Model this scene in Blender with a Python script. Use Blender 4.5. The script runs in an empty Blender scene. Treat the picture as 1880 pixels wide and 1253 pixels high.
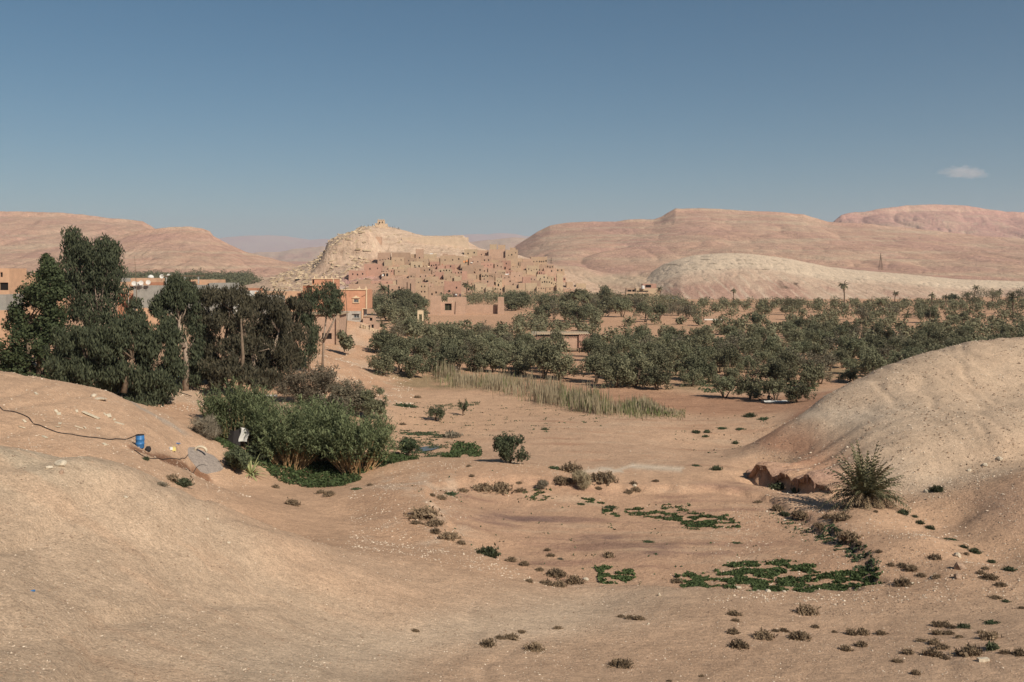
import bpy, math, random
import numpy as np
from mathutils import Matrix, Vector

# ------------------------------------------------------------------ camera, sky, sun, exposure
SC = bpy.context.scene
COL = SC.collection
F, CX, HY, EYE = 1830.0, 940.0, 500.0, 18.0      # focal length in photo pixels, centre column, horizon row, eye height

cam = bpy.data.cameras.new('camera')
camo = bpy.data.objects.new('camera', cam); COL.objects.link(camo)
camo.location = (0, 0, EYE); camo.rotation_euler = (math.radians(90), 0, 0)
cam.sensor_width = 36.0; cam.lens = 36.0 * F / 1880.0
cam.shift_y = -(626.5 - HY) / 1880.0
cam.clip_start = 0.1; cam.clip_end = 90000
SC.camera = camo

SUN_EL, SUN_AZ = 38.0, 140.0          # azimuth clockwise from +Y (view direction): behind the camera and to its right
world = bpy.data.worlds.new("World"); SC.world = world; world.use_nodes = True
wn, wl = world.node_tree.nodes, world.node_tree.links
sky = wn.new('ShaderNodeTexSky'); sky.sky_type = 'NISHITA'; sky.sun_disc = False
sky.sun_elevation = math.radians(SUN_EL); sky.sun_rotation = math.radians(SUN_AZ)
sky.air_density = 1.0; sky.dust_density = 1.4; sky.ozone_density = 1.6; sky.altitude = 1200
hs = wn.new('ShaderNodeHueSaturation'); hs.inputs['Saturation'].default_value = 1.25
hs.inputs['Hue'].default_value = 0.487
wl.new(sky.outputs[0], hs.inputs['Color'])
wl.new(hs.outputs[0], wn['Background'].inputs[0]); wn['Background'].inputs[1].default_value = 0.047

sun = bpy.data.lights.new('sun', 'SUN'); sun.energy = 4.9; sun.angle = math.radians(0.55); sun.color = (1.0, 0.92, 0.79)
suno = bpy.data.objects.new('sun', sun); COL.objects.link(suno)
_e, _a = math.radians(SUN_EL), math.radians(SUN_AZ)
to_sun = Vector((math.sin(_a) * math.cos(_e), math.cos(_a) * math.cos(_e), math.sin(_e)))
suno.rotation_euler = to_sun.to_track_quat('Z', 'Y').to_euler()
suno.location = (40, -40, 80)

SC.view_settings.view_transform = 'Standard'; SC.view_settings.look = 'None'
SC.view_settings.gamma = 1; SC.view_settings.use_curve_mapping = False
SC.view_settings.exposure = 0.25
SC.render.engine = 'CYCLES'
SC.cycles.max_bounces = 6; SC.cycles.diffuse_bounces = 3; SC.cycles.volume_bounces = 1
SC.cycles.transparent_max_bounces = 6; SC.cycles.use_denoising = True

# ------------------------------------------------------------------ helpers
rng = np.random.default_rng(11)
R = random.Random(5)

def tag(o, label=None, cat=None, group=None, kind=None):
    if label: o['label'] = label
    if cat: o['category'] = cat
    if group: o['group'] = group
    if kind: o['kind'] = kind
    return o

def thing(name, label, cat, loc=(0, 0, 0), rz=0.0, group=None):
    o = bpy.data.objects.new(name, None); COL.objects.link(o)
    o.empty_display_size = 0.2
    o.location = loc; o.rotation_euler = (0, 0, rz)
    return tag(o, label, cat, group)

def mk_mesh(name, V, Fc, mat=None, col=None, smooth=False):
    """V: n x 3, Fc: list of arrays (k x 3 / k x 4) or one array, or a list of tuples."""
    me = bpy.data.meshes.new(name)
    V = np.asarray(V, dtype=np.float32).reshape(-1, 3)
    if isinstance(Fc, np.ndarray): Fc = [Fc]
    if len(Fc) and isinstance(Fc[0], np.ndarray):
        loops = np.concatenate([f.ravel() for f in Fc]).astype(np.int32)
        sizes = np.concatenate([np.full(len(f), f.shape[1], dtype=np.int32) for f in Fc])
    else:
        loops = np.array([i for f in Fc for i in f], dtype=np.int32)
        sizes = np.array([len(f) for f in Fc], dtype=np.int32)
    starts = np.concatenate([[0], np.cumsum(sizes)[:-1]]).astype(np.int32)
    me.vertices.add(len(V)); me.vertices.foreach_set('co', V.ravel())
    me.loops.add(len(loops)); me.loops.foreach_set('vertex_index', loops)
    me.polygons.add(len(sizes)); me.polygons.foreach_set('loop_start', starts)
    me.polygons.foreach_set('use_smooth', np.full(len(sizes), bool(smooth)))
    me.update(calc_edges=True)
    if col is not None:
        c = np.ones((len(V), 4), dtype=np.float32); c[:, :3] = col
        at = me.color_attributes.new('Col', 'FLOAT_COLOR', 'POINT'); at.data.foreach_set('color', c.ravel())
    if mat: me.materials.append(mat)
    return me

def obj(name, me, parent=None, loc=None, rot=None, scale=None):
    o = bpy.data.objects.new(name, me); COL.objects.link(o)
    if parent is not None: o.parent = parent
    if loc is not None: o.location = loc
    if rot is not None: o.rotation_euler = rot
    if scale is not None: o.scale = scale
    return o

def copy_thing(root, loc, rz=0.0, scale=None, label=None, group=None):
    kids = list(root.children)
    c = root.copy(); COL.objects.link(c)
    c.location = loc; c.rotation_euler = (0, 0, rz)
    if scale is not None: c.scale = scale if hasattr(scale, '__len__') else (scale,) * 3
    if label: c['label'] = label
    if group: c['group'] = group
    for k in kids:
        k2 = k.copy(); COL.objects.link(k2); k2.parent = c
        for g in k.children:
            g2 = g.copy(); COL.objects.link(g2); g2.parent = k2
    return c

class MB:
    """collects simple solids into one mesh"""
    def __init__(s): s.v = []; s.f = []
    def add(s, V, Fc):
        b = len(s.v); s.v.extend([tuple(p) for p in V]); s.f.extend([tuple(i + b for i in f) for f in Fc]); return s
    def box(s, c, d, rz=0.0, taper=1.0, jit=0.0):
        x, y, z = c; a, b, h = d[0] / 2, d[1] / 2, d[2] / 2
        ca, sa = math.cos(rz), math.sin(rz); V = []
        for k, zz in ((1.0, -h), (taper, h)):
            for sx, sy in ((-1, -1), (1, -1), (1, 1), (-1, 1)):
                px, py = sx * a * k, sy * b * k
                V.append((x + px * ca - py * sa + R.uniform(-jit, jit), y + px * sa + py * ca + R.uniform(-jit, jit), z + zz + R.uniform(-jit, jit)))
        return s.add(V, [(3, 2, 1, 0), (4, 5, 6, 7), (0, 1, 5, 4), (1, 2, 6, 5), (2, 3, 7, 6), (3, 0, 4, 7)])
    def tube(s, pts, rad, n=6, cap=True):
        pts = [Vector(p) for p in pts]; rs = rad if hasattr(rad, '__len__') else [rad] * len(pts)
        V = []; Fc = []
        for i, p in enumerate(pts):
            t = (pts[min(i + 1, len(pts) - 1)] - pts[max(i - 1, 0)]).normalized()
            u = t.cross(Vector((0.13, 0.21, 1)) if abs(t.z) < 0.95 else Vector((1, 0.1, 0))).normalized(); w = t.cross(u)
            for k in range(n):
                a = 2 * math.pi * k / n
                V.append(p + (u * math.cos(a) + w * math.sin(a)) * rs[i])
        for i in range(len(pts) - 1):
            for k in range(n):
                Fc.append((i * n + k, i * n + (k + 1) % n, (i + 1) * n + (k + 1) % n, (i + 1) * n + k))
        if cap:
            Fc.append(tuple(range(n))[::-1]); Fc.append(tuple((len(pts) - 1) * n + k for k in range(n)))
        return s.add(V, Fc)
    def lathe(s, c, prof, n=16):
        V = []; Fc = []
        for (r, z) in prof:
            for k in range(n):
                a = 2 * math.pi * k / n; V.append((c[0] + r * math.cos(a), c[1] + r * math.sin(a), c[2] + z))
        for i in range(len(prof) - 1):
            for k in range(n):
                Fc.append((i * n + k, i * n + (k + 1) % n, (i + 1) * n + (k + 1) % n, (i + 1) * n + k))
        Fc.append(tuple(range(n))[::-1]); Fc.append(tuple((len(prof) - 1) * n + k for k in range(n)))
        return s.add(V, Fc)
    def prism(s, poly, y0, y1):
        """polygon in x,z extruded along y"""
        n = len(poly); V = [(x, y0, z) for x, z in poly] + [(x, y1, z) for x, z in poly]
        Fc = [tuple(range(n)), tuple(range(n, 2 * n))[::-1]] + [((i + 1) % n, i, i + n, (i + 1) % n + n) for i in range(n)]
        return s.add(V, Fc)
    def mesh(s, name, mat, smooth=False): return mk_mesh(name, s.v, s.f, mat, smooth=smooth)
    def build(s, name, mat, parent=None, smooth=False, **k): return obj(name, s.mesh(name, mat, smooth), parent, **k)

# numpy gradient noise
_P = np.random.default_rng(3).permutation(512).astype(np.int64); _P = np.concatenate([_P, _P])
_G = np.random.default_rng(4).normal(size=(512, 2)); _G /= np.linalg.norm(_G, axis=1)[:, None]
def noise2(x, y):
    xi = np.floor(x).astype(np.int64); yi = np.floor(y).astype(np.int64); xf = x - xi; yf = y - yi
    u = xf * xf * xf * (xf * (xf * 6 - 15) + 10); v = yf * yf * yf * (yf * (yf * 6 - 15) + 10)
    def g(a, b):
        h = _P[(_P[(xi + a) & 511] + yi + b) & 511]; gr = _G[h]
        return gr[..., 0] * (xf - a) + gr[..., 1] * (yf - b)
    return ((g(0, 0) * (1 - u) + g(1, 0) * u) * (1 - v) + (g(0, 1) * (1 - u) + g(1, 1) * u) * v) * 1.5
def fbm(x, y, o=4, lac=2.03, gain=0.5):
    r = 0; a = 1.0; n = 0
    for i in range(o):
        r = r + a * noise2(x + 17.3 * i, y - 9.1 * i); n += a; a *= gain; x = x * lac; y = y * lac
    return r / n
def ss(a, b, x): t = np.clip((x - a) / (b - a), 0, 1); return t * t * (3 - 2 * t)
def lerp(a, b, t): return a + (b - a) * t

# ------------------------------------------------------------------ materials
def new_mat(name):
    m = bpy.data.materials.new(name); m.use_nodes = True
    n, l = m.node_tree.nodes, m.node_tree.links
    b = n['Principled BSDF']; b.inputs['Roughness'].default_value = 0.9
    b.inputs['Specular IOR Level'].default_value = 0.15
    return m, n, l, b
def node(n, t, **k):
    x = n.new(t)
    for a, v in k.items():
        if a.startswith('i_'): x.inputs[a[2:].replace('_', ' ')].default_value = v
        else: setattr(x, a, v)
    return x
def ramp(n, stops):
    r = n.new('ShaderNodeValToRGB'); e = r.color_ramp.elements
    while len(e) < len(stops): e.new(0.5)
    for i, (p, c) in enumerate(stops): e[i].position = p; e[i].color = (c, c, c, 1) if not hasattr(c, '__len__') else (*c, 1)
    return r
def mul_noise(n, l, src, vec, scale, lo, hi, detail=6, rough=0.6, stops=(0.3, 0.7)):
    t = node(n, 'ShaderNodeTexNoise', i_Scale=scale, i_Detail=detail, i_Roughness=rough); l.new(vec, t.inputs['Vector'])
    r = ramp(n, [(stops[0], lo), (stops[1], hi)]); l.new(t.outputs['Fac'], r.inputs[0])
    m = node(n, 'ShaderNodeMix', data_type='RGBA', blend_type='MULTIPLY'); m.inputs['Factor'].default_value = 1
    l.new(src, m.inputs['A']); l.new(r.outputs[0], m.inputs['B'])
    return m.outputs['Result'], t

def earth_mat(name, scales, bump, bscale, specks=None):
    """colour from the painted soil kinds (attribute Col) times grain at several scales; fine relief by bump"""
    m, n, l, b = new_mat(name)
    at = node(n, 'ShaderNodeAttribute', attribute_name='Col'); geo = n.new('ShaderNodeNewGeometry')
    src = at.outputs['Color']; vec = geo.outputs['Position']
    for (sc, lo, hi, det) in scales:
        src, t = mul_noise(n, l, src, vec, sc, lo, hi, det)
    if specks:
        for (sc, thr, colr, amt) in specks:
            v = node(n, 'ShaderNodeTexVoronoi', i_Scale=sc); l.new(vec, v.inputs['Vector'])
            d = node(n, 'ShaderNodeMath', operation='LESS_THAN'); l.new(v.outputs['Distance'], d.inputs[0]); d.inputs[1].default_value = thr
            sx = n.new('ShaderNodeSeparateColor'); l.new(v.outputs['Color'], sx.inputs[0])
            k = node(n, 'ShaderNodeMath', operation='GREATER_THAN'); l.new(sx.outputs[0], k.inputs[0]); k.inputs[1].default_value = 1 - amt
            mm = node(n, 'ShaderNodeMath', operation='MULTIPLY'); l.new(d.outputs[0], mm.inputs[0]); l.new(k.outputs[0], mm.inputs[1])
            mx = node(n, 'ShaderNodeMix', data_type='RGBA'); l.new(mm.outputs[0], mx.inputs['Factor']); l.new(src, mx.inputs['A'])
            mx.inputs['B'].default_value = (*colr, 1); src = mx.outputs['Result']
    l.new(src, b.inputs['Base Color'])
    prev = None
    for (bs, st, dist) in bscale:
        t = node(n, 'ShaderNodeTexNoise', i_Scale=bs, i_Detail=7, i_Roughness=0.65); l.new(vec, t.inputs['Vector'])
        bp = node(n, 'ShaderNodeBump'); bp.inputs['Strength'].default_value = st * bump; bp.inputs['Distance'].default_value = dist
        l.new(t.outputs['Fac'], bp.inputs['Height'])
        if prev: l.new(prev, bp.inputs['Normal'])
        prev = bp.outputs[0]
    if prev: l.new(prev, b.inputs['Normal'])
    b.inputs['Roughness'].default_value = 0.95; b.inputs['Specular IOR Level'].default_value = 0.05
    return m

def plain_mat(name, col, rough=0.9, grain=None, bump=None, spec=0.15, metal=0, rand=0.0):
    m, n, l, b = new_mat(name); b.inputs['Roughness'].default_value = rough
    b.inputs['Specular IOR Level'].default_value = spec; b.inputs['Metallic'].default_value = metal
    rgb = node(n, 'ShaderNodeRGB'); rgb.outputs[0].default_value = (*col, 1); src = rgb.outputs[0]
    tc = n.new('ShaderNodeTexCoord')
    geo = n.new('ShaderNodeNewGeometry')
    if grain:
        for (sc, lo, hi) in grain: src, _ = mul_noise(n, l, src, geo.outputs['Position'], sc, lo, hi)
    if rand:
        oi = n.new('ShaderNodeObjectInfo'); mr = node(n, 'ShaderNodeMapRange'); l.new(oi.outputs['Random'], mr.inputs['Value'])
        mr.inputs['To Min'].default_value = 1 - rand; mr.inputs['To Max'].default_value = 1 + rand * 0.6
        h = n.new('ShaderNodeHueSaturation'); l.new(mr.outputs[0], h.inputs['Value']); l.new(src, h.inputs['Color']); src = h.outputs[0]
    l.new(src, b.inputs['Base Color'])
    if bump:
        t = node(n, 'ShaderNodeTexNoise', i_Scale=bump[0], i_Detail=6); l.new(geo.outputs['Position'], t.inputs['Vector'])
        bp = node(n, 'ShaderNodeBump'); bp.inputs['Strength'].default_value = bump[1]; bp.inputs['Distance'].default_value = bump[2]
        l.new(t.outputs['Fac'], bp.inputs['Height']); l.new(bp.outputs[0], b.inputs['Normal'])
    return m

def leaf_mat(name, c1, c2, trans=0.25, rand=0.25, rough=0.75, dry=0.0):
    """colour differs leaf by leaf (island) and plant by plant"""
    m, n, l, b = new_mat(name)
    geo = n.new('ShaderNodeNewGeometry'); oi = n.new('ShaderNodeObjectInfo')
    mx = node(n, 'ShaderNodeMix', data_type='RGBA'); l.new(geo.outputs['Random Per Island'], mx.inputs['Factor'])
    mx.inputs['A'].default_value = (*c1, 1); mx.inputs['B'].default_value = (*c2, 1)
    mr = node(n, 'ShaderNodeMapRange'); l.new(oi.outputs['Random'], mr.inputs['Value'])
    mr.inputs['To Min'].default_value = 1 - rand; mr.inputs['To Max'].default_value = 1 + rand
    # some plants are drier and browner than others
    wn_ = node(n, 'ShaderNodeTexWhiteNoise', noise_dimensions='1D'); l.new(oi.outputs['Random'], wn_.inputs['W'])
    mr2 = node(n, 'ShaderNodeMapRange'); l.new(wn_.outputs['Value'], mr2.inputs['Value']); mr2.inputs['To Min'].default_value = .0; mr2.inputs['To Max'].default_value = dry
    mx2 = node(n, 'ShaderNodeMix', data_type='RGBA'); l.new(mr2.outputs[0], mx2.inputs['Factor']); l.new(mx.outputs['Result'], mx2.inputs['A']); mx2.inputs['B'].default_value = (*[(c1[0] + c2[0]) * q for q in (.62, .48, .30)], 1); mx = mx2
    h = n.new('ShaderNodeHueSaturation'); l.new(mr.outputs[0], h.inputs['Value']); l.new(mx.outputs['Result'], h.inputs['Color'])
    l.new(h.outputs[0], b.inputs['Base Color']); b.inputs['Roughness'].default_value = rough
    if trans:
        tr = n.new('ShaderNodeBsdfTranslucent'); l.new(h.outputs[0], tr.inputs['Color'])
        ms = n.new('ShaderNodeMixShader'); ms.inputs[0].default_value = trans
        l.new(b.outputs[0], ms.inputs[1]); l.new(tr.outputs[0], ms.inputs[2]); l.new(ms.outputs[0], n['Material Output'].inputs['Surface'])
    return m

# ------------------------------------------------------------------ near ground: heights from surveyed points (photo column, photo row, distance)
def P(px, py, d): return ((px - CX) / F * d, d, EYE - (py - HY) / F * d)
CP = """
0 1253 24.5;200 1253 27.3;450 1253 30;700 1253 32.6;940 1253 35.2;1200 1253 37;1500 1253 37.5;1700 1253 37;1880 1253 36.5;2100 1253 35
-200 1253 22;0 1150 27.9;200 1150 31.3;450 1150 36;700 1150 41;940 1150 44.8;1200 1150 46.8;1500 1150 47.5;1750 1150 46.8;1880 1150 45
0 1050 31;200 1050 35;450 1050 41;700 1050 49;850 1050 54;0 950 35;200 950 38.5;400 965 43;210 864 41.2;340 908 43.5;480 957 47;-200 950 32
-200 800 37;0 827 39;140 847 40.5;270 882 42;420 937 45.5;560 987 49.5;680 1015 54
0 800 62;0 760 66;0 720 72;0 680 80;100 697 82;200 720 84;257 823 69;300 760 88;380 802 88;420 825 86;460 850 86;350 870 78
150 780 70;340 840 78;100 820 62;270 872 62;-200 700 75;-200 780 60;-200 660 85
600 900 82;500 880 86;700 860 90;640 872 90;450 900 78;520 930 70;650 950 72;740 1000 64
870 1020 60.6;800 975 66;760 935 71;740 900 76.6;800 872 85;870 853 88;950 862 86.5;1000 876 84;1100 888 83.5
900 1000 66;1200 1000 66;1400 1000 66;1100 910 80.5;1300 900 82.5;920 920 78.5;1450 1050 60;1250 1066 58.3;1560 1070 58;1000 930 77;1500 960 71
1000 1070 57.6;1000 1083 55;1200 1086 54.9;1400 1092 54.6;1100 1105 54;1600 1092 54.8
1360 862 91;1480 905 80;1600 940 71;1700 985 63.6;1765 1035 58;1690 1060 57.2
1590 928 74;1400 866 93;1480 893 84;1560 920 78;1660 928 74.5
1350 848 94.8;1420 792 100;1500 738 106;1600 683 110;1700 647 112;1820 622 113;1880 620 113;2000 625 113;2200 640 110
1500 800 95;1600 800 89;1700 800 86;1700 720 98;1600 740 98;1850 720 98;1850 800 84;1750 876 79.5;1650 860 81;1500 860 88
1880 835 82;1760 883 77.5;1690 920 74.5;1880 870 74;1880 950 66;1880 1040 57.5;1800 950 68;1760 962 69.5
1750 990 65.5;1820 1035 60;1880 1068 54.5;2000 900 69;2000 1000 60;2200 900 72;1880 1100 52
1200 830 100;1000 830 100;1350 830 100;1200 780 117.6;1000 780 117.6;900 800 110;760 820 104;720 790 113;1380 780 117
850 760 126.7;1100 750 131.8;1300 740 137.5;800 720 150;900 700 165;1200 700 165;1400 700 165;1200 650 220;1500 650 220;900 650 220;1700 640 235
1100 600 329;1500 600 329;1900 600 329;800 600 329;1300 600 329;2300 620 275
340 708 126;350 740 118;450 703 130;560 692 136;420 735 122;500 720 130;250 690 130;600 700 145;640 700 152;560 720 128;650 725 140
600 660 162;625 628 190;660 652 180;700 682 170;725 706 160;660 590 230;600 590 240;700 600 232;735 616 240;560 600 220;760 650 200;690 640 215
520 700 140;400 640 190;300 640 190;200 640 190;100 640 190;0 640 190;-200 640 190
560 770 105;480 790 100;640 780 108;560 850 92
"""
cp = []
for ln in CP.strip().split('\n'):
    for s in ln.split(';'):
        px, py, d = map(float, s.split()); cp.append((px, d, P(px, py, d)[2]))
# points hidden from the camera, given by height
for px, d, z in [(0, 47, 7.9), (0, 54, 7.1), (150, 50, 6.9), (270, 52, 5.6), (300, 60, 4.6), (-200, 46, 8.3), (420, 55, 3.9), (400, 60, 2.4), (560, 58, 2.2), (680, 62, 1.3),
                 (0, 95, 6.5), (100, 98, 5.0), (200, 100, 4.2), (0, 115, 4.6), (150, 118, 3.9), (300, 100, 2.6), (280, 118, 3.2), (-200, 105, 6), (-200, 120, 5), (0, 140, 4.5), (150, 145, 4.5), (300, 145, 4.3),
                 (0, 260, 6), (200, 260, 6.2), (400, 260, 6.4), (550, 270, 6.2), (-200, 260, 6), (0, 420, 5), (200, 420, 5), (400, 420, 4), (600, 400, 2.0), (-200, 420, 5),
                 (780, 260, 0.0), (700, 300, .8), (1500, 122, 1.6), (1600, 135, 2.5), (1720, 140, 3.0), (1880, 145, 3.5), (2100, 140, 4), (1550, 160, 0), (1720, 175, 0), (1900, 190, 0), (2200, 190, 0),
                 (1450, 108, .5), (0, 700, 1), (400, 700, 1), (800, 700, .5), (1200, 700, 0), (1600, 700, 0), (2000, 700, 0), (2600, 400, 0), (-800, 400, 4), (-800, 100, 6), (-800, 40, 11), (2700, 60, 4), (2700, 30, 4.5),
                 (-700, 20, 10), (2600, 15, 9.5), (-100, 14, 10.8), (940, 15, 9.6), (1880, 15, 9.2), (940, 25, 6.2), (400, 20, 8.9), (1500, 25, 6.2), (1880, 25, 6.0), (2300, 25, 6.0), (860, 106, 0), (870, 97, .1),
                 (740, 98, 0), (800, 96, .1), (1100, 94, 0)]:
    cp.append((px, d, z))
cp = np.array(cp)
_K = 6.1
_U = np.stack([cp[:, 0] / 300.0, _K * np.log(cp[:, 1])], 1)
def _phi(r2): return np.where(r2 > 1e-12, 0.5 * r2 * np.log(np.maximum(r2, 1e-12)), 0)
_n = len(cp); _A = np.zeros((_n + 3, _n + 3))
_A[:_n, :_n] = _phi(((_U[:, None] - _U[None]) ** 2).sum(-1)) + np.eye(_n) * 0.003
_A[:_n, _n] = 1; _A[:_n, _n + 1:] = _U; _A[_n, :_n] = 1; _A[_n + 1:, :_n] = _U.T
_W = np.linalg.solve(_A, np.concatenate([cp[:, 2], [0, 0, 0]]))
def tps(px, d):
    px = np.clip(px, -900, 2800); sh = px.shape
    q = np.stack([px.ravel() / 300.0, _K * np.log(np.clip(d.ravel(), 8, 760))], 1); out = np.empty(len(q))
    for i in range(0, len(q), 20000):
        c = q[i:i + 20000]; out[i:i + 20000] = _phi(((c[:, None] - _U[None]) ** 2).sum(-1)) @ _W[:_n] + _W[_n] + c @ _W[_n + 1:]
    return out.reshape(sh)
def px_of(x, y): return CX + F * x / np.maximum(y, 1e-3)

def px_mask(px, py, poly, soft=14.0):
    """soft mask of a polygon; px, py arrays of a plan drawing in map units"""
    poly = np.array(poly, float); n = len(poly); inside = np.zeros(px.shape, bool); dist = np.full(px.shape, 1e9)
    for i in range(n):
        a, b = poly[i], poly[(i + 1) % n]
        c = ((a[1] > py) != (b[1] > py)) & (px < (b[0] - a[0]) * (py - a[1]) / (b[1] - a[1] + 1e-9) + a[0]); inside ^= c
        ab = b - a; t = np.clip(((px - a[0]) * ab[0] + (py - a[1]) * ab[1]) / (ab @ ab + 1e-9), 0, 1)
        dist = np.minimum(dist, np.hypot(px - a[0] - t * ab[0], py - a[1] - t * ab[1]))
    sd = np.where(inside, dist, -dist)
    return ss(-soft, soft, sd)

def plan(pts):
    """photo outline on flat ground -> map outline (metres)"""
    out = []
    for (a, b) in pts:
        d = F * EYE / (b - HY); out.append(((a - CX) / F * d, d))
    return out

FIELD = plan([(790, 908), (850, 897), (960, 893), (1150, 896), (1330, 893), (1400, 905), (1460, 935), (1530, 985), (1590, 1030), (1612, 1072), (1480, 1086), (1380, 1088), (1250, 1080), (1130, 1068), (1010, 1068), (950, 1045), (880, 1012), (815, 970), (785, 935)])
def ground_z(x, y, fine=True):
    x = np.atleast_1d(np.asarray(x, float)); y = np.atleast_1d(np.asarray(y, float))
    px = px_of(x, np.maximum(y, 6)); z = tps(px, np.maximum(y, 6))
    t = ss(6, 17, y); near = 16.3 - 0.30 * np.maximum(y, 0) + 0.02 * np.minimum(y, 0) + 0.4 * noise2(x / 9, y / 9)
    z = near * (1 - t) + z * t
    far = ss(430, 680, y); z = z * (1 - far)
    if fine:
        k = ss(5, 25, y) * (1 - ss(250, 420, y))
        z = z + k * (0.16 * fbm(x / 7.0, y / 7.0, 4) + 0.05 * fbm(x / 1.3, y / 1.3, 4))
        fm = px_mask(x + .55 * noise2(x / 1.3, y / 1.3) + .25 * noise2(x / .4, y / .4 + 5), y + .9 * noise2(x / 1.7 + 4, y / 1.7), FIELD, .38) if x.size < 3 or True else 0
        z = z - .42 * fm * ss(46, 56, y) * ss(100, 90, y)
        # rills running down the clay mounds
        slope = np.clip((z - 1.0) / 6.0, 0, 1)
        rill = np.abs(noise2(x / 3.1 + 0.6 * noise2(x / 5, y / 5), y / 14.0)); z = z - k * slope * 0.22 * (1 - np.minimum(rill * 3, 1))
        # undercut foot of the clay mound: a ragged low cliff
        sx, sy = x - 21.2, y - 90.0; u = sx * .39 - sy * .92; s = sx * .92 + sy * .39 + .16 * noise2(u / .8, x * 0 + 1.5) + .06 * noise2(u / .3, x * 0 + 4.5) + .7 * noise2(u / 3.6, x * 0 + 9)
        env = ss(-.8, 1.6, u) * ss(12.0, 8.6, u)
        am = np.clip(.8 + 1.5 * noise2(u / 1.9, x * 0 + 21), .25, 1.35)
        z = z + env * am * (1.35 * ss(.0, .2, s) * np.exp(-np.maximum(s, 0) / 5.5) - .55 * np.exp(-((s + .8) / 1.1) ** 2))
        z = z + 1.2 * ss(500, 900, np.hypot(x, y)) * fbm(x / 90, y / 90, 3)
    return z
def gz(x, y): return float(ground_z(x, y)[0])
def at(px, py, d0=40, d1=700):
    """the ground point seen at a photo pixel (first hit along the sight line)"""
    ds = np.geomspace(d0, d1, 1600); xs = (px - CX) / F * ds; zr = EYE - (py - HY) / F * ds
    g = ground_z(xs, ds); k = np.argmax(g >= zr)
    if not (g >= zr).any(): k = len(ds) - 1
    return (float(xs[k]), float(ds[k]), float(g[k]))
# ------------------------------------------------------------------ soil colours of the near ground (real albedo, kinds of clay)
BEIGE = np.array([.445, .335, .24]); OLIVE = np.array([.405, .32, .23]); PINK = np.array([.445, .285, .185]); RED = np.array([.395, .22, .135])
DKRED = np.array([.235, .13, .085]); PURPLE = np.array([.20, .125, .10]); PALE = np.array([.47, .38, .29]); GREY = np.array([.33, .28, .23]); CREAM = np.array([.45, .37, .25])

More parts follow.
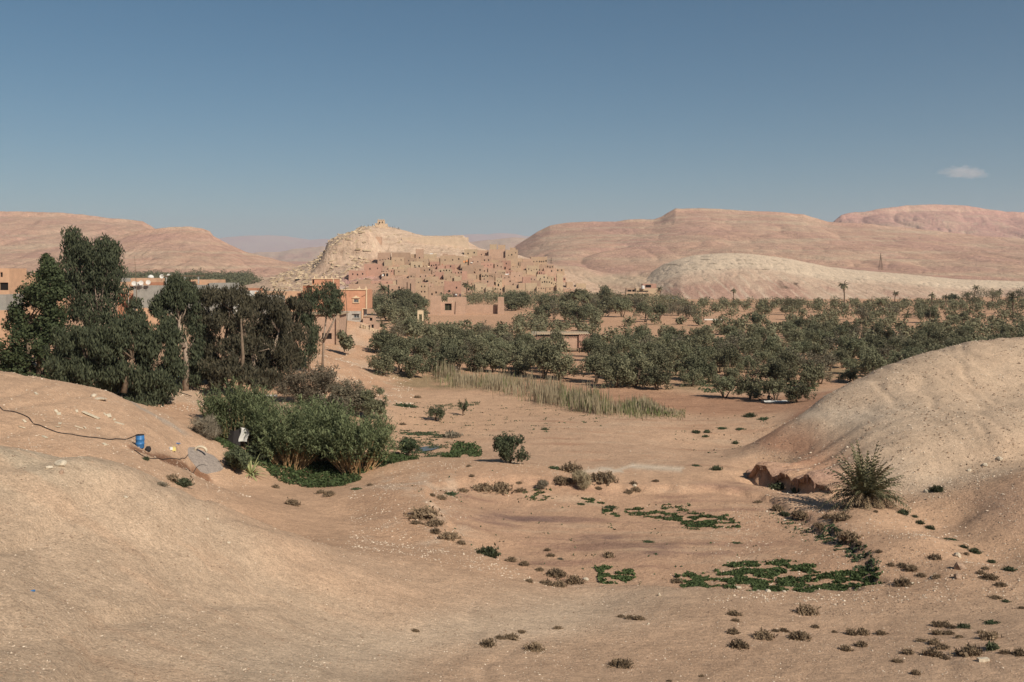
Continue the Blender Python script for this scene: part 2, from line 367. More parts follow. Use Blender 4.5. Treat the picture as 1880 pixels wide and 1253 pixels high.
def build_ground():
    # polar sheet around a point behind the camera; fine inside the field of view, coarse elsewhere
    th = np.concatenate([np.linspace(-math.pi, -0.80, 26)[:-1], np.linspace(-0.76, 0.76, 640), np.linspace(0.80, math.pi, 26)[1:]])
    rr = np.concatenate([[0.5, 4, 8, 12, 16], np.geomspace(20, 36, 80)[0:], np.geomspace(36, 200, 380)[1:], np.geomspace(200, 900, 80)[1:], np.geomspace(900, 42000, 40)[1:]])
    T, RR = np.meshgrid(th, rr); x = RR * np.sin(T); y = -15 + RR * np.cos(T)
    z = ground_z(x.ravel(), y.ravel()).reshape(x.shape)
    px = px_of(x, np.maximum(y, 5)); d = np.maximum(y, 5); py = HY + F * (EYE - z) / d
    n1 = fbm(x / 6, y / 6, 5); n2 = fbm(x / 22 + 5, y / 22, 4); n3 = fbm(x / 2.2, y / 2.2 + 7, 4); ns = fbm(x / 9.0, y / 1.6 + 3, 4)
    c = np.empty(x.shape + (3,)); c[:] = PINK
    def mix(mask, colr): 
        nonlocal c
        c = c + (colr - c) * np.clip(mask, 0, 1)[..., None]
    # beige mound in front, its olive-grey crown
    mA = ss(5.0, 0, y - (36 + 0.0 * x)) * 0
    mA = ss(50, 44, d + 0.35 * (px - 300) / 30 + n1 * 4) * ss(900, 650, px + 120 * n2)
    mix(mA * .72, lerp(BEIGE, OLIVE, .25)); mix(mA * ss(9.3, 10.8, z + n1) * ss(28, 33, d) * .8, OLIVE); mix(mA * ss(.05, .35, ns + .5 * n1) * .5, lerp(PINK, BEIGE, .3))
    # smooth pale path curving through the front
    mP = np.exp(-((py - (1253 - (px - 300) * 0.17 + 25 * n1)) / 55) ** 2) * ss(300, 500, px) * ss(1500, 1000, px) * (d < 60)
    mix(mP * .9, BEIGE * 1.06)
    mF = ss(58, 50, d) * (1 - mA) * (1 - mP); mix(mF * (.5 + .5 * n2), lerp(BEIGE, PINK, .45) * 1.05)
    # back slope with the barrel
    mB = ss(58, 64, d) * ss(100, 92, d) * ss(470, 400, px); mix(mB, lerp(PINK, BEIGE, .12 + .25 * n1[..., None]) if False else lerp(PINK, BEIGE, .15)); mix(mB * ss(.15, .5, n2) * .5, lerp(PINK, RED, .4))
    # clay mound: pinkish foot, pale crown
    mC = ss(1300, 1400, px) * ss(73, 79, d) * ss(165, 150, d) * ss(.3, 1.2, z - .0)
    mix(mC, lerp(BEIGE, PINK, .18)); mix(mC * ss(4.6, 1.6, z + n1 * 1.2 + (px - 1400) * .006) * ss(1700, 1500, px), lerp(RED, PURPLE, .25) * 1.05)
    mix(mC * np.exp(-((z + n1 - 3.9 - (px - 1450) * .004) / .7) ** 2) * ss(1750, 1550, px) * .5, PALE * .95)
    mix(mC * ss(.1, .5, n2 + n3 * .3) * .25, PALE * .92); mix(mC * ss(.0, .4, -n2 + ns * .3) * .3, lerp(PINK, BEIGE, .3))
    mD = ss(1690, 1760, px) * ss(76, 70, d) * ss(.9, 1.6, z) * ss(50, 54, d); mix(mD * .8, lerp(PINK, PURPLE, .3) * 1.08)
    # sunken field with its damp purple stains
    field = plan([(790, 905), (900, 885), (1150, 893), (1370, 880), (1480, 930), (1590, 1010), (1615, 1075), (1250, 1080), (1000, 1065), (900, 1010), (800, 960)])
    m = px_mask(x, y, field, 2.0); mix(m * .75, lerp(RED, BEIGE, .30)); mix(m * ss(.1, .55, ns + n2 * .4) * .8, lerp(PURPLE, RED, .35)); mix(m * ss(.1, .5, -ns - .3 * n1) * .55, lerp(BEIGE, PINK, .4))
    for (a, b, w, h, s) in [(960, 955, 90, 12, 1.2), (1110, 990, 60, 8, 1.1), (1240, 1010, 110, 12, 1.3), (900, 945, 60, 8, .5), (1300, 890, 80, 6, .4), (1150, 905, 60, 5, .4)]:
        mix(np.exp(-((px - a) / w) ** 2 - ((py - b) / h) ** 2) * s * ss(-.4, .3, ns + n3 * .6) * (d > 50), PURPLE)
    # upper field
    up = plan([(900, 790), (960, 765), (1300, 765), (1420, 775), (1360, 860), (1150, 872), (950, 865), (880, 830)])
    m = px_mask(x, y, up, 3.0); mix(m * .6, lerp(RED, BEIGE, .5)); mix(m * ss(.1, .5, ns) * .6, lerp(DKRED, RED, .6)); mix(m * ss(.15, .5, -ns + n1 * .3) * .5, lerp(BEIGE, PINK, .3))
    # white salt / dried mud strips
    for (a0, b0, a1, b1, w) in [(1060, 868, 1120, 862, 4), (1120, 868, 1160, 855, 3), (1165, 856, 1250, 862, 5), (1100, 858, 1140, 866, 2)]:
        tt = np.clip((px - a0) / (a1 - a0), 0, 1); mm = np.exp(-((py - lerp(b0, b1, tt)) / w) ** 2) * (px > a0 - 5 + 14 * n3) * (px < a1 + 5 + 14 * n3) * (d > 80) * (d < 100); mix(mm * .9, PALE * 1.1)
    # dark red ploughed strip by the grove, and the grove floor
    strip = plan([(930, 690), (1050, 700), (1300, 725), (1500, 735), (1480, 765), (1300, 765), (1260, 758), (1000, 735), (900, 700)])
    m = px_mask(x, y, strip, 3.5); mix(m * .85, lerp(RED, DKRED, .35)); mix(m * ss(0, .4, ns) * .5, DKRED)
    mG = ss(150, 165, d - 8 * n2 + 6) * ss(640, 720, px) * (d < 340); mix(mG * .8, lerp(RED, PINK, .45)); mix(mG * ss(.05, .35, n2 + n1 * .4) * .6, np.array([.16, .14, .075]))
    mF2 = ss(330, 345, d) * ss(620, 700, px); mix(mF2, lerp(RED, PINK, .5) * 1.02)
    # spur and bank under the tall trees
    mS = ss(100, 118, d) * ss(740, 690, px) * ss(430, 400, d); mix(mS, lerp(PINK, RED, .25)); mix(mS * ss(.1, .4, n1 + n2) * .4, PALE * .85); mix(mS * ss(.0, .4, -n1 + n3 * .3) * .35, RED)
    # wet soil running down from the barrel
    pts = np.array([P(258, 825, 68.5)[:2], P(300, 850, 69)[:2], P(320, 862, 73)[:2], P(370, 872, 79)[:2]])
    dist = np.full(x.shape, 1e9)
    for i in range(3):
        a, b = pts[i], pts[i + 1]; ab = b - a; t = np.clip(((x - a[0]) * ab[0] + (y - a[1]) * ab[1]) / (ab @ ab), 0, 1); dist = np.minimum(dist, np.hypot(x - a[0] - t * ab[0], y - a[1] - t * ab[1]))
    mix(ss(1.0, .55, dist + .5 * n3) * .9, np.array([.19, .095, .055]))
    # grey washed gully on that slope, gravel
    dist = np.full(x.shape, 1e9); pts = np.array([P(225, 745, 84)[:2], P(270, 775, 84)[:2], P(330, 805, 84)[:2]])
    for i in range(2):
        a, b = pts[i], pts[i + 1]; ab = b - a; t = np.clip(((x - a[0]) * ab[0] + (y - a[1]) * ab[1]) / (ab @ ab), 0, 1); dist = np.minimum(dist, np.hypot(x - a[0] - t * ab[0], y - a[1] - t * ab[1]))
    mix(ss(1.1, .3, dist + .6 * n3) * .7, GREY)
    # berm flanks carry pale gravel
    mix(ss(.35, .9, z) * ss(60, 66, d) * ss(92, 86, d) * ss(620, 720, px) * ss(1350, 1250, px) * .5, lerp(PINK, RED, .3)); mix(ss(.1, .5, n3 + n1) * ss(56, 62, d) * ss(92, 84, d) * ss(640, 720, px) * ss(900, 820, px) * .4, PALE)
    # far plain
    for pts, w, k, am in (([(1180, 1145), (1320, 1150), (1500, 1162), (1700, 1170), (1850, 1150), (1930, 1110)], .35, 1.10, .8), ([(1180, 1152), (1320, 1158), (1500, 1172), (1700, 1180), (1860, 1160), (1950, 1120)], .30, 1.10, .6), ([(1290, 1250), (1345, 1218), (1400, 1190), (1440, 1170)], .22, .78, .8), ([(940, 1170), (1040, 1155), (1180, 1145)], .4, 1.08, .7),
                           ([(1370, 870), (1500, 930), (1620, 960), (1740, 1010), (1800, 1080)], .6, 1.08, .7), ([(740, 1253), (900, 1200), (1100, 1190), (1300, 1205)], .5, .93, .6)):
        q = np.array([at(a, b, 30, 110)[:2] for a, b in pts]); dist = np.full(x.shape, 1e9)
        for i in range(len(q) - 1):
            a, b = q[i], q[i + 1]; ab = b - a; t = np.clip(((x - a[0]) * ab[0] + (y - a[1]) * ab[1]) / (ab @ ab), 0, 1); dist = np.minimum(dist, np.hypot(x - a[0] - t * ab[0], y - a[1] - t * ab[1]))
        c = c * (1 + (k - 1) * am * ss(w * 1.6, w * .4, dist + .3 * n3))[..., None]
    c *= (1.12 + .10 * n2 + .06 * n1)[..., None]
    c = lerp(c, PINK * .98 + .02, (ss(600, 1000, d) * .6)[..., None])
    N, M = x.shape; idx = np.arange(N * M).reshape(N, M)
    q = np.stack([idx[:-1, :-1], idx[:-1, 1:], idx[1:, 1:], idx[1:, :-1]], -1).reshape(-1, 4)
    seam = np.stack([idx[:-1, -1], idx[:-1, 0], idx[1:, 0], idx[1:, -1]], -1)
    q = q[:, ::-1]
    mat = earth_mat('soil', [(0.55, .88, 1.1, 6), (3.5, .84, 1.13, 6), (14, .74, 1.2, 4), (45, .80, 1.15, 3)], 1.0, [(1.3, .6, .28), (7, .7, .08), (28, .6, .03)],
                    specks=[(7.0, .13, (.62, .53, .42), .05), (4.0, .10, (.12, .075, .05), .05), (14, .22, (.56, .46, .36), .06)])
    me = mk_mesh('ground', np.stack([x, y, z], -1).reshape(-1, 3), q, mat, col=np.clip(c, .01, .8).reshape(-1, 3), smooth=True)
    return tag(obj('ground', me), kind='structure')
build_ground()

# ------------------------------------------------------------------ distant hills
HILLS = {}; SMOOTH = .09
def hill(name, sil, df, dr, db, zf, prof, colf, cols=500, rows=90, rough=1.0, nscale=60, mat=None, ridge_n=0.0, label=None, warp=None, gul=0.0, gsc=80.0):
    """a ridge whose skyline runs through the given bearings; front foot at depth df, crest at dr, back foot at db"""
    sil = np.array(sil, float); pxs = np.linspace(sil[0, 0], sil[-1, 0], cols)
    zr = EYE + (HY - np.interp(pxs, sil[:, 0], sil[:, 1])) / F * dr
    zr = zr + ridge_n * fbm(pxs * dr / F / (nscale * .35), pxs * 0 + 3.3, 4)
    _k = max(3, int(cols * SMOOTH)); _pad = np.pad(zr, _k, mode='edge'); zsm = np.convolve(_pad, np.hanning(2 * _k + 1) / np.hanning(2 * _k + 1).sum(), 'same')[_k:-_k]
    def hfun(px, d):
        zc = np.interp(px, pxs, zr); dfx = df(px) if callable(df) else df
        t = np.clip((d - dfx) / (dr - dfx), 0, 1); tb = np.clip((d - dr) / (db - dr), 0, 1)
        zc = lerp(np.interp(px, pxs, zsm), zc, ss(.72, .985, t)); s = prof(t, px); x = (px - CX) / F * d
        w = np.sin(math.pi * np.clip(t, 0, 1)) ** .7
        nz = fbm(x / nscale, d / nscale, 5)
        g = np.zeros_like(x)
        if gul:
            cc = x / gsc + .8 * noise2(x / (gsc * 2.2), d / (gsc * 3)); g = np.abs(noise2(cc, d / (gsc * 5))) * 2.0; g = -gul * (1 - np.minimum(g, 1)) ** 2 * w
            cc = x / (gsc * .36) + .8 * noise2(x / gsc, d / (gsc * 1.3)); g2 = np.abs(noise2(cc, d / (gsc * 1.8))) * 2.0; g = g - gul * .4 * (1 - np.minimum(g2, 1)) ** 2 * w
        z = zf + (zc - zf) * s + w * (rough * nz) + g
        z = np.where(d > dr, zc + (zf - 8 - zc) * tb ** 1.3, z)
        return np.where(d <= dfx, zf - 3, z)
    t = np.concatenate([[-.02], np.linspace(0, .9, int(rows * .66)), np.linspace(.9, 1, rows - int(rows * .66) + 1)[1:], 1 + np.linspace(0, 1, 12)[1:]])
    PX, TT = np.meshgrid(pxs, t)
    dfx = df(PX) if callable(df) else np.full(PX.shape, float(df))
    D = np.where(TT <= 1, dfx + (dr - dfx) * TT, dr + (db - dr) * (TT - 1))
    X = (PX - CX) / F * D; Z = hfun(PX, D)
    c = colf(PX, D, X, Z, np.clip(TT, 0, 1))
    N, M = X.shape; idx = np.arange(N * M).reshape(N, M)
    q = np.stack([idx[:-1, :-1], idx[1:, :-1], idx[1:, 1:], idx[:-1, 1:]], -1).reshape(-1, 4)[:, ::-1]
    me = mk_mesh(name, np.stack([X, D, Z], -1).reshape(-1, 3), q, mat, col=np.clip(c, .01, .85).reshape(-1, 3), smooth=True)
    o = obj(name, me); tag(o, kind='structure'); HILLS[name] = (hfun, pxs[0], pxs[-1], df if not callable(df) else None, dr)
    return o

far_mat = earth_mat('far_rock', [(.012, .9, 1.08, 6), (.05, .82, 1.13, 7), (.2, .84, 1.12, 5)], 1.0, [(.03, .5, 8), (.12, .7, 3)])
mid_mat = earth_mat('mid_rock', [(.06, .92, 1.07, 6), (.3, .85, 1.12, 7), (1.0, .84, 1.12, 5)], 1.0, [(.15, .7, 2.0), (.6, .5, .6)])
MPINK = np.array([.44, .275, .195]); MTAN = np.array([.46, .325, .23]); MROSE = np.array([.42, .245, .195]); MPALE = np.array([.50, .40, .28]); MDARK = np.array([.22, .135, .10])

def strata(base, X, D, Z, T, caps=(), top=None):
    c = np.empty(X.shape + (3,)); c[:] = base
    n = fbm(X / 160, D / 220, 5); n2 = fbm(X / 45, D / 60, 4)
    def mix(m, k):
        nonlocal c
        c = c + (k - c) * np.clip(m, 0, 1)[..., None]
    mix(ss(-.1, .4, n) * .6, MTAN); mix(ss(0, .4, -n + .3 * n2) * .45, MROSE)
    st = fbm(X / 420 + 3, Z / 7.5 + .8 * n, 4); mix(ss(.08, .38, st) * .42, MPALE * .92); mix(ss(.08, .36, -st) * .38, MROSE * .92); mix(ss(.2, .42, fbm(X / 260, Z / 2.6 + n, 3)) * .3, MDARK * 1.6)
    return c, mix, n, n2

def mesa_prof(cap=.9, capdrop=.14, e=1.25):
    def f(t, px):
        s = (1 - capdrop) * np.clip(t / cap, 0, 1) ** e
        return np.where(t > cap, (1 - capdrop) + capdrop * ss(cap, cap + .03, t), s)
    return f

def col_mesa_r(PX, D, X, Z, T):
    c, mix, n, n2 = strata(MPINK, X, D, Z, T)
    mix(ss(.86, .905, T + n2 * .02) * ss(1100, 1220, PX) * .55, MPALE * .9)
    mix(ss(.94, .948, T) * ss(.985, .975, T) * ss(-.3, .35, fbm(X / 9, D / 90, 3) + .25 * ss(1180, 1230, PX) * ss(1330, 1290, PX)) * (.35 + .6 * ss(1190, 1235, PX) * ss(1340, 1290, PX)), MDARK); mix(ss(.1, .4, fbm(X / 14, Z / 7, 4)) * .35, MDARK * 1.5); mix(ss(.05, .35, fbm(X / 200, Z / 5, 4)) * .4, MPALE * .85); mix(ss(.1, .4, fbm(X / 260 + 7, Z / 3.5, 4)) * .35, MDARK * 1.7)
    mix(np.exp(-((Z - 38 - 6 * n) / 3) ** 2) * .5, MTAN * 1.05); mix(np.exp(-((Z - 70 - 16 * n) / 5) ** 2) * .3, MROSE)
    mix(ss(1130, 980, PX + 100 * n) * ss(.2, .6, T) * .45, MROSE * 1.05)
    mix(ss(.32, .10, T) * .5, MTAN)
    mix(ss(.35, .6, n2 + .2 * n) * ss(.04, .12, T) * ss(.4, .25, T) * .6, MPALE)
    return c
# far blue ranges, then nearer ones
hill('far_mountains', [(-300, 446), (100, 442), (300, 446), (400, 438), (470, 431), (520, 434), (600, 441), (700, 446), (800, 436), (870, 430), (910, 428), (960, 434), (1100, 444), (1400, 450), (2200, 450)],
     18000, 23000, 27000, -20, lambda t, px: t, lambda PX, D, X, Z, T: strata(MPINK, X / 8, D / 8, Z, T)[0], cols=260, rows=24, rough=60, nscale=1500, mat=far_mat, ridge_n=60)
hill('pale_range', [(300, 478), (430, 470), (480, 463), (530, 460), (590, 453), (640, 455), (760, 452), (850, 447), (900, 441), (945, 437), (1000, 440), (1200, 455)],
     5500, 8500, 9500, -8, lambda t, px: t ** .9, lambda PX, D, X, Z, T: strata(MTAN, X / 3, D / 3, Z, T)[0], cols=220, rows=24, rough=18, nscale=500, mat=far_mat, ridge_n=18, gul=25, gsc=300)
hill('low_ridge', [(380, 500), (440, 482), (500, 484), (540, 480), (590, 481), (640, 478), (760, 480), (900, 490)], 2600, 3600, 4200, -4, lambda t, px: t ** .9,
     lambda PX, D, X, Z, T: strata(MROSE, X, D, Z, T)[0], cols=160, rows=20, rough=4, nscale=150, mat=far_mat, ridge_n=3)
hill('rear_mesa', [(1440, 440), (1500, 425), (1530, 408), (1545, 396), (1570, 391), (1600, 388), (1640, 380), (1665, 377), (1700, 377.5), (1760, 377), (1785, 382), (1830, 387), (1870, 391), (1895, 388), (2000, 390), (2200, 396)],
     2900, 4200, 5200, 10, mesa_prof(.93, .10, 1.1), lambda PX, D, X, Z, T: (lambda r: (r[1](ss(.925, .935, T) * ss(.97, .96, T) * ss(-.35, .2, fbm(X / 12, D / 90, 3)) * .8, MDARK), r[1](ss(.84, .9, T) * ss(.9, .89, T) * .4, MPALE))
     and strata(MROSE * 1.05, X, D, Z, T)[0])(strata(MROSE, X, D, Z, T)), cols=420, rows=90, rough=14, nscale=260, mat=far_mat, ridge_n=4, gul=16, gsc=150)
hill('mesa_hills', [(900, 478), (930, 466), (950, 450), (985, 428), (1010, 416), (1040, 411), (1090, 408), (1130, 409), (1155, 405), (1185, 404), (1200, 405), (1214, 400), (1228, 391), (1240, 384), (1290, 384.5), (1335, 386), (1400, 390), (1450, 393), (1475, 395), (1490, 400),
     (1520, 409), (1600, 413), (1700, 423), (1800, 434), (1900, 440), (2000, 440), (2200, 446)], 1000, 2700, 3600, -2, mesa_prof(.945, .07, 1.3), col_mesa_r, cols=620, rows=130, rough=6, nscale=190, mat=far_mat, ridge_n=1.6, gul=6, gsc=150)
def col_mesa_l(PX, D, X, Z, T):
    c, mix, n, n2 = strata(MPINK, X, D, Z, T)
    mix(ss(.925, .935, T) * ss(.97, .96, T) * ss(-.3, .3, fbm(X / 10, D / 80, 3)) * .7, MDARK * 1.3); mix(ss(.1, .4, fbm(X / 14, Z / 7, 4)) * .3, MDARK * 1.6); mix(ss(.72, .9, T) * ss(.9, .89, T) * .45, MPALE * .85)
    mix(np.exp(-((Z - 92 - 8 * n) / 3) ** 2) * .45, MDARK * 1.4)
    return c
hill('western_mesa', [(-400, 388), (-100, 389), (0, 390.5), (60, 391), (110, 393), (150, 396), (200, 401), (240, 405), (262, 409), (276, 416), (300, 432), (360, 455), (460, 480)], 1500, 2900, 3600, 0, mesa_prof(.93, .08, 1.15), col_mesa_l,
     cols=420, rows=130, rough=14, nscale=200, mat=far_mat, ridge_n=2, gul=8, gsc=130)
hill('western_hill', [(-300, 470), (100, 455), (200, 438), (250, 426), (285, 420), (320, 417), (350, 417), (372, 420), (385, 425), (392, 434), (420, 449), (450, 462), (480, 470), (520, 480), (560, 489), (620, 497), (680, 503)],
     1350, 2100, 2700, 0, mesa_prof(.93, .07, 1.15), col_mesa_l, cols=460, rows=120, rough=9, nscale=130, mat=far_mat, ridge_n=1.5, gul=6, gsc=100)

hill('western_terrace', [(-500, 505), (0, 506), (300, 506), (430, 507), (500, 509), (560, 514), (640, 526), (700, 532)], 520, 1300, 2300, 1, lambda t, px: t ** .9, lambda PX, D, X, Z, T: strata(MTAN, X * 2, D, Z, T)[0], cols=200, rows=40, rough=1.5, nscale=60, mat=mid_mat, ridge_n=.3)
# beige downs behind the village
def col_downs(PX, D, X, Z, T):
    c, mix, n, n2 = strata(MTAN, X * 2, D * 2, Z, T); mix(ss(.45, .85, T + n * .3) * .75, np.array([.50, .42, .29])); mix(ss(.5, .2, T + .2 * n2) * .5, MPINK); return c
hill('beige_downs', [(860, 500), (950, 478), (1000, 483), (1060, 489), (1110, 501), (1130, 503), (1160, 499), (1200, 495), (1260, 499), (1330, 510)], 700, 940, 1080, -1, lambda t, px: t ** .8, col_downs, cols=220, rows=50, rough=2.5, nscale=50, mat=mid_mat, ridge_n=.6, gul=3, gsc=30)
# pale round mound to the east
def col_mound(PX, D, X, Z, T):
    c = np.empty(X.shape + (3,)); c[:] = np.array([.565, .44, .325]); n = fbm(X / 25, D / 25, 5); n2 = fbm(X / 6, Z / 3, 4)
    def mix(m, k):
        nonlocal c
        c = c + (k - c) * np.clip(m, 0, 1)[..., None]
    h = T + .05 * n + .03 * np.sin(X / 17.0); rill = fbm(X / 2.6 + .3 * n, D / 70, 4)
    mix(ss(.50, .36, h) * .8, np.array([.46, .32, .235])); mix(ss(.33, .22, h) * ss(-.25, .25, fbm(X / 30, D / 90, 3) - .25 * ss(1500, 1600, PX)) * .75, np.array([.37, .215, .165])); mix(ss(.5, .3, h) * ss(.05, .4, rill) * .55, np.array([.53, .43, .32])); mix(ss(.45, .3, h) * ss(.05, .4, -rill) * .4, np.array([.36, .23, .17]))
    mix(ss(.03, .0, T) * .6, np.array([.40, .25, .18]))
    for (a, b_, w, hh) in ((1448, 528, 14, 9), (1438, 520, 8, 4), (1462, 522, 6, 8)):
        pyy = HY - (Z - EYE) / D * F; mix(np.exp(-((PX - a) / w) ** 2 - ((pyy - b_) / hh) ** 2) * ss(.0, .3, n2) * 1.2, np.array([.16, .11, .08]))  # cave mouths: their darkness painted as blotches on the smooth slope
    for zz, w in ((28.0, .30), (24.4, .38), (20.0, .32), (31.5, .2)):
        mix(np.exp(-((Z + .8 * n - zz) / w) ** 2) * ss(.0, .35, n2 + .35 * n) * .95 * ss(1480, 1400, PX), np.array([.07, .055, .04]))
    mix(ss(.3, .5, n2) * .3, np.array([.36, .27, .18]))
    return c
hill('pale_mound', [(1130, 552), (1160, 530), (1180, 515), (1200, 497), (1218, 486), (1240, 478), (1270, 470), (1300, 466.5), (1335, 465), (1370, 466), (1410, 470), (1450, 476), (1485, 483), (1520, 490), (1570, 496), (1620, 500), (1700, 507), (1760, 513), (1850, 516), (1960, 520), (2100, 530)],
     lambda px: 640 + np.maximum(0, px - 1700) * .5 + np.maximum(0, 1250 - px) * .7, 900, 1050, -3.5, lambda t, px: 1 - (1 - t) ** 1.7, col_mound, cols=640, rows=120, rough=1.2, nscale=22, mat=mid_mat, ridge_n=.4, gul=.55, gsc=9)

# village hill: ridge of pale rock with a hanging cliff at its western end
def kprof(t, px):
    s = 1 - (1 - t) ** 1.12
    cliff = np.clip(1 - np.abs(px - 640) / 70, 0, 1)
    s2 = np.where(t < .52, t * 1.02, .53 + .40 * ss(.52, .60, t) + .07 * ss(.6, 1, t))
    return s * (1 - ss(0, .5, cliff)) + s2 * ss(0, .5, cliff)
def col_kas(PX, D, X, Z, T):
    c = np.empty(X.shape + (3,)); c[:] = np.array([.50, .365, .268]); n = fbm(X / 20, D / 20, 5); n2 = fbm(X / 5, Z / 2.2, 4); n4 = fbm(X / 9, Z / 1.6, 3)
    def mix(m, k):
        nonlocal c
        c = c + (k - c) * np.clip(m, 0, 1)[..., None]
    mix(ss(22, 10, Z + 3 * n) * .55, np.array([.44, .30, .21])); town = ss(640, 690, PX) * ss(1060, 1000, PX) * ss(30, 26, Z + 2 * n); mix(town, np.array([.38, .24, .165]))
    rose = np.exp(-((PX - 655) / 38) ** 2 - ((Z - 12 - n * 3) / 6) ** 2); mix(rose * 1.2, np.array([.43, .25, .22])); mix(np.exp(-((PX - 630) / 18) ** 2 - ((Z - 6) / 2.2) ** 2) * .9, np.array([.55, .46, .42]))
    mix(ss(5, 1, Z + 2 * n) * .6, np.array([.37, .24, .16]))
    pyy = HY - (Z - EYE) / D * F; mix(ss(600, 606, PX) * ss(700, 660, PX) * np.exp(-((pyy - 463 + 2 * n2) / 1.6) ** 2) * ss(-.1, .3, n2 + .2) * .9, np.array([.13, .085, .055])); mix(ss(602, 608, PX) * ss(690, 660, PX) * ss(466, 460, pyy) * ss(436, 440, pyy) * ss(.0, .3, n4) * .6, np.array([.40, .26, .18]))  # dark band under the cliff is its shadow, painted into the rock colour
    mix(ss(.15, .5, n4) * (1 - town) * .6, np.array([.58, .46, .33])); mix(ss(.08, .36, fbm(X / 22, Z / .9 + n, 4)) * (1 - town) * .5, np.array([.36, .25, .18])); mix(ss(.1, .4, fbm(X / 30 + 9, Z / 2.0 + n, 3)) * .4, np.array([.47, .31, .23])); mix(ss(.28, .5, n2) * (1 - town) * .55, np.array([.25, .17, .11])); mix(ss(.1, .5, -n) * (1 - town) * .35, np.array([.42, .28, .2]))
    return c
hill('village_hill', [(400, 535), (450, 524), (480, 518), (510, 505), (545, 492), (575, 478), (590, 470), (597, 462), (598, 452), (603, 444), (613, 437), (625, 431), (640, 429), (652, 424), (662, 418), (680, 416), (705, 415), (722, 418), (742, 423), (765, 430), (780, 433), (830, 433), (850, 432), (856, 437), (862, 446), (880, 456), (905, 462), (950, 468),
     (990, 480), (1040, 500), (1090, 520), (1140, 538), (1180, 546)], 645, 800, 900, -3, kprof, col_kas, cols=620, rows=150, rough=1.9, nscale=14, mat=mid_mat, ridge_n=.35, gul=.5, gsc=14)
def hill_z(name, x, y):
    h = HILLS[name][0]; return float(h(np.array([px_of(x, y)]), np.array([float(y)]))[0])
# ------------------------------------------------------------------ vegetation builders
M_OLIVE = leaf_mat('olive_leaf', (.195, .192, .115), (.092, .100, .057), .22, .30, dry=.30)
M_TAM = leaf_mat('tamarisk_leaf', (.20, .17, .12), (.10, .09, .058), .2, .2)
M_EUC = leaf_mat('eucalyptus_leaf', (.098, .108, .060), (.040, .048, .029), .2, .10)
M_EUCB = leaf_mat('brownish_eucalyptus_leaf', (.098, .084, .052), (.042, .040, .027), .18, .08)
M_POP = leaf_mat('broad_leaf', (.082, .098, .044), (.032, .044, .021), .18, .08)
M_CANE = leaf_mat('cane_leaf', (.205, .222, .112), (.095, .118, .055), .28, .10)
M_STALK = leaf_mat('dry_cane_stalk', (.56, .38, .20), (.36, .23, .12), .1, .1)
M_DRYREED = leaf_mat('dry_reed', (.38, .31, .205), (.24, .195, .125), .2, .1)
M_GREENREED = leaf_mat('green_reed', (.20, .20, .09), (.10, .12, .05), .2, .1)
M_WEED = leaf_mat('weed_leaf', (.105, .140, .055), (.045, .066, .026), .25, .15)
M_WEED2 = leaf_mat('grey_weed_leaf', (.10, .125, .065), (.05, .07, .035), .25, .15)
M_SHRUB = leaf_mat('dry_shrub_twig', (.27, .195, .125), (.125, .09, .058), .15, .2)
M_SHRUBG = leaf_mat('green_shrub_leaf', (.10, .11, .06), (.05, .06, .032), .15, .2)
M_SHRUBGREY = leaf_mat('grey_brush_twig', (.27, .23, .17), (.14, .115, .08), .1, .15)
M_PALM = leaf_mat('palm_frond', (.17, .155, .085), (.075, .075, .042), .1, .15)
M_PALMDRY = leaf_mat('dead_palm_frond', (.36, .26, .16), (.16, .115, .07), .1, .1)
M_AGAVE = leaf_mat('agave_leaf', (.42, .40, .19), (.22, .25, .11), .1, .1)
M_BARK = plain_mat('pale_bark', (.33, .25, .19), grain=[(3, .6, 1.15)])
M_BARKD = plain_mat('dark_bark', (.16, .115, .08), grain=[(3, .6, 1.2)])

def leaves(g, blobs, n, l, w, droop=0.0, shell=.55, bias=1.0, stretch=1.0):
    """leaf quads spread over many overlapping clumps"""
    C = np.array([b[0] for b in blobs], float); Rr = np.array([b[1] if hasattr(b[1], '__len__') else (b[1],) * 3 for b in blobs], float)
    pr = (Rr.prod(1)) ** (2 / 3); pr /= pr.sum(); k = g.choice(len(C), n, p=pr)
    d = g.normal(size=(n, 3)); d /= np.linalg.norm(d, axis=1)[:, None]
    rad = (shell + (1.08 - shell) * g.random(n) ** .7)[:, None]
    p = C[k] + d * Rr[k] * rad
    nrm = d * bias + g.normal(size=(n, 3)) * .55; nrm /= np.linalg.norm(nrm, axis=1)[:, None]
    a = np.cross(nrm, g.normal(size=(n, 3))); a /= np.linalg.norm(a, axis=1)[:, None] + 1e-9
    if droop: a = a * (1 - droop) + np.array([0, 0, -1.0]) * droop; a /= np.linalg.norm(a, axis=1)[:, None]
    b = np.cross(nrm, a); b /= np.linalg.norm(b, axis=1)[:, None] + 1e-9
    s = (.65 + .7 * g.random(n))[:, None]; L = a * l * s; W = b * w * s * .5
    V = np.stack([p - L / 2, p + W, p + L / 2, p - W], 1).reshape(-1, 3)
    return V, np.arange(4 * n).reshape(-1, 4)

def clumpy(g, blobs, sub, rs):
    """break big lobes into smaller clumps near their surface"""
    out = []
    for c, r in blobs:
        r = np.array(r if hasattr(r, '__len__') else (r,) * 3, float)
        m = max(4, int(sub * (r.prod() ** (1 / 3) / rs) ** 2 * .9))
        for i in range(m):
            d = g.normal(size=3); d /= np.linalg.norm(d); q = np.array(c) + d * r * (.25 + .8 * g.random())
            out.append((q, rs * (.6 + .8 * g.random())))
    return out

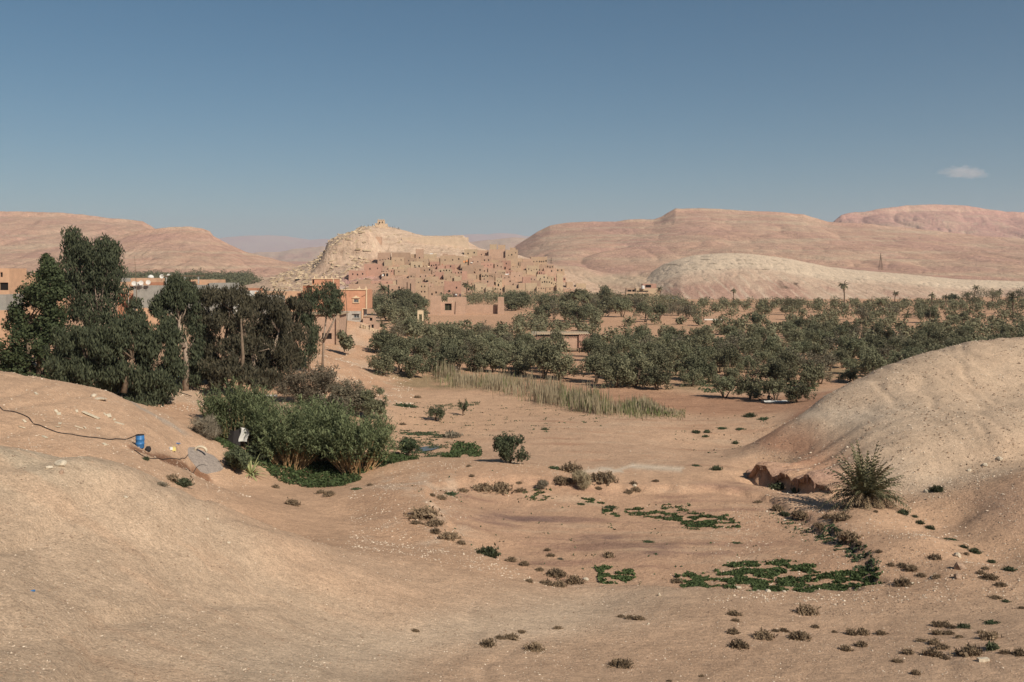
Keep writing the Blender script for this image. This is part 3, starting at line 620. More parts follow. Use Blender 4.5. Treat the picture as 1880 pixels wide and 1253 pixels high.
def crown_tree(name, label, cat, group, base, blobs, n, l, w, leafm, barkm, seed, stems, droop=0, sub=2.2, rs=.9, trunk_r=.25, bias=1.0):
    """blobs and stems are relative to the base"""
    g = np.random.default_rng(seed); root = thing(name, label, cat, base, 0, group)
    t = MB(); r2 = random.Random(seed)
    for st in stems:
        pts = st; k = len(pts); t.tube(pts, [max(.03, trunk_r * (1 - .75 * i / (k - 1))) for i in range(k)], 7)
    for c, r in blobs:
        if r2.random() < .75:
            s = r2.choice(stems); p1 = Vector(c); low_ = [q for q in s[1:] if q[2] < p1.z - .12 * abs(s[-1][2])]
            if not low_: continue
            p0 = Vector(low_[-1]); m = p0.lerp(p1, .5) + Vector((r2.uniform(-.3, .3), r2.uniform(-.3, .3), r2.uniform(-.2, .5)))
            t.tube([p0, m, p1], [trunk_r * .35, trunk_r * .22, .04], 5)
    t.build('trunk', barkm, root, smooth=True)
    V, Q = leaves(g, clumpy(g, blobs, sub, rs), n, l, w, droop, .35, bias)
    obj('crown', mk_mesh('crown', V, Q, leafm), root)
    return root

def olive_proto(seed, leafm=None, n=3300, tall=1.0):
    g = np.random.default_rng(seed); blobs = []
    for i in range(9):
        a = g.random() * 6.28; r = (.3 + 1.5 * g.random()); blobs.append(((r * math.cos(a), r * math.sin(a), (1.5 + 1.7 * g.random() - .28 * r) * tall), (1.15, 1.15, 1.0 * tall)))
    stems = []
    for i in range(3):
        a = g.random() * 6.28; stems.append([(.1 * i, 0, -.3), (.5 * math.cos(a), .5 * math.sin(a), .8), (1.1 * math.cos(a), 1.1 * math.sin(a), 2.0 * tall)])
    return crown_tree('olive_tree', 'x', 'tree', None, (0, 0, -500), blobs, n, .29, .14, leafm or M_OLIVE, M_BARKD, seed, stems, 0, 2.0, .5, .14)

def palm_mesh(g, nf, L, crown_h, nseg=5, drop=1.0, leaflet=.55, lw=.10, up=.9, pinn=14, bend=1.9):
    """fronds with leaflets on both sides of an arching rib"""
    V = []; Q = []
    def quad(a, b, c, d):
        k = len(V); V.extend([a, b, c, d]); Q.append((k, k + 1, k + 2, k + 3))
    for i in range(nf):
        az = g.random() * 6.283; el = math.asin(max(-.9, min(.98, up - 1.25 * drop * (i / nf) + .12 * g.normal())))
        d = np.array([math.cos(az) * math.cos(el), math.sin(az) * math.cos(el), math.sin(el)]); p = np.array([0, 0, crown_h], float)
        ll = L * (.75 + .35 * g.random()); pts = [p.copy()]; N = pinn
        for s in range(N):
            d = d + np.array([0, 0, -bend / N * (.45 + .75 * s / N)]) * (.8 + .3 * g.random()); d /= np.linalg.norm(d); p = p + d * ll / N; pts.append(p.copy())
        side0 = np.cross(d, [0, 0, 1.0]); side0 = np.array([-math.sin(az), math.cos(az), 0])
        for s in range(1, N):
            t = (pts[s + 1] - pts[s - 1]); t /= np.linalg.norm(t); up_ = np.cross(side0, t)
            ln = leaflet * math.sin(math.pi * (s / N) ** .7 * .92 + .12) * (.8 + .4 * g.random())
            for sg in (-1, 1):
                q = side0 * sg * .75 + t * .75 + up_ * (.25 + .2 * g.normal()); q /= np.linalg.norm(q)
                w = t * lw * .5; quad(pts[s] - w, pts[s] + w, pts[s] + q * ln + w * .3 + np.array([0, 0, -.12 * ln]), pts[s] + q * ln * .97 - w * .3 + np.array([0, 0, -.14 * ln]))
            quad(pts[s - 1] + side0 * .02, pts[s - 1] - side0 * .02, pts[s] - side0 * .02, pts[s] + side0 * .02)
    return np.array(V), np.array(Q)

def palm_proto(seed, h, trunk=True, nf=34, L=2.6):
    g = np.random.default_rng(seed); root = thing('date_palm', 'x', 'palm', (0, 0, -500))
    t = MB(); pts = [(0, 0, -.4), (.1, 0, h * .5), (.25 * (seed % 3 - 1), .1, h)]
    t.tube(pts, [.26, .2, .24], 8)
    for k in range(int(h * 2.2)):      # stubs of cut fronds
        a = k * 2.4; z = .4 + k / 2.2; t.box((.24 * math.cos(a), .24 * math.sin(a), z), (.16, .1, .16), a)
    t.build('trunk', M_BARKD, root)
    V, Q = palm_mesh(g, nf, L, h, pinn=9, leaflet=.6, lw=.26); V[:, 0] += .25 * (seed % 3 - 1)
    obj('crown', mk_mesh('crown', V, Q, M_PALM), root)
    V, Q = palm_mesh(g, 7, L * .8, h - .1, pinn=7, leaflet=.5, lw=.22, up=-.35, drop=.5); V[:, 0] += .25 * (seed % 3 - 1)
    obj('dead_fronds', mk_mesh('dead_fronds', V, Q, M_PALMDRY), root)
    return root

# ------------------------------------------------------------------ olive grove
def hashf(i): return random.Random(i * 7919 + 13).random()
def build_grove():
    protos = [olive_proto(100 + i, M_OLIVE) for i in range(5)] + [olive_proto(130, M_TAM, 1300), olive_proto(131, M_OLIVE, 2300, 1.2)]
    spots = []   # (x, y, width, proto, row)
    front = [(703, 690, 5.5), (757, 694, 4.8), (735, 684, 5), (800, 684, 5.5), (838, 684, 5.5), (872, 682, 5.2), (908, 684, 5.8), (955, 688, 5.4), (998, 695, 7.2), (1030, 697, 6), (1094, 704, 5.6), (1130, 712, 5.8), (1166, 712, 6), (1208, 716, 5.2),
             (1238, 690, 4), (1272, 700, 5.6), (1300, 703, 4.6), (1331, 731, 4.6), (1374, 734, 4.2), (1424, 737, 4.6), (1466, 739, 3.9), (1345, 705, 3.4), (1400, 704, 5.6), (1440, 708, 5.2), (1485, 712, 5)]
    for (a, b, w) in front:
        x, y, z = at(a, b, 120, 260); spots.append((x, y, w, 0))
    g = np.random.default_rng(21); cand = []
    for yy in np.arange(150, 700, 4.6):
        for xx in np.arange(-150, 380, 4.6):
            x = xx + g.uniform(-2, 2); y = yy + g.uniform(-2, 2); px = px_of(x, y); py = HY + F * EYE / y
            if px > 1960 or px < 600: continue
            ok = False
            if (592 if px < 1100 else 611) + 4 * math.sin(px / 60) < py < 694 + max(0, min(18, (px - 1000) * .08)) and px > 640: ok = True
            if px < 700 and py > 655: ok = False
            if px < 745 and ok:
                pr_ = HY + F * (EYE - gz(x, y)) / y; ok = pr_ > 648 if px < 700 else (pr_ > 625 if px < 722 else pr_ > 600)
            if 590 <= py < 612 and 1110 < px < 1240 and g.random() < .3: ok = False
            if 551 < py < 577 - (0 if px > 1100 else 2) and px > 930 and (px < 1250 or py > 562): ok = True
            if 547 < py < 580 and 690 < px < 780: ok = True
            if 548 < py < 574 and 855 < px < 935 and g.random() < .6: ok = True
            if py < 556 and px > 1120 and px < 1280: ok = False
            if 577 <= py <= 585: ok = False
            if 583 < py < 606 and px > 1100: ok = g.random() < (.14 if px < 1500 else .3)
            if 768 < px < 935 and py < 605: ok = (552 < py < 566 and (812 < px < 836 or 858 < px < 912 or px > 926) and g.random() < .75)
            if 600 < py < 645 and 975 < px < 1090: ok = ok and not (612 < py < 650)
            if 640 < py < 700 and 1035 < px < 1075: ok = False
            if px > 1500 and 606 < py < 665 and g.random() < .25: ok = False
            if px < 780 and 577 < py < 600: ok = px > 700
            if ok: cand.append((x, y))
    g.shuffle(cand)
    for (x, y) in cand:
        s_ = (x, y)
        mn = 4.5 if y < 240 else (5.8 if y < 340 else 9.5)
        if all((x - s[0]) ** 2 + (y - s[1]) ** 2 > mn * mn for s in spots): spots.append((x, y, (4.9 if y < 340 else 8.6 if px_of(s_[0], s_[1]) < 1250 else 6.2) * g.uniform(.78, 1.2), 1))
    spots.sort(key=lambda s: s[1] / s[2])
    print('GROVE', len(spots), sum(1 for s in spots if s[1] < 340))
    objs = spots[:296]; rest = spots[296:]
    # name each tree by its belt and by counting along the row
    def belt(s):
        py = HY + F * EYE / s[1]
        return ('front row of the grove' if py > 682 else 'second belt of the grove' if py > 655 else 'middle belt of the grove' if py > 632 else 'rear belt of the grove' if py > 612
                else 'last belt before the pink field' if py > 597 else 'scrub on the pink field strip' if py > 577 else 'far belt beyond the mud wall')
    by = {}
    for s in objs: by.setdefault(belt(s), []).append(s)
    ones = ['', 'first', 'second', 'third', 'fourth', 'fifth', 'sixth', 'seventh', 'eighth', 'ninth', 'tenth', 'eleventh', 'twelfth', 'thirteenth', 'fourteenth', 'fifteenth', 'sixteenth', 'seventeenth', 'eighteenth', 'nineteenth']
    tens = ['', '', 'twent', 'thirt', 'fort', 'fift', 'sixt', 'sevent', 'eight', 'ninet']
    global ordinal
    def ordinal(n):
        if n < 20: return ones[n]
        if n >= 100: return ('hundred-and-' + ordinal(n - 100)) if n > 100 else 'hundredth'
        return tens[n // 10] + ('ieth' if n % 10 == 0 else 'y-' + ones[n % 10])
    first = [True] * len(protos)
    for bname, L in by.items():
        L.sort(key=lambda s: px_of(s[0], s[1]))
        for i, s in enumerate(L):
            k = int(hashf(int(s[0] * 31 + s[1] * 17)) * 7)
            if s[3] == 0: k = k % 5
            sc = s[2] / 4.6; rz = hashf(int(s[0] * 53 + s[1])) * 6.28
            vz = sc * (.82 + .3 * hashf(int(s[0] * 11 + 5))); z = gz(s[0], s[1])
            kind = ('brownish feathery tree' if k == 5 else 'taller rounded tree' if k == 6 else 'grey-green olive tree')
            lab = f"{kind} in the {bname}, {ordinal(i + 1)} from the orange house"
            if first[k]:
                first[k] = False; t = protos[k]; t.location = (s[0], s[1], z); t.rotation_euler = (0, 0, rz); t.scale = (sc, sc, vz); t['label'] = lab; t['group'] = 'trees of the olive grove'
            else: t = copy_thing(protos[k], (s[0], s[1], z), rz, (sc, sc, vz), lab, 'trees of the olive grove')
    # the smallest far ones as one mass
    if rest:
        VV = []; n = 0
        for s in rest:
            gg = np.random.default_rng(int(abs(s[0]) * 7 + s[1])); w = s[2] / 4.6; bl = [((s[0] + gg.uniform(-1.4, 1.4) * w, s[1] + gg.uniform(-1.4, 1.4) * w, gz(s[0], s[1]) + gg.uniform(.9, 2.6) * w), 1.25 * w) for _ in range(6)]
            V, Q = leaves(gg, bl, 230, .75, .42, 0, .5); VV.append(V)
        V = np.concatenate(VV); tag(obj('distant_scrub', mk_mesh('distant_scrub', V, np.arange(len(V)).reshape(-1, 4), M_OLIVE)), 'far green scrub filling the valley behind the grove', 'scrub', kind='stuff')
build_grove()

def build_far_green():
    """trees of the oasis on the far western plain: one band nobody could count"""
    g = np.random.default_rng(9); bl = []
    for i in range(420):
        px = g.uniform(215, 520); d = g.uniform(820, 1300); 
        if px > 470: px -= 60
        x = (px - CX) / F * d; h = g.uniform(2.5, 6.5) * (1.5 if g.random() < .15 else 1); z0 = max(gz(x, d), hill_z('western_terrace', x, d) if px > -400 else 0) + 3
        bl += [((x + g.uniform(-3, 3), d + g.uniform(-3, 3), z0 - 3 + h * .6), (g.uniform(3, 6), 4, h * .6))]
    for i in range(60):
        px = g.uniform(-60, 120); d = g.uniform(700, 1000); bl.append((((px - CX) / F * d, d, 9), (4, 4, 4)))
    V, Q = leaves(g, bl, 26000, 1.5, .9, 0, .6)
    tag(obj('oasis_trees', mk_mesh('oasis_trees', V, Q, M_OLIVE)), 'green band of oasis trees on the far plain', 'trees', kind='stuff')
build_far_green()

# ------------------------------------------------------------------ palms
def build_palms():
    pr = [palm_proto(1, 4.5), palm_proto(2, 1.2, nf=40, L=3.2), palm_proto(3, 6.5, nf=26, L=2.3)]
    used = [False] * 3
    P_ = [ # photo column, row of the crown's foot, width in pixels, proto, place
        (703, 562, 22, 0, 'rising before the tall mud wall, nearer the orange house'), (735, 562, 18, 0, 'rising before the tall mud wall, beside a thin dark cypress'), (1213, 545, 9, 2, 'standing beside the car park at the foot of the pale mound'), (1175, 546, 8, 0, 'standing before the shop roofs'),
        (1181, 557, 20, 1, 'low and bushy below the shop roofs'), (1347, 556, 9, 2, 'slim and alone against the pink foot of the pale mound'), (1550, 560, 15, 2, 'alone below the foot of the pale mound'), (1405, 572, 26, 1, 'low and bushy in the far belt'), (1511, 590, 26, 1, 'with a skirt of dead fronds at the edge of the pink field'),
        (1580, 578, 28, 1, 'broad and dark in the far belt'), (1617, 577, 16, 0, 'next after the broad dark palm'), (1643, 563, 10, 2, 'small and pale behind the far belt'), (1711, 570, 11, 2, 'small, between two thick bushes'), (1737, 570, 10, 2, 'slender and single, before the big round tree'), (1752, 575, 14, 0, 'next to the slender single palm'),
        (1780, 580, 26, 1, 'wide, under the big round tree'), (1327, 612, 30, 1, 'squat, spreading over the grove canopy'), (1430, 640, 22, 1, 'yellowish and squat amid the grove'), (1055, 575, 24, 0, 'with hanging dead fronds behind the mud wall'), (1075, 577, 22, 0, 'second with dead fronds behind the mud wall'), (1042, 578, 18, 0, 'short, at the end of the palm pair behind the wall'), (1115, 552, 14, 0, 'at the village edge over the far belt'),
        (750, 605, 26, 1, 'squat, in the thicket by the small arch'), (700, 610, 26, 1, 'squat, just beside the pink stepped hut'), (857, 540, 12, 2, 'leaning over the mud walls'), (867, 548, 10, 2, 'tall and thin beside the leaning palm'), (830, 556, 12, 0, 'behind the gate towers'), (815, 552, 12, 0, 'peeping over the first gate tower'),
        (473, 541, 17, 0, 'round-headed, on bare sand by the white wall'), (450, 528, 9, 0, 'small, on the pale sand behind the grey block wall'), (1790, 540, 10, 2, 'on the pale plain beyond the big round tree'), (1835, 545, 12, 0, 'on the plain at the far end'), (1860, 578, 22, 0, 'dark, last of the far belt'), (1665, 585, 20, 1, 'low beside the field strip'), (1755, 585, 22, 1, 'low with dry fronds near the field strip')]
    for (px, py, w, k, lab) in P_:
        d = min(F * EYE / (py - HY), 640); d = {473: 330, 450: 420}.get(px, d)
        x = (px - CX) / F * d; z = max(gz(x, d), hill_z('village_hill', x, d) if 480 < px < 1160 else -9)
        if 1790 <= px < 1860: z = max(z, hill_z('pale_mound', x, d))
        sc = w * d / F / (4.4 if k == 1 else 3.4 if k == 0 else 2.7)
        zt = EYE - (py - HY) / F * d
        lab = 'date palm ' + lab
        if not used[k]: used[k] = True; t = pr[k]; t.location = (x, d, z); t.scale = (sc,) * 3; t['label'] = lab; t['group'] = 'date palms of the oasis'
        else: t = copy_thing(pr[k], (x, d, z), hashf(px) * 6, sc, lab, 'date palms of the oasis')
    # thin dark cypress
    x, d = (713 - CX) / F * 520, 520
    g = np.random.default_rng(4); bl = [((0, 0, 1 + .8 * i), (.75 * (1 - i / 13), .75 * (1 - i / 13), .9)) for i in range(12)]
    crown_tree('cypress', 'thin dark cypress between two palms before the tall mud wall', 'cypress', None, (x, d, gz(x, d)), bl, 900, .5, .3, M_EUC, M_BARKD, 9, [[(0, 0, -.3), (0, 0, 4), (0, 0, 9)]], 0, 3, .4, .12)
    # big round tree and its neighbours on the eastern plain
    for j, (px, py, w, h, lab) in enumerate([(1786, 570, 44, 48, 'big round green tree towering over the eastern far belt'), (1748, 532, 22, 18, 'small dark tree alone on the pale sand under the long ridge'), (1822, 540, 34, 26, 'green thicket tree beside the big round tree'), (1868, 540, 38, 30, 'dense dark tree at the end of the eastern plain'),
                                             (1455, 580, 50, 34, 'large spreading green tree in the far belt'), (1690, 580, 34, 26, 'dense green tree over the far field strip'), (1600, 588, 26, 18, 'pale grey-green bush tree at the field strip'), (1387, 598, 34, 22, 'dark round bush alone on the pink field strip'),
                                             (1130, 578, 44, 30, 'pale grey-green spreading tree at the near end of the far belt'), (1245, 582, 60, 26, 'greyish leafless thicket tree in the far belt'), (36, 506, 28, 28, 'dark round pine standing over the town roofs')]):
        d = F * EYE / (py - HY) if py > 545 else 600; 
        if px == 36: d = 215
        x = (px - CX) / F * d; k = d / F; W = w * k; Hh = h * k; g = np.random.default_rng(50 + j); z = max(gz(x, d), hill_z('pale_mound', x, d) if 1130 < px < 2000 else -9)
        if px == 36: z = EYE - (525 - HY) / F * d
        bl = [((g.uniform(-.3, .3) * W, g.uniform(-.3, .3) * W, Hh * g.uniform(.3, .8)), (W * .24, W * .24, Hh * .22)) for _ in range(12)]
        crown_tree('spreading_tree', lab, 'tree', 'larger trees of the plain', (x, d, z), bl, 2600, .3 + .1 * k * 5, .22, M_TAM if 'leafless' in lab else (M_EUC if 'dark' in lab else M_OLIVE), M_BARKD, 60 + j, [[(0, 0, -.5), (.1, 0, Hh * .3), (.2, 0, Hh * .6)]], 0, 2.6, W * .09, W * .03)
build_palms()

# ------------------------------------------------------------------ tall trees over the bank (eucalyptus and others)
def px_tree(name, label, cat, base, lobes, n, l, w, leafm, barkm, seed, stem_px=None, droop=.6, rs=.9, trunk_r=.35, group='tall trees along the bank'):
    """lobes: photo (column, row, half width, half height) of crown parts around the tree's own distance"""
    bx, by, d = base; x0, y0, z0 = (bx - CX) / F * d, d, EYE - (by - HY) / F * d
    k = d / F; g = np.random.default_rng(seed); blobs = []
    for (a, b, hw, hh) in lobes:
        blobs.append((((a - bx) * k, g.uniform(-.35, .35) * hw * k * 1.6, (by - b) * k), (hw * k * 1.12, hw * k * 1.0, hh * k * 1.1)))
        for _ in range(2): blobs.append((((a - bx + g.uniform(-.8, .8) * hw) * k, g.uniform(.2, 1.3) * hw * k, (by - b + g.uniform(-.7, .7) * hh) * k), (hw * k * .75, hw * k * .75, hh * k * .7)))
    stems = []
    for st in (stem_px or [[(bx, by), (bx + 5, by - 60), (bx, by - 130)]]):
        stems.append([((a - bx) * k, 0.0 + .3 * i, (by - b) * k - (.6 if i == 0 else 0)) for i, (a, b) in enumerate(st)])
    return crown_tree(name, label, cat, group, (x0, y0, z0), blobs, n, l, w, leafm, barkm, seed, stems, droop, 1.6, rs, trunk_r)
px_tree('eucalyptus_tree', 'tallest dark eucalyptus with two peaks rising above the far mesa', 'tree', (172, 706, 134),
        [(155, 490, 22, 28), (190, 500, 22, 26), (150, 530, 28, 30), (205, 470, 12, 20), (133, 440, 12, 22), (128, 475, 15, 28), (131, 520, 16, 30), (158, 455, 12, 16), (188, 450, 20, 24), (175, 480, 22, 28), (203, 490, 20, 34), (170, 530, 28, 34), (205, 535, 22, 36), (140, 560, 25, 30), (185, 580, 35, 36), (150, 600, 30, 30), (210, 600, 22, 30), (150, 650, 34, 34), (200, 655, 30, 34)],
        22950, .56, .15, M_EUC, M_BARK, 201, [[(172, 706), (168, 640), (150, 540), (135, 450)], [(174, 706), (180, 600), (190, 470)]], rs=1.05)
px_tree('broadleaf_tree', 'round dark green broadleaf tree at the edge beside the grey block wall', 'tree', (55, 700, 124),
        [(60, 545, 34, 28), (30, 575, 26, 30), (85, 580, 30, 40), (45, 615, 38, 30), (80, 640, 36, 34), (20, 640, 22, 30), (40, 670, 34, 26), (70, 690, 34, 18), (15, 690, 22, 18), (90, 510, 16, 18), (95, 540, 22, 26)],
        20250, .34, .24, M_POP, M_BARKD, 202, [[(55, 700), (50, 640), (40, 600)], [(70, 700), (72, 620), (80, 560)]], droop=.2, rs=.95)
px_tree('broadleaf_tree', 'ragged small-leaved tree top peeping between the pine and the tallest eucalyptus', 'tree', (96, 700, 150),
        [(84, 480, 8, 12), (95, 500, 16, 20), (105, 495, 10, 16), (75, 510, 12, 12), (92, 535, 26, 30), (95, 590, 24, 34), (95, 650, 20, 30)], 6000, .4, .22, M_POP, M_BARKD, 203, droop=.2, rs=.7)
px_tree('willow_like_tree', 'wide weeping tree with drooping foliage in front of the tallest eucalyptus', 'tree', (165, 716, 112),
        [(150, 625, 40, 34), (190, 610, 34, 34), (120, 655, 34, 40), (160, 680, 44, 32), (205, 660, 30, 40), (215, 700, 30, 26), (110, 690, 30, 20), (235, 600, 18, 16), (225, 635, 20, 24), (130, 700, 34, 20), (180, 708, 36, 18), (235, 680, 20, 30)],
        22100, .50, .14, M_EUC, M_BARKD, 204, [[(165, 720), (160, 670), (140, 620)], [(227, 712), (232, 690), (240, 660)]], rs=.85, droop=.65)
px_tree('willow_like_tree', 'weeping tree beside the forked pale trunk, hanging over the dark hollow', 'tree', (265, 728, 114),
        [(255, 620, 24, 28), (280, 640, 26, 34), (300, 610, 22, 26), (262, 670, 26, 30), (290, 690, 24, 26), (250, 715, 26, 22), (240, 735, 22, 18), (315, 660, 16, 34), (300, 715, 20, 22), (275, 735, 24, 16)],
        14300, .50, .14, M_EUC, M_BARKD, 205, [[(265, 735), (262, 690), (270, 640)]], rs=.8, droop=.65)
px_tree('eucalyptus_tree', 'eucalyptus with a long pale forked trunk and a small tufted top', 'tree', (336, 708, 124),
        [(318, 520, 14, 10), (330, 535, 22, 16), (308, 545, 20, 14), (345, 545, 14, 14), (298, 565, 18, 10), (288, 572, 12, 8), (325, 560, 20, 12), (310, 600, 14, 18), (352, 600, 14, 30), (358, 640, 14, 34), (322, 650, 12, 30), (360, 680, 12, 24)],
        13000, .50, .14, M_EUC, M_BARK, 206, [[(341, 708), (341, 660), (336, 630), (322, 600), (318, 565), (322, 540)], [(336, 630), (330, 615), (326, 590), (336, 560)]], rs=.7, droop=.6, trunk_r=.42)
px_tree('eucalyptus_tree', 'broad olive-brown eucalyptus, next after the one with the pale trunk', 'tree', (405, 700, 126),
        [(385, 550, 26, 18), (420, 545, 26, 16), (360, 575, 24, 22), (400, 585, 32, 26), (440, 580, 24, 26), (380, 620, 28, 30), (425, 630, 28, 30), (400, 660, 30, 26), (372, 665, 18, 26), (385, 690, 20, 18), (350, 690, 14, 16)],
        19500, .50, .14, M_EUCB, M_BARKD, 207, [[(405, 700), (410, 640), (420, 570)], [(425, 700), (440, 660), (450, 620)]], rs=.85)
px_tree('eucalyptus_tree', 'dark brown eucalyptus in the middle of the row with bare grey twigs low down', 'tree', (470, 698, 132),
        [(455, 560, 26, 16), (490, 560, 26, 18), (470, 590, 34, 26), (510, 595, 26, 28), (450, 625, 28, 30), (495, 640, 32, 32), (470, 670, 34, 24), (435, 670, 22, 26), (525, 650, 18, 26), (490, 688, 26, 14), (455, 690, 22, 14)],
        19500, .50, .14, M_EUCB, M_BARK, 208, [[(470, 698), (462, 650), (450, 610)], [(480, 698), (500, 650), (510, 610)]], rs=.85)
px_tree('eucalyptus_tree', 'dark low tree between the brown eucalyptus and the flat-roofed mud building', 'tree', (530, 694, 138),
        [(525, 570, 22, 16), (545, 560, 16, 12), (520, 600, 24, 24), (540, 620, 18, 22), (515, 640, 22, 26), (530, 670, 20, 20)],
        10400, .50, .14, M_EUCB, M_BARKD, 209, rs=.8)
px_tree('eucalyptus_tree', 'thin open eucalyptus leaning before the orange house and the mud building', 'tree', (592, 672, 150),
        [(572, 545, 18, 14), (592, 538, 20, 14), (560, 560, 18, 14), (608, 548, 13, 12), (620, 558, 9, 12), (590, 565, 24, 14), (555, 580, 14, 12), (575, 610, 8, 18), (566, 640, 10, 20), (558, 600, 12, 20), (550, 660, 8, 14)],
        9840, .48, .13, M_EUC, M_BARK, 210, [[(592, 672), (594, 620), (598, 580), (592, 550)], [(568, 676), (566, 630), (572, 590), (566, 560)], [(594, 620), (612, 590), (622, 565)]], rs=.75, trunk_r=.2)
px_tree('eucalyptus_tree', 'small bushy tree low on the bank under the brown eucalyptus', 'tree', (440, 716, 122), [(425, 680, 18, 18), (450, 685, 20, 20), (470, 700, 16, 14), (400, 690, 16, 18)], 4200, .55, .16, M_EUCB, M_BARKD, 211, rs=.7)
px_tree('broadleaf_tree', 'green bush hugging the right end of the mud building'.replace('right', 'open'), 'tree', (632, 640, 176), [(632, 622, 8, 9), (630, 632, 8, 8), (638, 628, 6, 7)], 1800, .5, .3, M_OLIVE, M_BARKD, 212, rs=.6, trunk_r=.1, droop=0)
px_tree('broadleaf_tree', 'small feathery tree before the grey concrete house', 'tree', (245, 600, 190), [(248, 560, 9, 12), (240, 575, 9, 10), (252, 580, 8, 12)], 1500, .5, .25, M_EUC, M_BARKD, 213, rs=.6, trunk_r=.12)
for i, (a, b) in enumerate([(262, 742), (290, 748), (312, 742), (235, 728)]):
    pass

# ------------------------------------------------------------------ cane thicket
def blades(g, roots, h, lean, nl, leaf_l, leaf_w, top_only=.25, sr=.022, curl=.6, split=.5):
    """stalks with arching leaves; returns stalk and leaf geometry"""
    SV, SF, LV, LF = [], [], [], []; Rm = max(math.hypot(q[0], q[1]) for q in roots)
    for (x, y, z) in roots:
        rr_ = math.hypot(x, y) / Rm; az = math.atan2(y, x) + .9 * g.normal(); hh = h * (1.08 - .42 * rr_ ** 2) * g.uniform(.72, 1.08); ln = lean * (.25 + 1.1 * rr_) * g.uniform(.4, 1.2)
        top = np.array([x + math.cos(az) * ln * hh, y + math.sin(az) * ln * hh, z + hh * math.cos(min(ln, 1) * .8)])
        p0 = np.array([x, y, z]); mid = (p0 + top) / 2 + np.array([0, 0, .06 * hh]); pts = [p0, mid, top]
        s = np.array([-math.sin(az), math.cos(az), 0]) * sr; s2 = np.array([math.cos(az), math.sin(az), 0]) * sr
        for ss_ in (s, s2):
            b = len(SV); SV.extend([pts[0] - ss_, pts[0] + ss_, pts[1] - ss_ * .8, pts[1] + ss_ * .8]); SF.append((b, b + 1, b + 3, b + 2))
            b = len(LV); LV.extend([pts[1] - ss_ * .8, pts[1] + ss_ * .8, pts[2] - ss_ * .3, pts[2] + ss_ * .3]); LF.append((b, b + 1, b + 3, b + 2))
        for j in range(nl):
            t = top_only + (1 - top_only) * (j + g.random()) / nl
            q = p0 * (1 - t) ** 2 + 2 * mid * t * (1 - t) + top * t * t if False else (p0 + (mid - p0) * t * 2 if t < .5 else mid + (top - mid) * (t - .5) * 2)
            a = g.random() * 6.28; out = np.array([math.cos(a), math.sin(a), .9 * g.uniform(.3, 1.3)]); out /= np.linalg.norm(out)
            L = leaf_l * g.uniform(.6, 1.15); e1 = q + out * L * .55; e2 = e1 + (out * .7 + np.array([0, 0, -curl])) * L * .5
            w = np.array([-math.sin(a), math.cos(a), 0]) * leaf_w * .5
            b = len(LV); LV.extend([q - w * .5, q + w * .5, e1 - w, e1 + w, e2]); LF.extend([(b, b + 1, b + 3, b + 2), (b + 2, b + 3, b + 4)])
    return SV, SF, LV, LF
def cane_clump(px, py, w_px, h_px, n, label, seed, lean=.35, low=.14, group='giant cane clumps'):
    x, y, z = at(px, py, 60, 200); g = np.random.default_rng(seed); k = y / F; root = thing('cane_clump', label, 'cane', (x, y, z), 0, group)
    W = w_px * k * .5; h = h_px * k
    roots = [(r * math.cos(a), r * math.sin(a) * 1.0, -.15) for r, a in zip(W * .55 * np.sqrt(g.random(n)), g.random(n) * 6.28)]
    SV, SF, LV, LF = blades(g, roots, h, lean, 44, .85, .10, low, sr=.022 if low < .2 else .035)
    obj('stalks', mk_mesh('stalks', SV, SF, M_STALK), root); obj('leaves', mk_mesh('leaves', LV, LF, M_CANE), root)
cane_clump(428, 812, 95, 112, 95, 'tall cane clump with tan stalks beside the little shelter', 301, .40)
cane_clump(492, 830, 80, 92, 80, 'bushy cane clump directly behind the little shelter', 302, .42)
cane_clump(536, 856, 110, 105, 130, 'biggest cane clump with a fan of orange dry stalks above the green mat', 303, .6, low=.36)
cane_clump(600, 838, 90, 98, 100, 'dense green cane clump between the two fans of dry stalks', 304, .45)
cane_clump(655, 866, 105, 112, 130, 'cane clump nearest the pond with yellow dry stalk feet'.replace('nearest', 'beside'), 305, .6, low=.36)
cane_clump(575, 846, 70, 92, 70, 'cane clump in the heart of the thicket above the mat', 310, .5)
cane_clump(618, 848, 70, 98, 80, 'cane clump joining the two fans of dry stalks', 311, .5)
cane_clump(470, 800, 90, 80, 70, 'cane clump bridging the tall one and the main thicket', 312, .5)
cane_clump(395, 770, 60, 50, 40, 'low cane clump on the slope behind the tall one', 306, .5)
cane_clump(462, 778, 80, 70, 60, 'feathery cane clump on the bank behind the thicket', 307, .45)
cane_clump(570, 800, 110, 70, 90, 'cane clump filling the gap before the grey tamarisk', 308, .45)
cane_clump(690, 822, 60, 62, 50, 'slim cane clump leaning over the sand at the thicket end', 309, .5)

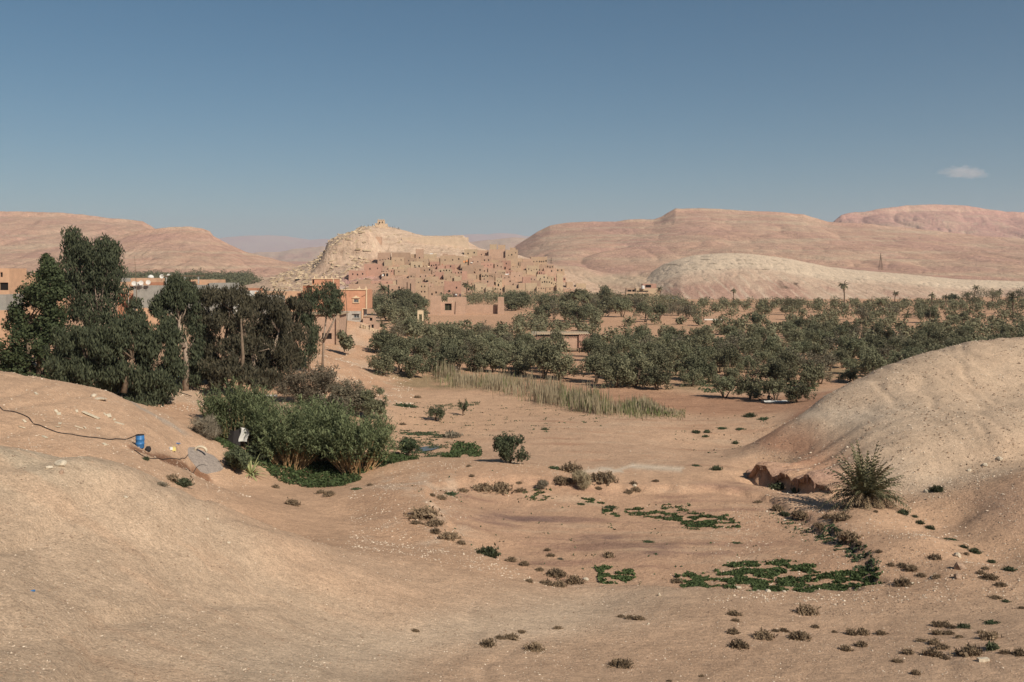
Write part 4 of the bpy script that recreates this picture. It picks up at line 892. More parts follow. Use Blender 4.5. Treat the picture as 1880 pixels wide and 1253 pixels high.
def bush(name, label, px, py, w, h, n, l, wd, leafm, seed, group=None, cat='bush', nb=9, droop=0, barkm=None, d0=40):
    x, y, z = at(px, py, d0, 400); k = y / F; W = w * k; Hh = h * k; g = np.random.default_rng(seed)
    bl = [((g.uniform(-.32, .32) * W, g.uniform(-.25, .25) * W, Hh * g.uniform(.22, .78)), (W * .22, W * .22, Hh * .24)) for _ in range(nb)]
    st = [[(0, 0, -.2), (W * .06 * j, W * .05 * (j % 2), Hh * .3), (W * .12 * j, 0, Hh * .7)] for j in (-1, 0, 1)]
    crown = 'crown'
    return crown_tree(name, label, cat, group, (x, y, z), bl, n, l, wd, leafm, barkm or M_BARKD, seed, st, droop, 2.6, max(.12, W * .09), max(.03, W * .018))
M_GREYTAM = leaf_mat('grey_tamarisk_twig', (.19, .155, .11), (.10, .082, .055), .15, .1)
for a in [(545, 742, 80, 62, M_GREYTAM, 'grey-brown half bare tamarisk behind the canes'), (590, 745, 90, 78, M_GREYTAM, 'taller grey tamarisk with feathery bare top behind the canes'), (640, 762, 80, 70, M_TAM, 'olive-green tamarisk behind the cane thicket'),
          (682, 770, 56, 60, M_OLIVE, 'dark green tamarisk at the sandy end of the thicket'), (610, 775, 70, 50, M_TAM, 'low tamarisk tucked against the canes')]:
    bush('tamarisk', a[5], a[0], a[1], a[2], a[3], 5200, .34, .10, a[4], 400 + a[0], 'tamarisks behind the canes', nb=15)
bush('round_bush', 'dense round green bush alone at the rim of the upper field', 937, 851, 66, 52, 4800, .26, .10, M_SHRUBG, 420, nb=12)
bush('sapling_bush', 'feathery olive-green sapling bush on the sand, larger of a pair', 800, 773, 40, 42, 1500, .26, .07, M_SHRUBG, 421, 'pair of saplings on the sand', nb=8)
bush('sapling_bush', 'slender small sapling bush on the sand, smaller of a pair', 850, 764, 20, 32, 650, .26, .07, M_SHRUBG, 422, 'pair of saplings on the sand', nb=6)
bush('round_bush', 'grey-green rounded bush at the edge of the pond', 748, 840, 52, 36, 2400, .24, .07, M_WEED2, 423, nb=9)
bush('round_bush', 'dark green bush leaning over the green mat beside the agave', 430, 866, 70, 44, 3600, .3, .09, M_SHRUBG, 424, nb=11)
bush('round_bush', 'shaded bush between the agave and the cane thicket', 478, 850, 44, 34, 2000, .3, .09, M_SHRUBG, 425, nb=8)
0 and bush('round_bush', 'low bushes clinging to the dark hollow under the weeping tree', 345, 765, 60, 30, 2200, .3, .1, M_EUC, 426, nb=8)
bush('dry_brush_pile', 'grey heap of cut dry canes on the slope beside the tall clump', 372, 800, 70, 30, 2600, .9, .035, M_SHRUBGREY, 427, cat='brush pile', nb=8, droop=.1)
bush('reed_tuft', 'pale dry reed tuft standing at the top edge of the sunken field', 1062, 897, 46, 30, 1700, .6, .035, M_DRYREED, 428, cat='tuft', nb=7, droop=.5)
bush('reed_tuft', 'grey wispy dry bush at the top edge of the sunken field', 992, 896, 32, 20, 900, .35, .03, M_SHRUBGREY, 429, cat='tuft', nb=6, droop=.3)
# ------------------------------------------------------------------ shrubs, one by one
SH = """764 962 14 b;777 949 42 b;798 964 25 b;800 978 18 b;824 989 28 b;846 999 17 b;895 1021 36 g;938 1031 19 b;962 1039 20 b;990 1048 14 b;1020 1057 27 b;971 1069 15 b;1003 1074 22 b;1027 1077 28 b;1054 1071 30 b
793 911 12 b;810 916 18 b;826 909 26 w;850 903 16 b;886 900 30 b;922 900 36 b;956 903 18 b;954 889 10 b;1005 1012 11 b;1011 1022 12 b;1029 1028 10 y;1118 1023 20 b
762 1160 13 b;896 1186 30 b;918 1173 15 b;938 1174 24 b;957 1162 12 b;981 1194 28 b;1024 1155 14 b;1140 1224 32 b;1140 1134 12 b;1155 1136 14 b;1172 1138 18 b;1243 1070 20 b
1163 889 14 b;1167 902 18 b;1154 906 14 b;1099 899 12 b;1030 889 26 b;1047 886 20 b;1107 883 38 b;1018 861 26 w;1048 866 34 b;866 876 11 b;861 857 9 b;1204 885 10 b;741 747 32 w;766 731 12 b;1000 790 10 g;739 780 10 b;830 803 28 y
1278 795 12 g;1298 795 11 g;1295 803 10 g;1326 787 16 w;1359 788 14 w;1403 770 22 w;1377 766 18 g;1350 815 12 g;1278 856 16 w;1316 863 18 g;1432 896 24 g;1462 903 18 g;1392 924 11 b;1428 938 24 b;1441 947 18 g;1470 952 28 b
1520 952 18 b;1545 954 34 b;1504 968 18 b;1560 989 30 b;1577 1002 12 b;1608 941 9 b;1614 1015 10 b;1721 902 24 g;1659 944 20 g;1679 950 10 g;1746 992 20 w;1769 1006 12 g;1789 1015 18 g;1689 962 14 g;1707 971 16 g;1821 1034 15 g;1854 1048 18 g;1774 1019 12 b
1717 1027 18 b;1674 1047 22 b;1657 1041 16 b;1636 1039 14 b;1659 1075 36 b;1692 1059 14 b;1720 1061 14 b;1817 1064 26 b;1801 1054 14 b;1809 1046 14 b;1837 1076 16 b
1348 1130 20 b;1350 1141 12 b;1480 1127 36 b;1346 1163 20 b;1357 1188 30 b;1402 1172 28 b;1440 1160 16 b;1424 1160 12 b;1468 1174 32 b;1497 1153 13 b;1532 1162 9 b;1563 1166 24 b;1585 1166 24 b;1618 1166 20 b;1553 1195 22 b;1582 1187 22 b
1730 1151 26 b;1750 1154 15 b;1770 1153 20 g;1822 1145 25 w;1829 1099 16 b;1847 1106 12 g;1723 1165 18 b;1742 1165 16 b;1715 1183 22 b;1730 1192 24 b;1714 1205 32 b;1737 1211 14 b;1780 1203 42 b;1822 1192 27 g;1818 1174 30 b;1846 1200 14 b;1873 1203 24 b
1667 1201 22 b;1647 1216 16 b;1683 1238 16 b;1761 1172 12 b;1692 1178 14 b;1802 1163 14 b;1876 1118 12 b;293 892 20 y;315 882 22 b;334 891 30 g;267 845 12 g;506 896 15 b;655 899 20 w;588 906 14 b;604 911 22 b;679 892 10 b;536 927 26 b
1066 926 12 w;1120 932 18 w;1191 996 16 w;1352 998 14 w;1288 1243 10 b;1229 1252 8 b;1600 800 0 b"""
def twig_shrub(seed, m, n=260, leafy=120, up=.7):
    g = np.random.default_rng(seed); V = []; Q = []
    for i in range(n):
        az = g.random() * 6.28; el = g.uniform(.12, 1.4); r = g.uniform(.55, 1.0); d = np.array([math.cos(az) * math.cos(el), math.sin(az) * math.cos(el), math.sin(el) * up])
        b = np.array([g.normal() * .16, g.normal() * .16, -.03]); e = b + d * r * .52; w = np.cross(d, g.normal(size=3)); w = w / np.linalg.norm(w) * .018
        mid = (b + e) / 2 + g.normal(size=3) * .03; k = len(V); V += [b - w, b + w, mid + w, mid - w, e + w * .4, e - w * .4]; Q += [(k, k + 1, k + 2, k + 3), (k + 3, k + 2, k + 4, k + 5)]
        for j in range(3):
            t = g.uniform(.45, 1.05); p = b + (e - b) * t; q = g.normal(size=3) * .055; w2 = g.normal(size=3) * .02; k = len(V); V += [p - w2, p + w2, p + q + w2, p + q - w2]; Q += [(k, k + 1, k + 2, k + 3)]
    return mk_mesh('dry_shrub', V, np.array(Q), m)
def build_shrubs():
    ms = {'b': [twig_shrub(500 + i, M_SHRUB) for i in range(4)], 'g': [twig_shrub(510 + i, M_SHRUBG) for i in range(3)], 'w': [twig_shrub(520 + i, M_WEED2, up=.45) for i in range(2)], 'y': [twig_shrub(530, M_SHRUBGREY, up=.6)]}
    it = [tuple(s.split()) for ln in SH.split('\n') for s in ln.split(';')]; it = [(int(a), int(b), int(c), k) for a, b, c, k in it if int(c)]
    def zone(a, b):
        if a < 700 and b < 940: return 'on the sand before the cane thicket', 'the blue barrel'
        if b > 1090: return ('on the flat below the palm', 'the middle') if a > 1300 else ('on the bare sand in the front', 'the front mound')
        if a < 1080 and b > 930: return 'along the curved berm', 'the berm top'
        if b <= 830: return 'on the upper field by the grove', 'the cane thicket'
        if a < 1250 and b < 930: return 'on the far rim of the sunken field', 'the berm'
        if a > 1600 and (b - 940) > (a - 1640) * .52 and b > 1030: return 'on the ridge beside the gully', 'the green mat'
        if a > 1640: return 'in the gully below the clay mound', 'the palm'
        if a > 1380: return 'on the stony ridge before the palm', 'the field'
        return 'inside the sunken field', 'the berm'
    by = {}
    for s in it: by.setdefault(zone(s[0], s[1]), []).append(s)
    kinds = {'b': 'brown dry shrub', 'g': 'dull green shrub', 'w': 'green weed tuft', 'y': 'straw-coloured shrub'}
    n = 0
    for (z_, frm), L in by.items():
        L.sort()
        for i, (a, b, w, k) in enumerate(L):
            x, y, z = at(a, b, 25, 300); sc = w * y / F / .98; o = obj('dry_shrub' if k != 'w' else 'weed_tuft', ms[k][n % len(ms[k])], None, (x, y, z - .03 * sc), (0, 0, n * 1.7), (sc * (.8 + .5 * hashf(n + 300)), sc * (.75 + .5 * hashf(n + 600)), sc * (.8 if k == 'w' else 1.15 + .35 * hashf(n))))
            size = 'tiny' if w < 13 else 'small' if w < 20 else 'medium' if w < 29 else 'large'
            tag(o, f'{size} {kinds[k]} {z_}, {ordinal(i + 1)} from {frm}', 'shrub' if k != 'w' else 'weed', 'shrubs scattered over the sand'); n += 1
build_shrubs()

# ------------------------------------------------------------------ ground cover, reeds, pebbles
def cover(name, label, polys, n, size, m, seed, h=.10, thr=-.1, fs=1.2, ell=None, stretch=1):
    g = np.random.default_rng(seed); P0 = []
    for poly, k in polys:
        pl = np.array(plan(poly)); lo, hi = pl.min(0), pl.max(0); q = lo + (hi - lo) * g.random((int(k * 14), 2))
        mk = px_mask(q[:, 0], q[:, 1], pl, 1.3) > .30 + .5 * fbm(q[:, 0] / .9, q[:, 1] / .9, 3) + .45 * g.random(len(q)) ** 2; q = q[mk]; f = fbm(q[:, 0] / (fs * 1.6) + seed, q[:, 1] / fs, 3); q = q[f > thr][:k]; P0.append(q)
    q = np.concatenate(P0); z = ground_z(q[:, 0], q[:, 1]); nn = len(q)
    f = np.clip(fbm(q[:, 0] / .8, q[:, 1] / .8, 2) + .6, .1, 1.2)
    p = np.stack([q[:, 0], q[:, 1], z + h * g.random(nn) * f], 1)
    a = g.normal(size=(nn, 3)); a[:, 2] = np.abs(a[:, 2]) * .8; a /= np.linalg.norm(a, axis=1)[:, None]; b = np.cross(a, g.normal(size=(nn, 3))); b /= np.linalg.norm(b, axis=1)[:, None]
    s = size * (.6 + .8 * g.random(nn))[:, None]; V = np.stack([p - a * s * .5, p + b * s * .4, p + a * s * .5, p - b * s * .4], 1).reshape(-1, 3)
    tag(obj(name, mk_mesh(name, V, np.arange(4 * nn).reshape(-1, 4), m)), label, 'ground cover', kind='stuff')
cover('ground_cover', 'bright green creeping mat at the low end of the sunken field', [([(1325, 1040), (1345, 1022), (1400, 1018), (1450, 1022), (1500, 1035), (1480, 1050), (1500, 1080), (1400, 1088), (1330, 1068)], 7000), ([(1240, 1042), (1285, 1035), (1315, 1045), (1300, 1068), (1262, 1060)], 1500),
      ([(1500, 1045), (1560, 1045), (1612, 1055), (1612, 1078), (1500, 1072)], 4200)], 0, .17, M_WEED, 601, .14, -.06, .8)
cover('ground_cover', 'green weeds trailing along the stony side of the sunken field', [([(1500, 985), (1530, 975), (1570, 1010), (1612, 1050), (1590, 1060), (1550, 1020)], 1500), ([(1415, 925), (1480, 950), (1520, 985), (1500, 990), (1430, 950)], 320)], 0, .15, M_WEED2, 602, .10, .02, .7)
cover('ground_cover', 'dark green patch near the curved berm', [([(1092, 1022), (1110, 1020), (1130, 1036), (1160, 1030), (1165, 1036), (1140, 1052), (1110, 1052)], 1500)], 0, .16, M_WEED, 603, .15, -.08, .7)
cover('ground_cover', 'green streaks across the upper end of the sunken field', [([(1145, 920), (1180, 918), (1290, 930), (1330, 936), (1380, 955), (1270, 955), (1240, 940), (1160, 930)], 2400), ([(1245, 930), (1290, 932), (1315, 950), (1280, 958), (1250, 948)], 1400), ([(1105, 922), (1130, 920), (1138, 933), (1110, 934)], 260),
      ([(960, 903), (1012, 900), (1015, 912), (965, 911)], 300), ([(1060, 908), (1105, 906), (1110, 912), (1062, 913)], 220), ([(1215, 918), (1265, 914), (1270, 918), (1220, 922)], 120)], 0, .16, M_WEED, 604, .12, .03, .8)
cover('ground_cover', 'thick emerald mat at the foot of the cane thicket', [([(470, 862), (540, 850), (600, 850), (650, 862), (662, 878), (620, 888), (540, 884), (480, 876)], 9000), ([(378, 868), (430, 862), (470, 872), (470, 884), (410, 882)], 1500), ([(640, 858), (690, 840), (745, 838), (770, 848), (700, 862), (660, 868)], 2600)], 0, .2, M_WEED, 605, .45, -.45, 1.2)
cover('ground_cover', 'raised green weeds on the far side of the pond', [([(828, 822), (840, 812), (865, 815), (885, 828), (860, 835), (832, 832)], 1500), ([(812, 835), (850, 830), (845, 844), (815, 845)], 700), ([(862, 830), (885, 832), (882, 842), (862, 842)], 250)], 0, .2, M_WEED, 606, .4, -.5, 1.2)
cover('ground_cover', 'dull olive ground weeds around the pond and the wet sand', [([(735, 790), (800, 790), (830, 800), (800, 806), (740, 800)], 1800), ([(700, 815), (760, 806), (830, 812), (810, 824), (820, 838), (760, 845), (710, 838)], 2200), ([(790, 745), (880, 735), (880, 742), (800, 750)], 500)], 0, .15, M_WEED2, 607, .12, -.05, 1.3)
cover('ground_cover', 'scattered sparse weeds over the upper field', [([(720, 740), (900, 735), (1100, 760), (1100, 790), (900, 800), (720, 800)], 1100), ([(1240, 760), (1440, 765), (1420, 790), (1330, 850), (1240, 800)], 260), ([(730, 890), (900, 880), (1100, 900), (1400, 930), (1400, 1060), (1000, 1060), (800, 980)], 320)], 0, .18, M_WEED2, 608, .1, .33, 1.0)
cover('ground_cover', 'patchy grass growing under the olive grove', [([(1240, 690), (1500, 700), (1500, 725), (1300, 722)], 3000), ([(1300, 640), (1880, 620), (1880, 660), (1300, 670)], 3000)], 0, .3, M_WEED2, 609, .2, .0, 2.5)

def reeds():
    g = np.random.default_rng(71); out = {0: ([], []), 1: ([], [])}
    line = [(790, 693, 32, 8), (805, 697, 38, 7), (830, 703, 24, 7), (860, 707, 24, 9), (900, 716, 26, 12), (940, 724, 28, 12), (985, 738, 36, 12), (1030, 745, 36, 12), (1060, 756, 40, 12), (1100, 761, 40, 10), (1140, 763, 36, 9), (1180, 765, 26, 8), (1220, 766, 14, 6), (1255, 766, 8, 4)]
    ln = np.array(line, float); N = 9500
    px = g.uniform(778, 1258, N); jit = g.random(N)
    yb = np.interp(px, ln[:, 0], ln[:, 1]); hh = np.interp(px, ln[:, 0], ln[:, 2]); dep = np.interp(px, ln[:, 0], ln[:, 3]); py = yb - jit * dep * 2.0 + 4 * g.normal(size=N)
    d = F * EYE / (py - HY); x = (px - CX) / F * d; y = d; f = fbm(x / 4.0, y / 7.0, 3)
    keep = (f + .35 * g.normal(size=N) > -.12) | ((px > 1010) & (g.random(N) < .35)); x, y, px, hh, f = x[keep], y[keep], px[keep], hh[keep], f[keep]; z = ground_z(x, y)
    green = (fbm(x / 3.2 + 9, y / 5.0, 3) + (np.abs(px - 1075) < 45) * .25 + (px > 1140) * .4 - .22 + .3 * g.random(len(x))) > .12
    green &= g.random(len(x)) < .75
    for gi, m, nm, lab in ((0, M_DRYREED, 'dry_reeds', 'straw-coloured reed bed crossing the sand before the grove'), (1, M_GREENREED, 'green_reeds', 'green shoots standing among the dry reeds')):
        s = green == bool(gi); X, Y, Z, Hh = x[s], y[s], z[s], hh[s] * y[s] / F * g.uniform(.3, 1.1, s.sum()) * np.clip(.72 + 1.1 * f[s], .3, 1.25) * (1 if not gi else .75); n = len(X); a = g.random(n) * 6.28; ln_ = g.uniform(0, .22, n) * Hh
        w = .035; cx, sx = np.cos(a) * w, np.sin(a) * w; T = np.stack([X + ln_ * np.cos(a * 3), Y + ln_ * np.sin(a * 3), Z + Hh], 1)
        B0 = np.stack([X - cx, Y - sx, Z - .1], 1); B1 = np.stack([X + cx, Y + sx, Z - .1], 1)
        M0 = (np.stack([X, Y, Z], 1) * .35 + T * .65); V = np.stack([B0, B1, M0 + np.stack([cx, sx, 0 * cx], 1), T, M0 - np.stack([cx, sx, 0 * cx], 1)], 1).reshape(-1, 3)
        tag(obj(nm, mk_mesh(nm, V, np.arange(5 * n).reshape(-1, 5), m)), lab, 'reeds', kind='stuff')
reeds()

M_STONE = leaf_mat('pale_pebble', (.66, .56, .44), (.46, .36, .27), 0, 0)
M_STONED = leaf_mat('dark_pebble', (.20, .14, .10), (.32, .22, .15), 0, 0)
def stones(name, label, pts, sizes, m, seed):
    g = np.random.default_rng(seed); n = len(pts); z = ground_z(pts[:, 0], pts[:, 1]); base = np.array([[1, 0, 0], [0, 1, 0], [-1, 0, 0], [0, -1, 0], [0, 0, .8], [0, 0, -.5]], float)
    ang = g.random(n) * 6.28; c, s = np.cos(ang), np.sin(ang); V = np.repeat(base[None], n, 0) * (sizes[:, None, None] * (.6 + .8 * g.random((n, 6, 1)))); V[..., 0] *= (.8 + .8 * g.random(n))[:, None]
    x = V[..., 0] * c[:, None] - V[..., 1] * s[:, None]; y = V[..., 0] * s[:, None] + V[..., 1] * c[:, None]
    W = np.stack([x + pts[:, :1], y + pts[:, 1:2], V[..., 2] + z[:, None] + sizes[:, None] * .2], -1).reshape(-1, 3)
    f = np.array([(0, 1, 4), (1, 2, 4), (2, 3, 4), (3, 0, 4), (1, 0, 5), (2, 1, 5), (3, 2, 5), (0, 3, 5)]); Q = (f[None] + 6 * np.arange(n)[:, None, None]).reshape(-1, 3)
    tag(obj(name, mk_mesh(name, W, Q, m)), label, 'stones', kind='stuff')
def scatter(g, n, px0, px1, d0, d1, thr, fs, pw=1.0):
    px = g.uniform(px0, px1, n); d = np.exp(g.uniform(math.log(d0), math.log(d1), n)); x = (px - CX) / F * d
    f = fbm(x / fs + 3, d / fs, 4); k = f + .25 * g.normal(size=n) > thr; return np.stack([x[k], d[k]], 1)
def build_stones():
    g = np.random.default_rng(88)
    p = scatter(g, 15000, -50, 1930, 22, 62, .04, 3); stones('pebbles', 'pale pebbles strewn over the sand in front', p, .008 + .026 * g.random(len(p)) ** 4 + p[:, 1] * .00018, M_STONE, 1)
    p = scatter(g, 20000, -50, 1930, 18, 62, .03, 2.5); stones('dark_pebbles', 'dark pebbles strewn over the sand in front', p, .010 + .030 * g.random(len(p)) ** 3 + p[:, 1] * .00020, M_STONED, 2)
    p = scatter(g, 9000, 640, 1120, 56, 92, .05, 2.5); p = p[ground_z(p[:, 0], p[:, 1]) > .22]; stones('berm_gravel', 'white gravel lying along the curved berm', p, .02 + .045 * g.random(len(p)) ** 3, M_STONE, 3)
    p = scatter(g, 11000, 1380, 1930, 74, 116, .12, 5); stones('mound_rubble', 'pale rubble on the clay mound', p, .025 + .08 * g.random(len(p)) ** 5, M_STONE, 4)
    p = scatter(g, 11000, 1380, 1930, 74, 116, .10, 4); stones('mound_dark_rubble', 'brown rubble on the clay mound', p, .025 + .09 * g.random(len(p)) ** 4, M_STONED, 5)
    p = scatter(g, 7000, 1300, 1930, 52, 78, .05, 2.5); stones('ridge_gravel', 'gravel on the stony ridge and the side slope', p, .02 + .05 * g.random(len(p)) ** 3, M_STONE, 6)
    p = scatter(g, 7000, 1300, 1930, 50, 80, .0, 2.0); stones('ridge_dark_gravel', 'darker gravel on the stony ridge', p, .02 + .05 * g.random(len(p)) ** 3, M_STONED, 7)
    p = scatter(g, 6000, -40, 460, 60, 95, .05, 4); stones('slope_gravel', 'pale gravel on the slope with the barrel', p, .018 + .05 * g.random(len(p)) ** 4, M_STONE, 8)
    p = scatter(g, 5000, 560, 760, 125, 200, .05, 6); stones('spur_gravel', 'pale gravel on the pink spur', p, .04 + .12 * g.random(len(p)) ** 4, M_STONE, 9)
    p = scatter(g, 2500, 720, 1500, 75, 135, .25, 6); stones('field_gravel', 'scattered pale stones on the flat fields', p, .02 + .05 * g.random(len(p)) ** 4, M_STONE, 10)
    p = scatter(g, 1500, 240, 640, 112, 128, .0, 3); stones('bank_rubble', 'rubble under the tall trees on the bank', p, .05 + .12 * g.random(len(p)) ** 3, M_STONE, 11)
build_stones()

def rock(name, label, px, py, w, h, seed, m=None, group=None, d0=20):
    """one weathered stone with faceted faces"""
    x, y, z = at(px, py, d0, 300); k = y / F; g = np.random.default_rng(seed); me = bpy.data.meshes.new(name); import bmesh
    bm = bmesh.new(); bmesh.ops.create_icosphere(bm, subdivisions=2, radius=.5)
    for v in bm.verts:
        f = 1 + .35 * float(noise2(np.array([v.co.x * 2.2 + seed]), np.array([v.co.y * 2.2 + v.co.z * 3]))[0]); v.co *= f; v.co.z = max(v.co.z, -.3)
    bm.to_mesh(me); bm.free(); me.materials.append(m or M_ROCK); o = obj(name, me, None, (x, y, z + h * k * .1), (0, 0, seed), (w * k, w * k * .8, h * k * 1.3)); tag(o, label, 'rock', group)
M_ROCK = plain_mat('limestone', (.60, .51, .39), grain=[(9, .6, 1.1), (40, .75, 1.1)], bump=(18, .6, .03)); M_ROCK2 = plain_mat('brown_rock', (.36, .25, .18), grain=[(9, .55, 1.1)], bump=(18, .7, .03))
RK = [(112, 854, 26, 12, 'largest pale outcrop near the crest of the front mound'), (90, 860, 14, 6, 'low pale stone beside the crest outcrop'), (113, 870, 10, 8, 'small stone with a dark hollow under the crest outcrop'), (1210, 1094, 7, 7, 'whitish stone lying by the rim of the sunken field'), (381, 955, 6, 5, 'bright white stone on the front mound flank'),
      (180, 1033, 6, 4, 'pale green-white stone in the middle of the front mound'), (230, 914, 10, 4, 'flat grey stone high on the front mound'), (420, 998, 7, 4, 'white stone in the streak of chalk fragments'), (1190, 1147, 6, 3, 'small flat white chip on the sandy track'), (1075, 1065, 14, 6, 'white lump at the end of the shrubs on the field rim'),
      (1355, 1080, 12, 5, 'white stone at the foot of the green mat'), (1410, 1086, 14, 5, 'long white stone under the green mat'), (1440, 1088, 9, 4, 'small white stone beyond the long one under the mat'), (1490, 1079, 7, 4, 'single white stone at the edge of the green mat'), (1674, 1073, 12, 5, 'white stone beside the large shrub on the ridge'),
      (1757, 1023, 14, 10, 'pale boulder capping the gully head'), (1762, 1045, 20, 16, 'dark crumbling clod pile in the gully head'), (1758, 1062, 16, 12, 'lower dark clod of the gully head'), (1700, 905, 9, 8, 'white rock in the crease of the clay mound'), (1165, 895, 8, 5, 'white stone beneath a dry shrub above the sunken field'), (948, 711, 6, 4, 'white stone on the bank before the reeds'),
      (172, 728, 12, 6, 'pale block on the crest of the barrel slope'), (183, 734, 26, 5, 'thin tilted slab on the crest of the barrel slope'), (228, 722, 12, 8, 'brown crumbled block on the ridge end'), (1835, 845, 14, 7, 'pale rock in the crease at the far side'), (1808, 856, 12, 7, 'broken rock further down the crease'), (1780, 866, 9, 6, 'little rock low in the crease')]
for i, (a, b, w, h, l) in enumerate(RK): rock('rock', l, a, b, w, h, 700 + i, M_ROCK2 if ('dark' in l or 'brown' in l) else M_ROCK, 'loose rocks')
# ------------------------------------------------------------------ the big date palm in the hollow
def build_big_palm():
    x, y, z = at(1588, 925, 60, 90); y = 74; x = (1588 - CX) / F * y; z = gz(x, y) - .1
    root = thing('date_palm', 'big bushy date palm without a trunk growing in the hollow under the clay mound', 'palm', (x, y, z))
    g = np.random.default_rng(3)
    MB().lathe((0, 0, -.3), [(.4, 0), (.45, .4), (.3, .8), (.15, 1.0)], 10).build('trunk', M_BARKD, root)
    V, Q = palm_mesh(g, 74, 4.5, .5, pinn=15, leaflet=.50, lw=.15, up=.999, drop=.26, bend=1.0); V[:, :2] *= .85; obj('crown', mk_mesh('crown', V, Q, M_PALM), root)
    V, Q = palm_mesh(g, 34, 3.7, .7, pinn=18, leaflet=.46, lw=.11, up=.85, drop=.5); obj('side_fronds', mk_mesh('side_fronds', V, Q, M_PALM), root)
    V, Q = palm_mesh(g, 90, 3.2, .8, pinn=15, leaflet=.38, lw=.10, up=.62, drop=.62); obj('dead_fronds', mk_mesh('dead_fronds', V, Q, M_PALMDRY), root)
build_big_palm()

def build_agave():
    x, y, z = at(470, 872, 70, 110); root = thing('agave', 'spiky yellow-striped agave on the green mat before the cane thicket', 'agave', (x - .3, y - .5, z)); g = np.random.default_rng(8)
    for i in range(34):
        az = i * 2.4; el = max(.12, 1.35 - i * .036); L = g.uniform(1.5, 2.3); w = .12; d = np.array([math.cos(az) * math.cos(el), math.sin(az) * math.cos(el), math.sin(el)]); s = np.array([-math.sin(az), math.cos(az), 0]) * w; p = np.zeros(3); V = []; Fc = []
        for j in range(6):
            t = j / 5; ww = s * (1 - t) ** .6 * (1.0 if j else .7); V += [p - ww, p + np.cross(s, d) * .4 * (1 - t) * -1, p + ww]; d = d + np.array([0, 0, -.13 * (1 + (i % 5 == 0) * 1.6)]); d /= np.linalg.norm(d); p = p + d * L / 5
            if j: b = 3 * (j - 1); Fc += [(b, b + 1, b + 4, b + 3), (b + 1, b + 2, b + 5, b + 4)]
        obj('leaf', mk_mesh('leaf', V, Fc, M_AGAVE), root)
build_agave()

# ------------------------------------------------------------------ barrel, hose, boards, well and other small things
M_BLUE = plain_mat('blue_plastic', (.035, .145, .34), .45, grain=[(6, .75, 1.15)], spec=.4); M_HOSE = plain_mat('dark_hose', (.035, .03, .028), .6); M_BOARD = plain_mat('weathered_board', (.55, .47, .35), grain=[(6, .7, 1.1)])
M_DARK = plain_mat('dark_cloth', (.03, .026, .026), .9); M_WHITE = plain_mat('white_sheet', (.62, .60, .56), grain=[(2, .8, 1.05)]); M_YEL = plain_mat('yellow_plastic', (.60, .50, .18), .5); M_CONC = plain_mat('concrete', (.36, .34, .31), grain=[(1.4, .8, 1.1), (8, .85, 1.08)])
M_SLAB = plain_mat('gritty_cement', (.30, .25, .215), grain=[(3, .7, 1.15), (14, .7, 1.15)]); M_WOOD = plain_mat('old_wood', (.17, .12, .08), grain=[(5, .6, 1.2)])
def build_barrel():
    x, y, z = at(257, 822, 60, 90); root = thing('water_barrel', 'blue plastic water barrel standing on the pink slope with a hose in its top', 'barrel', (x, y, z - .04))
    prof = [(.27, 0), (.29, .03), (.29, .27), (.305, .29), (.305, .33), (.29, .35), (.29, .58), (.305, .60), (.305, .64), (.29, .66), (.29, .86), (.27, .90)]
    MB().lathe((0, 0, 0), prof, 28).build('barrel_body', M_BLUE, root, smooth=True)
    MB().lathe((0, 0, .895), [(.275, 0), (.285, .01), (.285, .05), (.20, .052), (.16, .04)], 28).build('rim', M_HOSE, root)
    MB().tube([(.2, -.1, .92), (.29, -.05, .75), (.31, 0, .55)], .03, 8).build('handle', M_BLUE, root)
    # its overflow pot behind
    p = MB().lathe((0, 0, 0), [(.14, 0), (.2, .12), (.2, .26), (.13, .33), (.15, .36)], 16).build('pot', M_DARK, None, loc=(x + .48, y + .25, gz(x + .48, y + .25))); tag(p, 'small black pot on the ground beside the blue barrel', 'pot')
    def hose(pts, r, label, last=None):
        P3 = []
        for (a, b) in pts: q = at(a, b, 40, 110); P3.append(Vector((q[0], q[1], q[2] + r)))
        if last: P3.append(Vector(last))
        out = []
        for i in range(len(P3) - 1):
            p0, p1, p2, p3 = P3[max(i - 1, 0)], P3[i], P3[i + 1], P3[min(i + 2, len(P3) - 1)]
            for k in range(8):
                t = k / 8; q = .5 * ((2 * p1) + (-p0 + p2) * t + (2 * p0 - 5 * p1 + 4 * p2 - p3) * t * t + (-p0 + 3 * p1 - 3 * p2 + p3) * t ** 3)
                if not (last and i == len(P3) - 2): q.z = gz(q.x, q.y) + r
                out.append(q)
        out.append(P3[-1]); tag(MB().tube(out, r, 6).build('hose', M_HOSE), label, 'hose', 'hoses of the barrel')
    hose([(-40, 735), (0, 749), (45, 764), (75, 783), (105, 795), (150, 802), (200, 808), (230, 808)], .035, 'long black hose winding down the slope into the blue barrel', last=(x - .1, y, z + .93))
    hose([(247, 828), (262, 838), (285, 843), (310, 843), (345, 836)], .03, 'short hose from the barrel foot to the washing slab')
    hose([(340, 862), (360, 861), (386, 858)], .03, 'thin dark pipe along the front edge of the washing slab')
build_barrel()

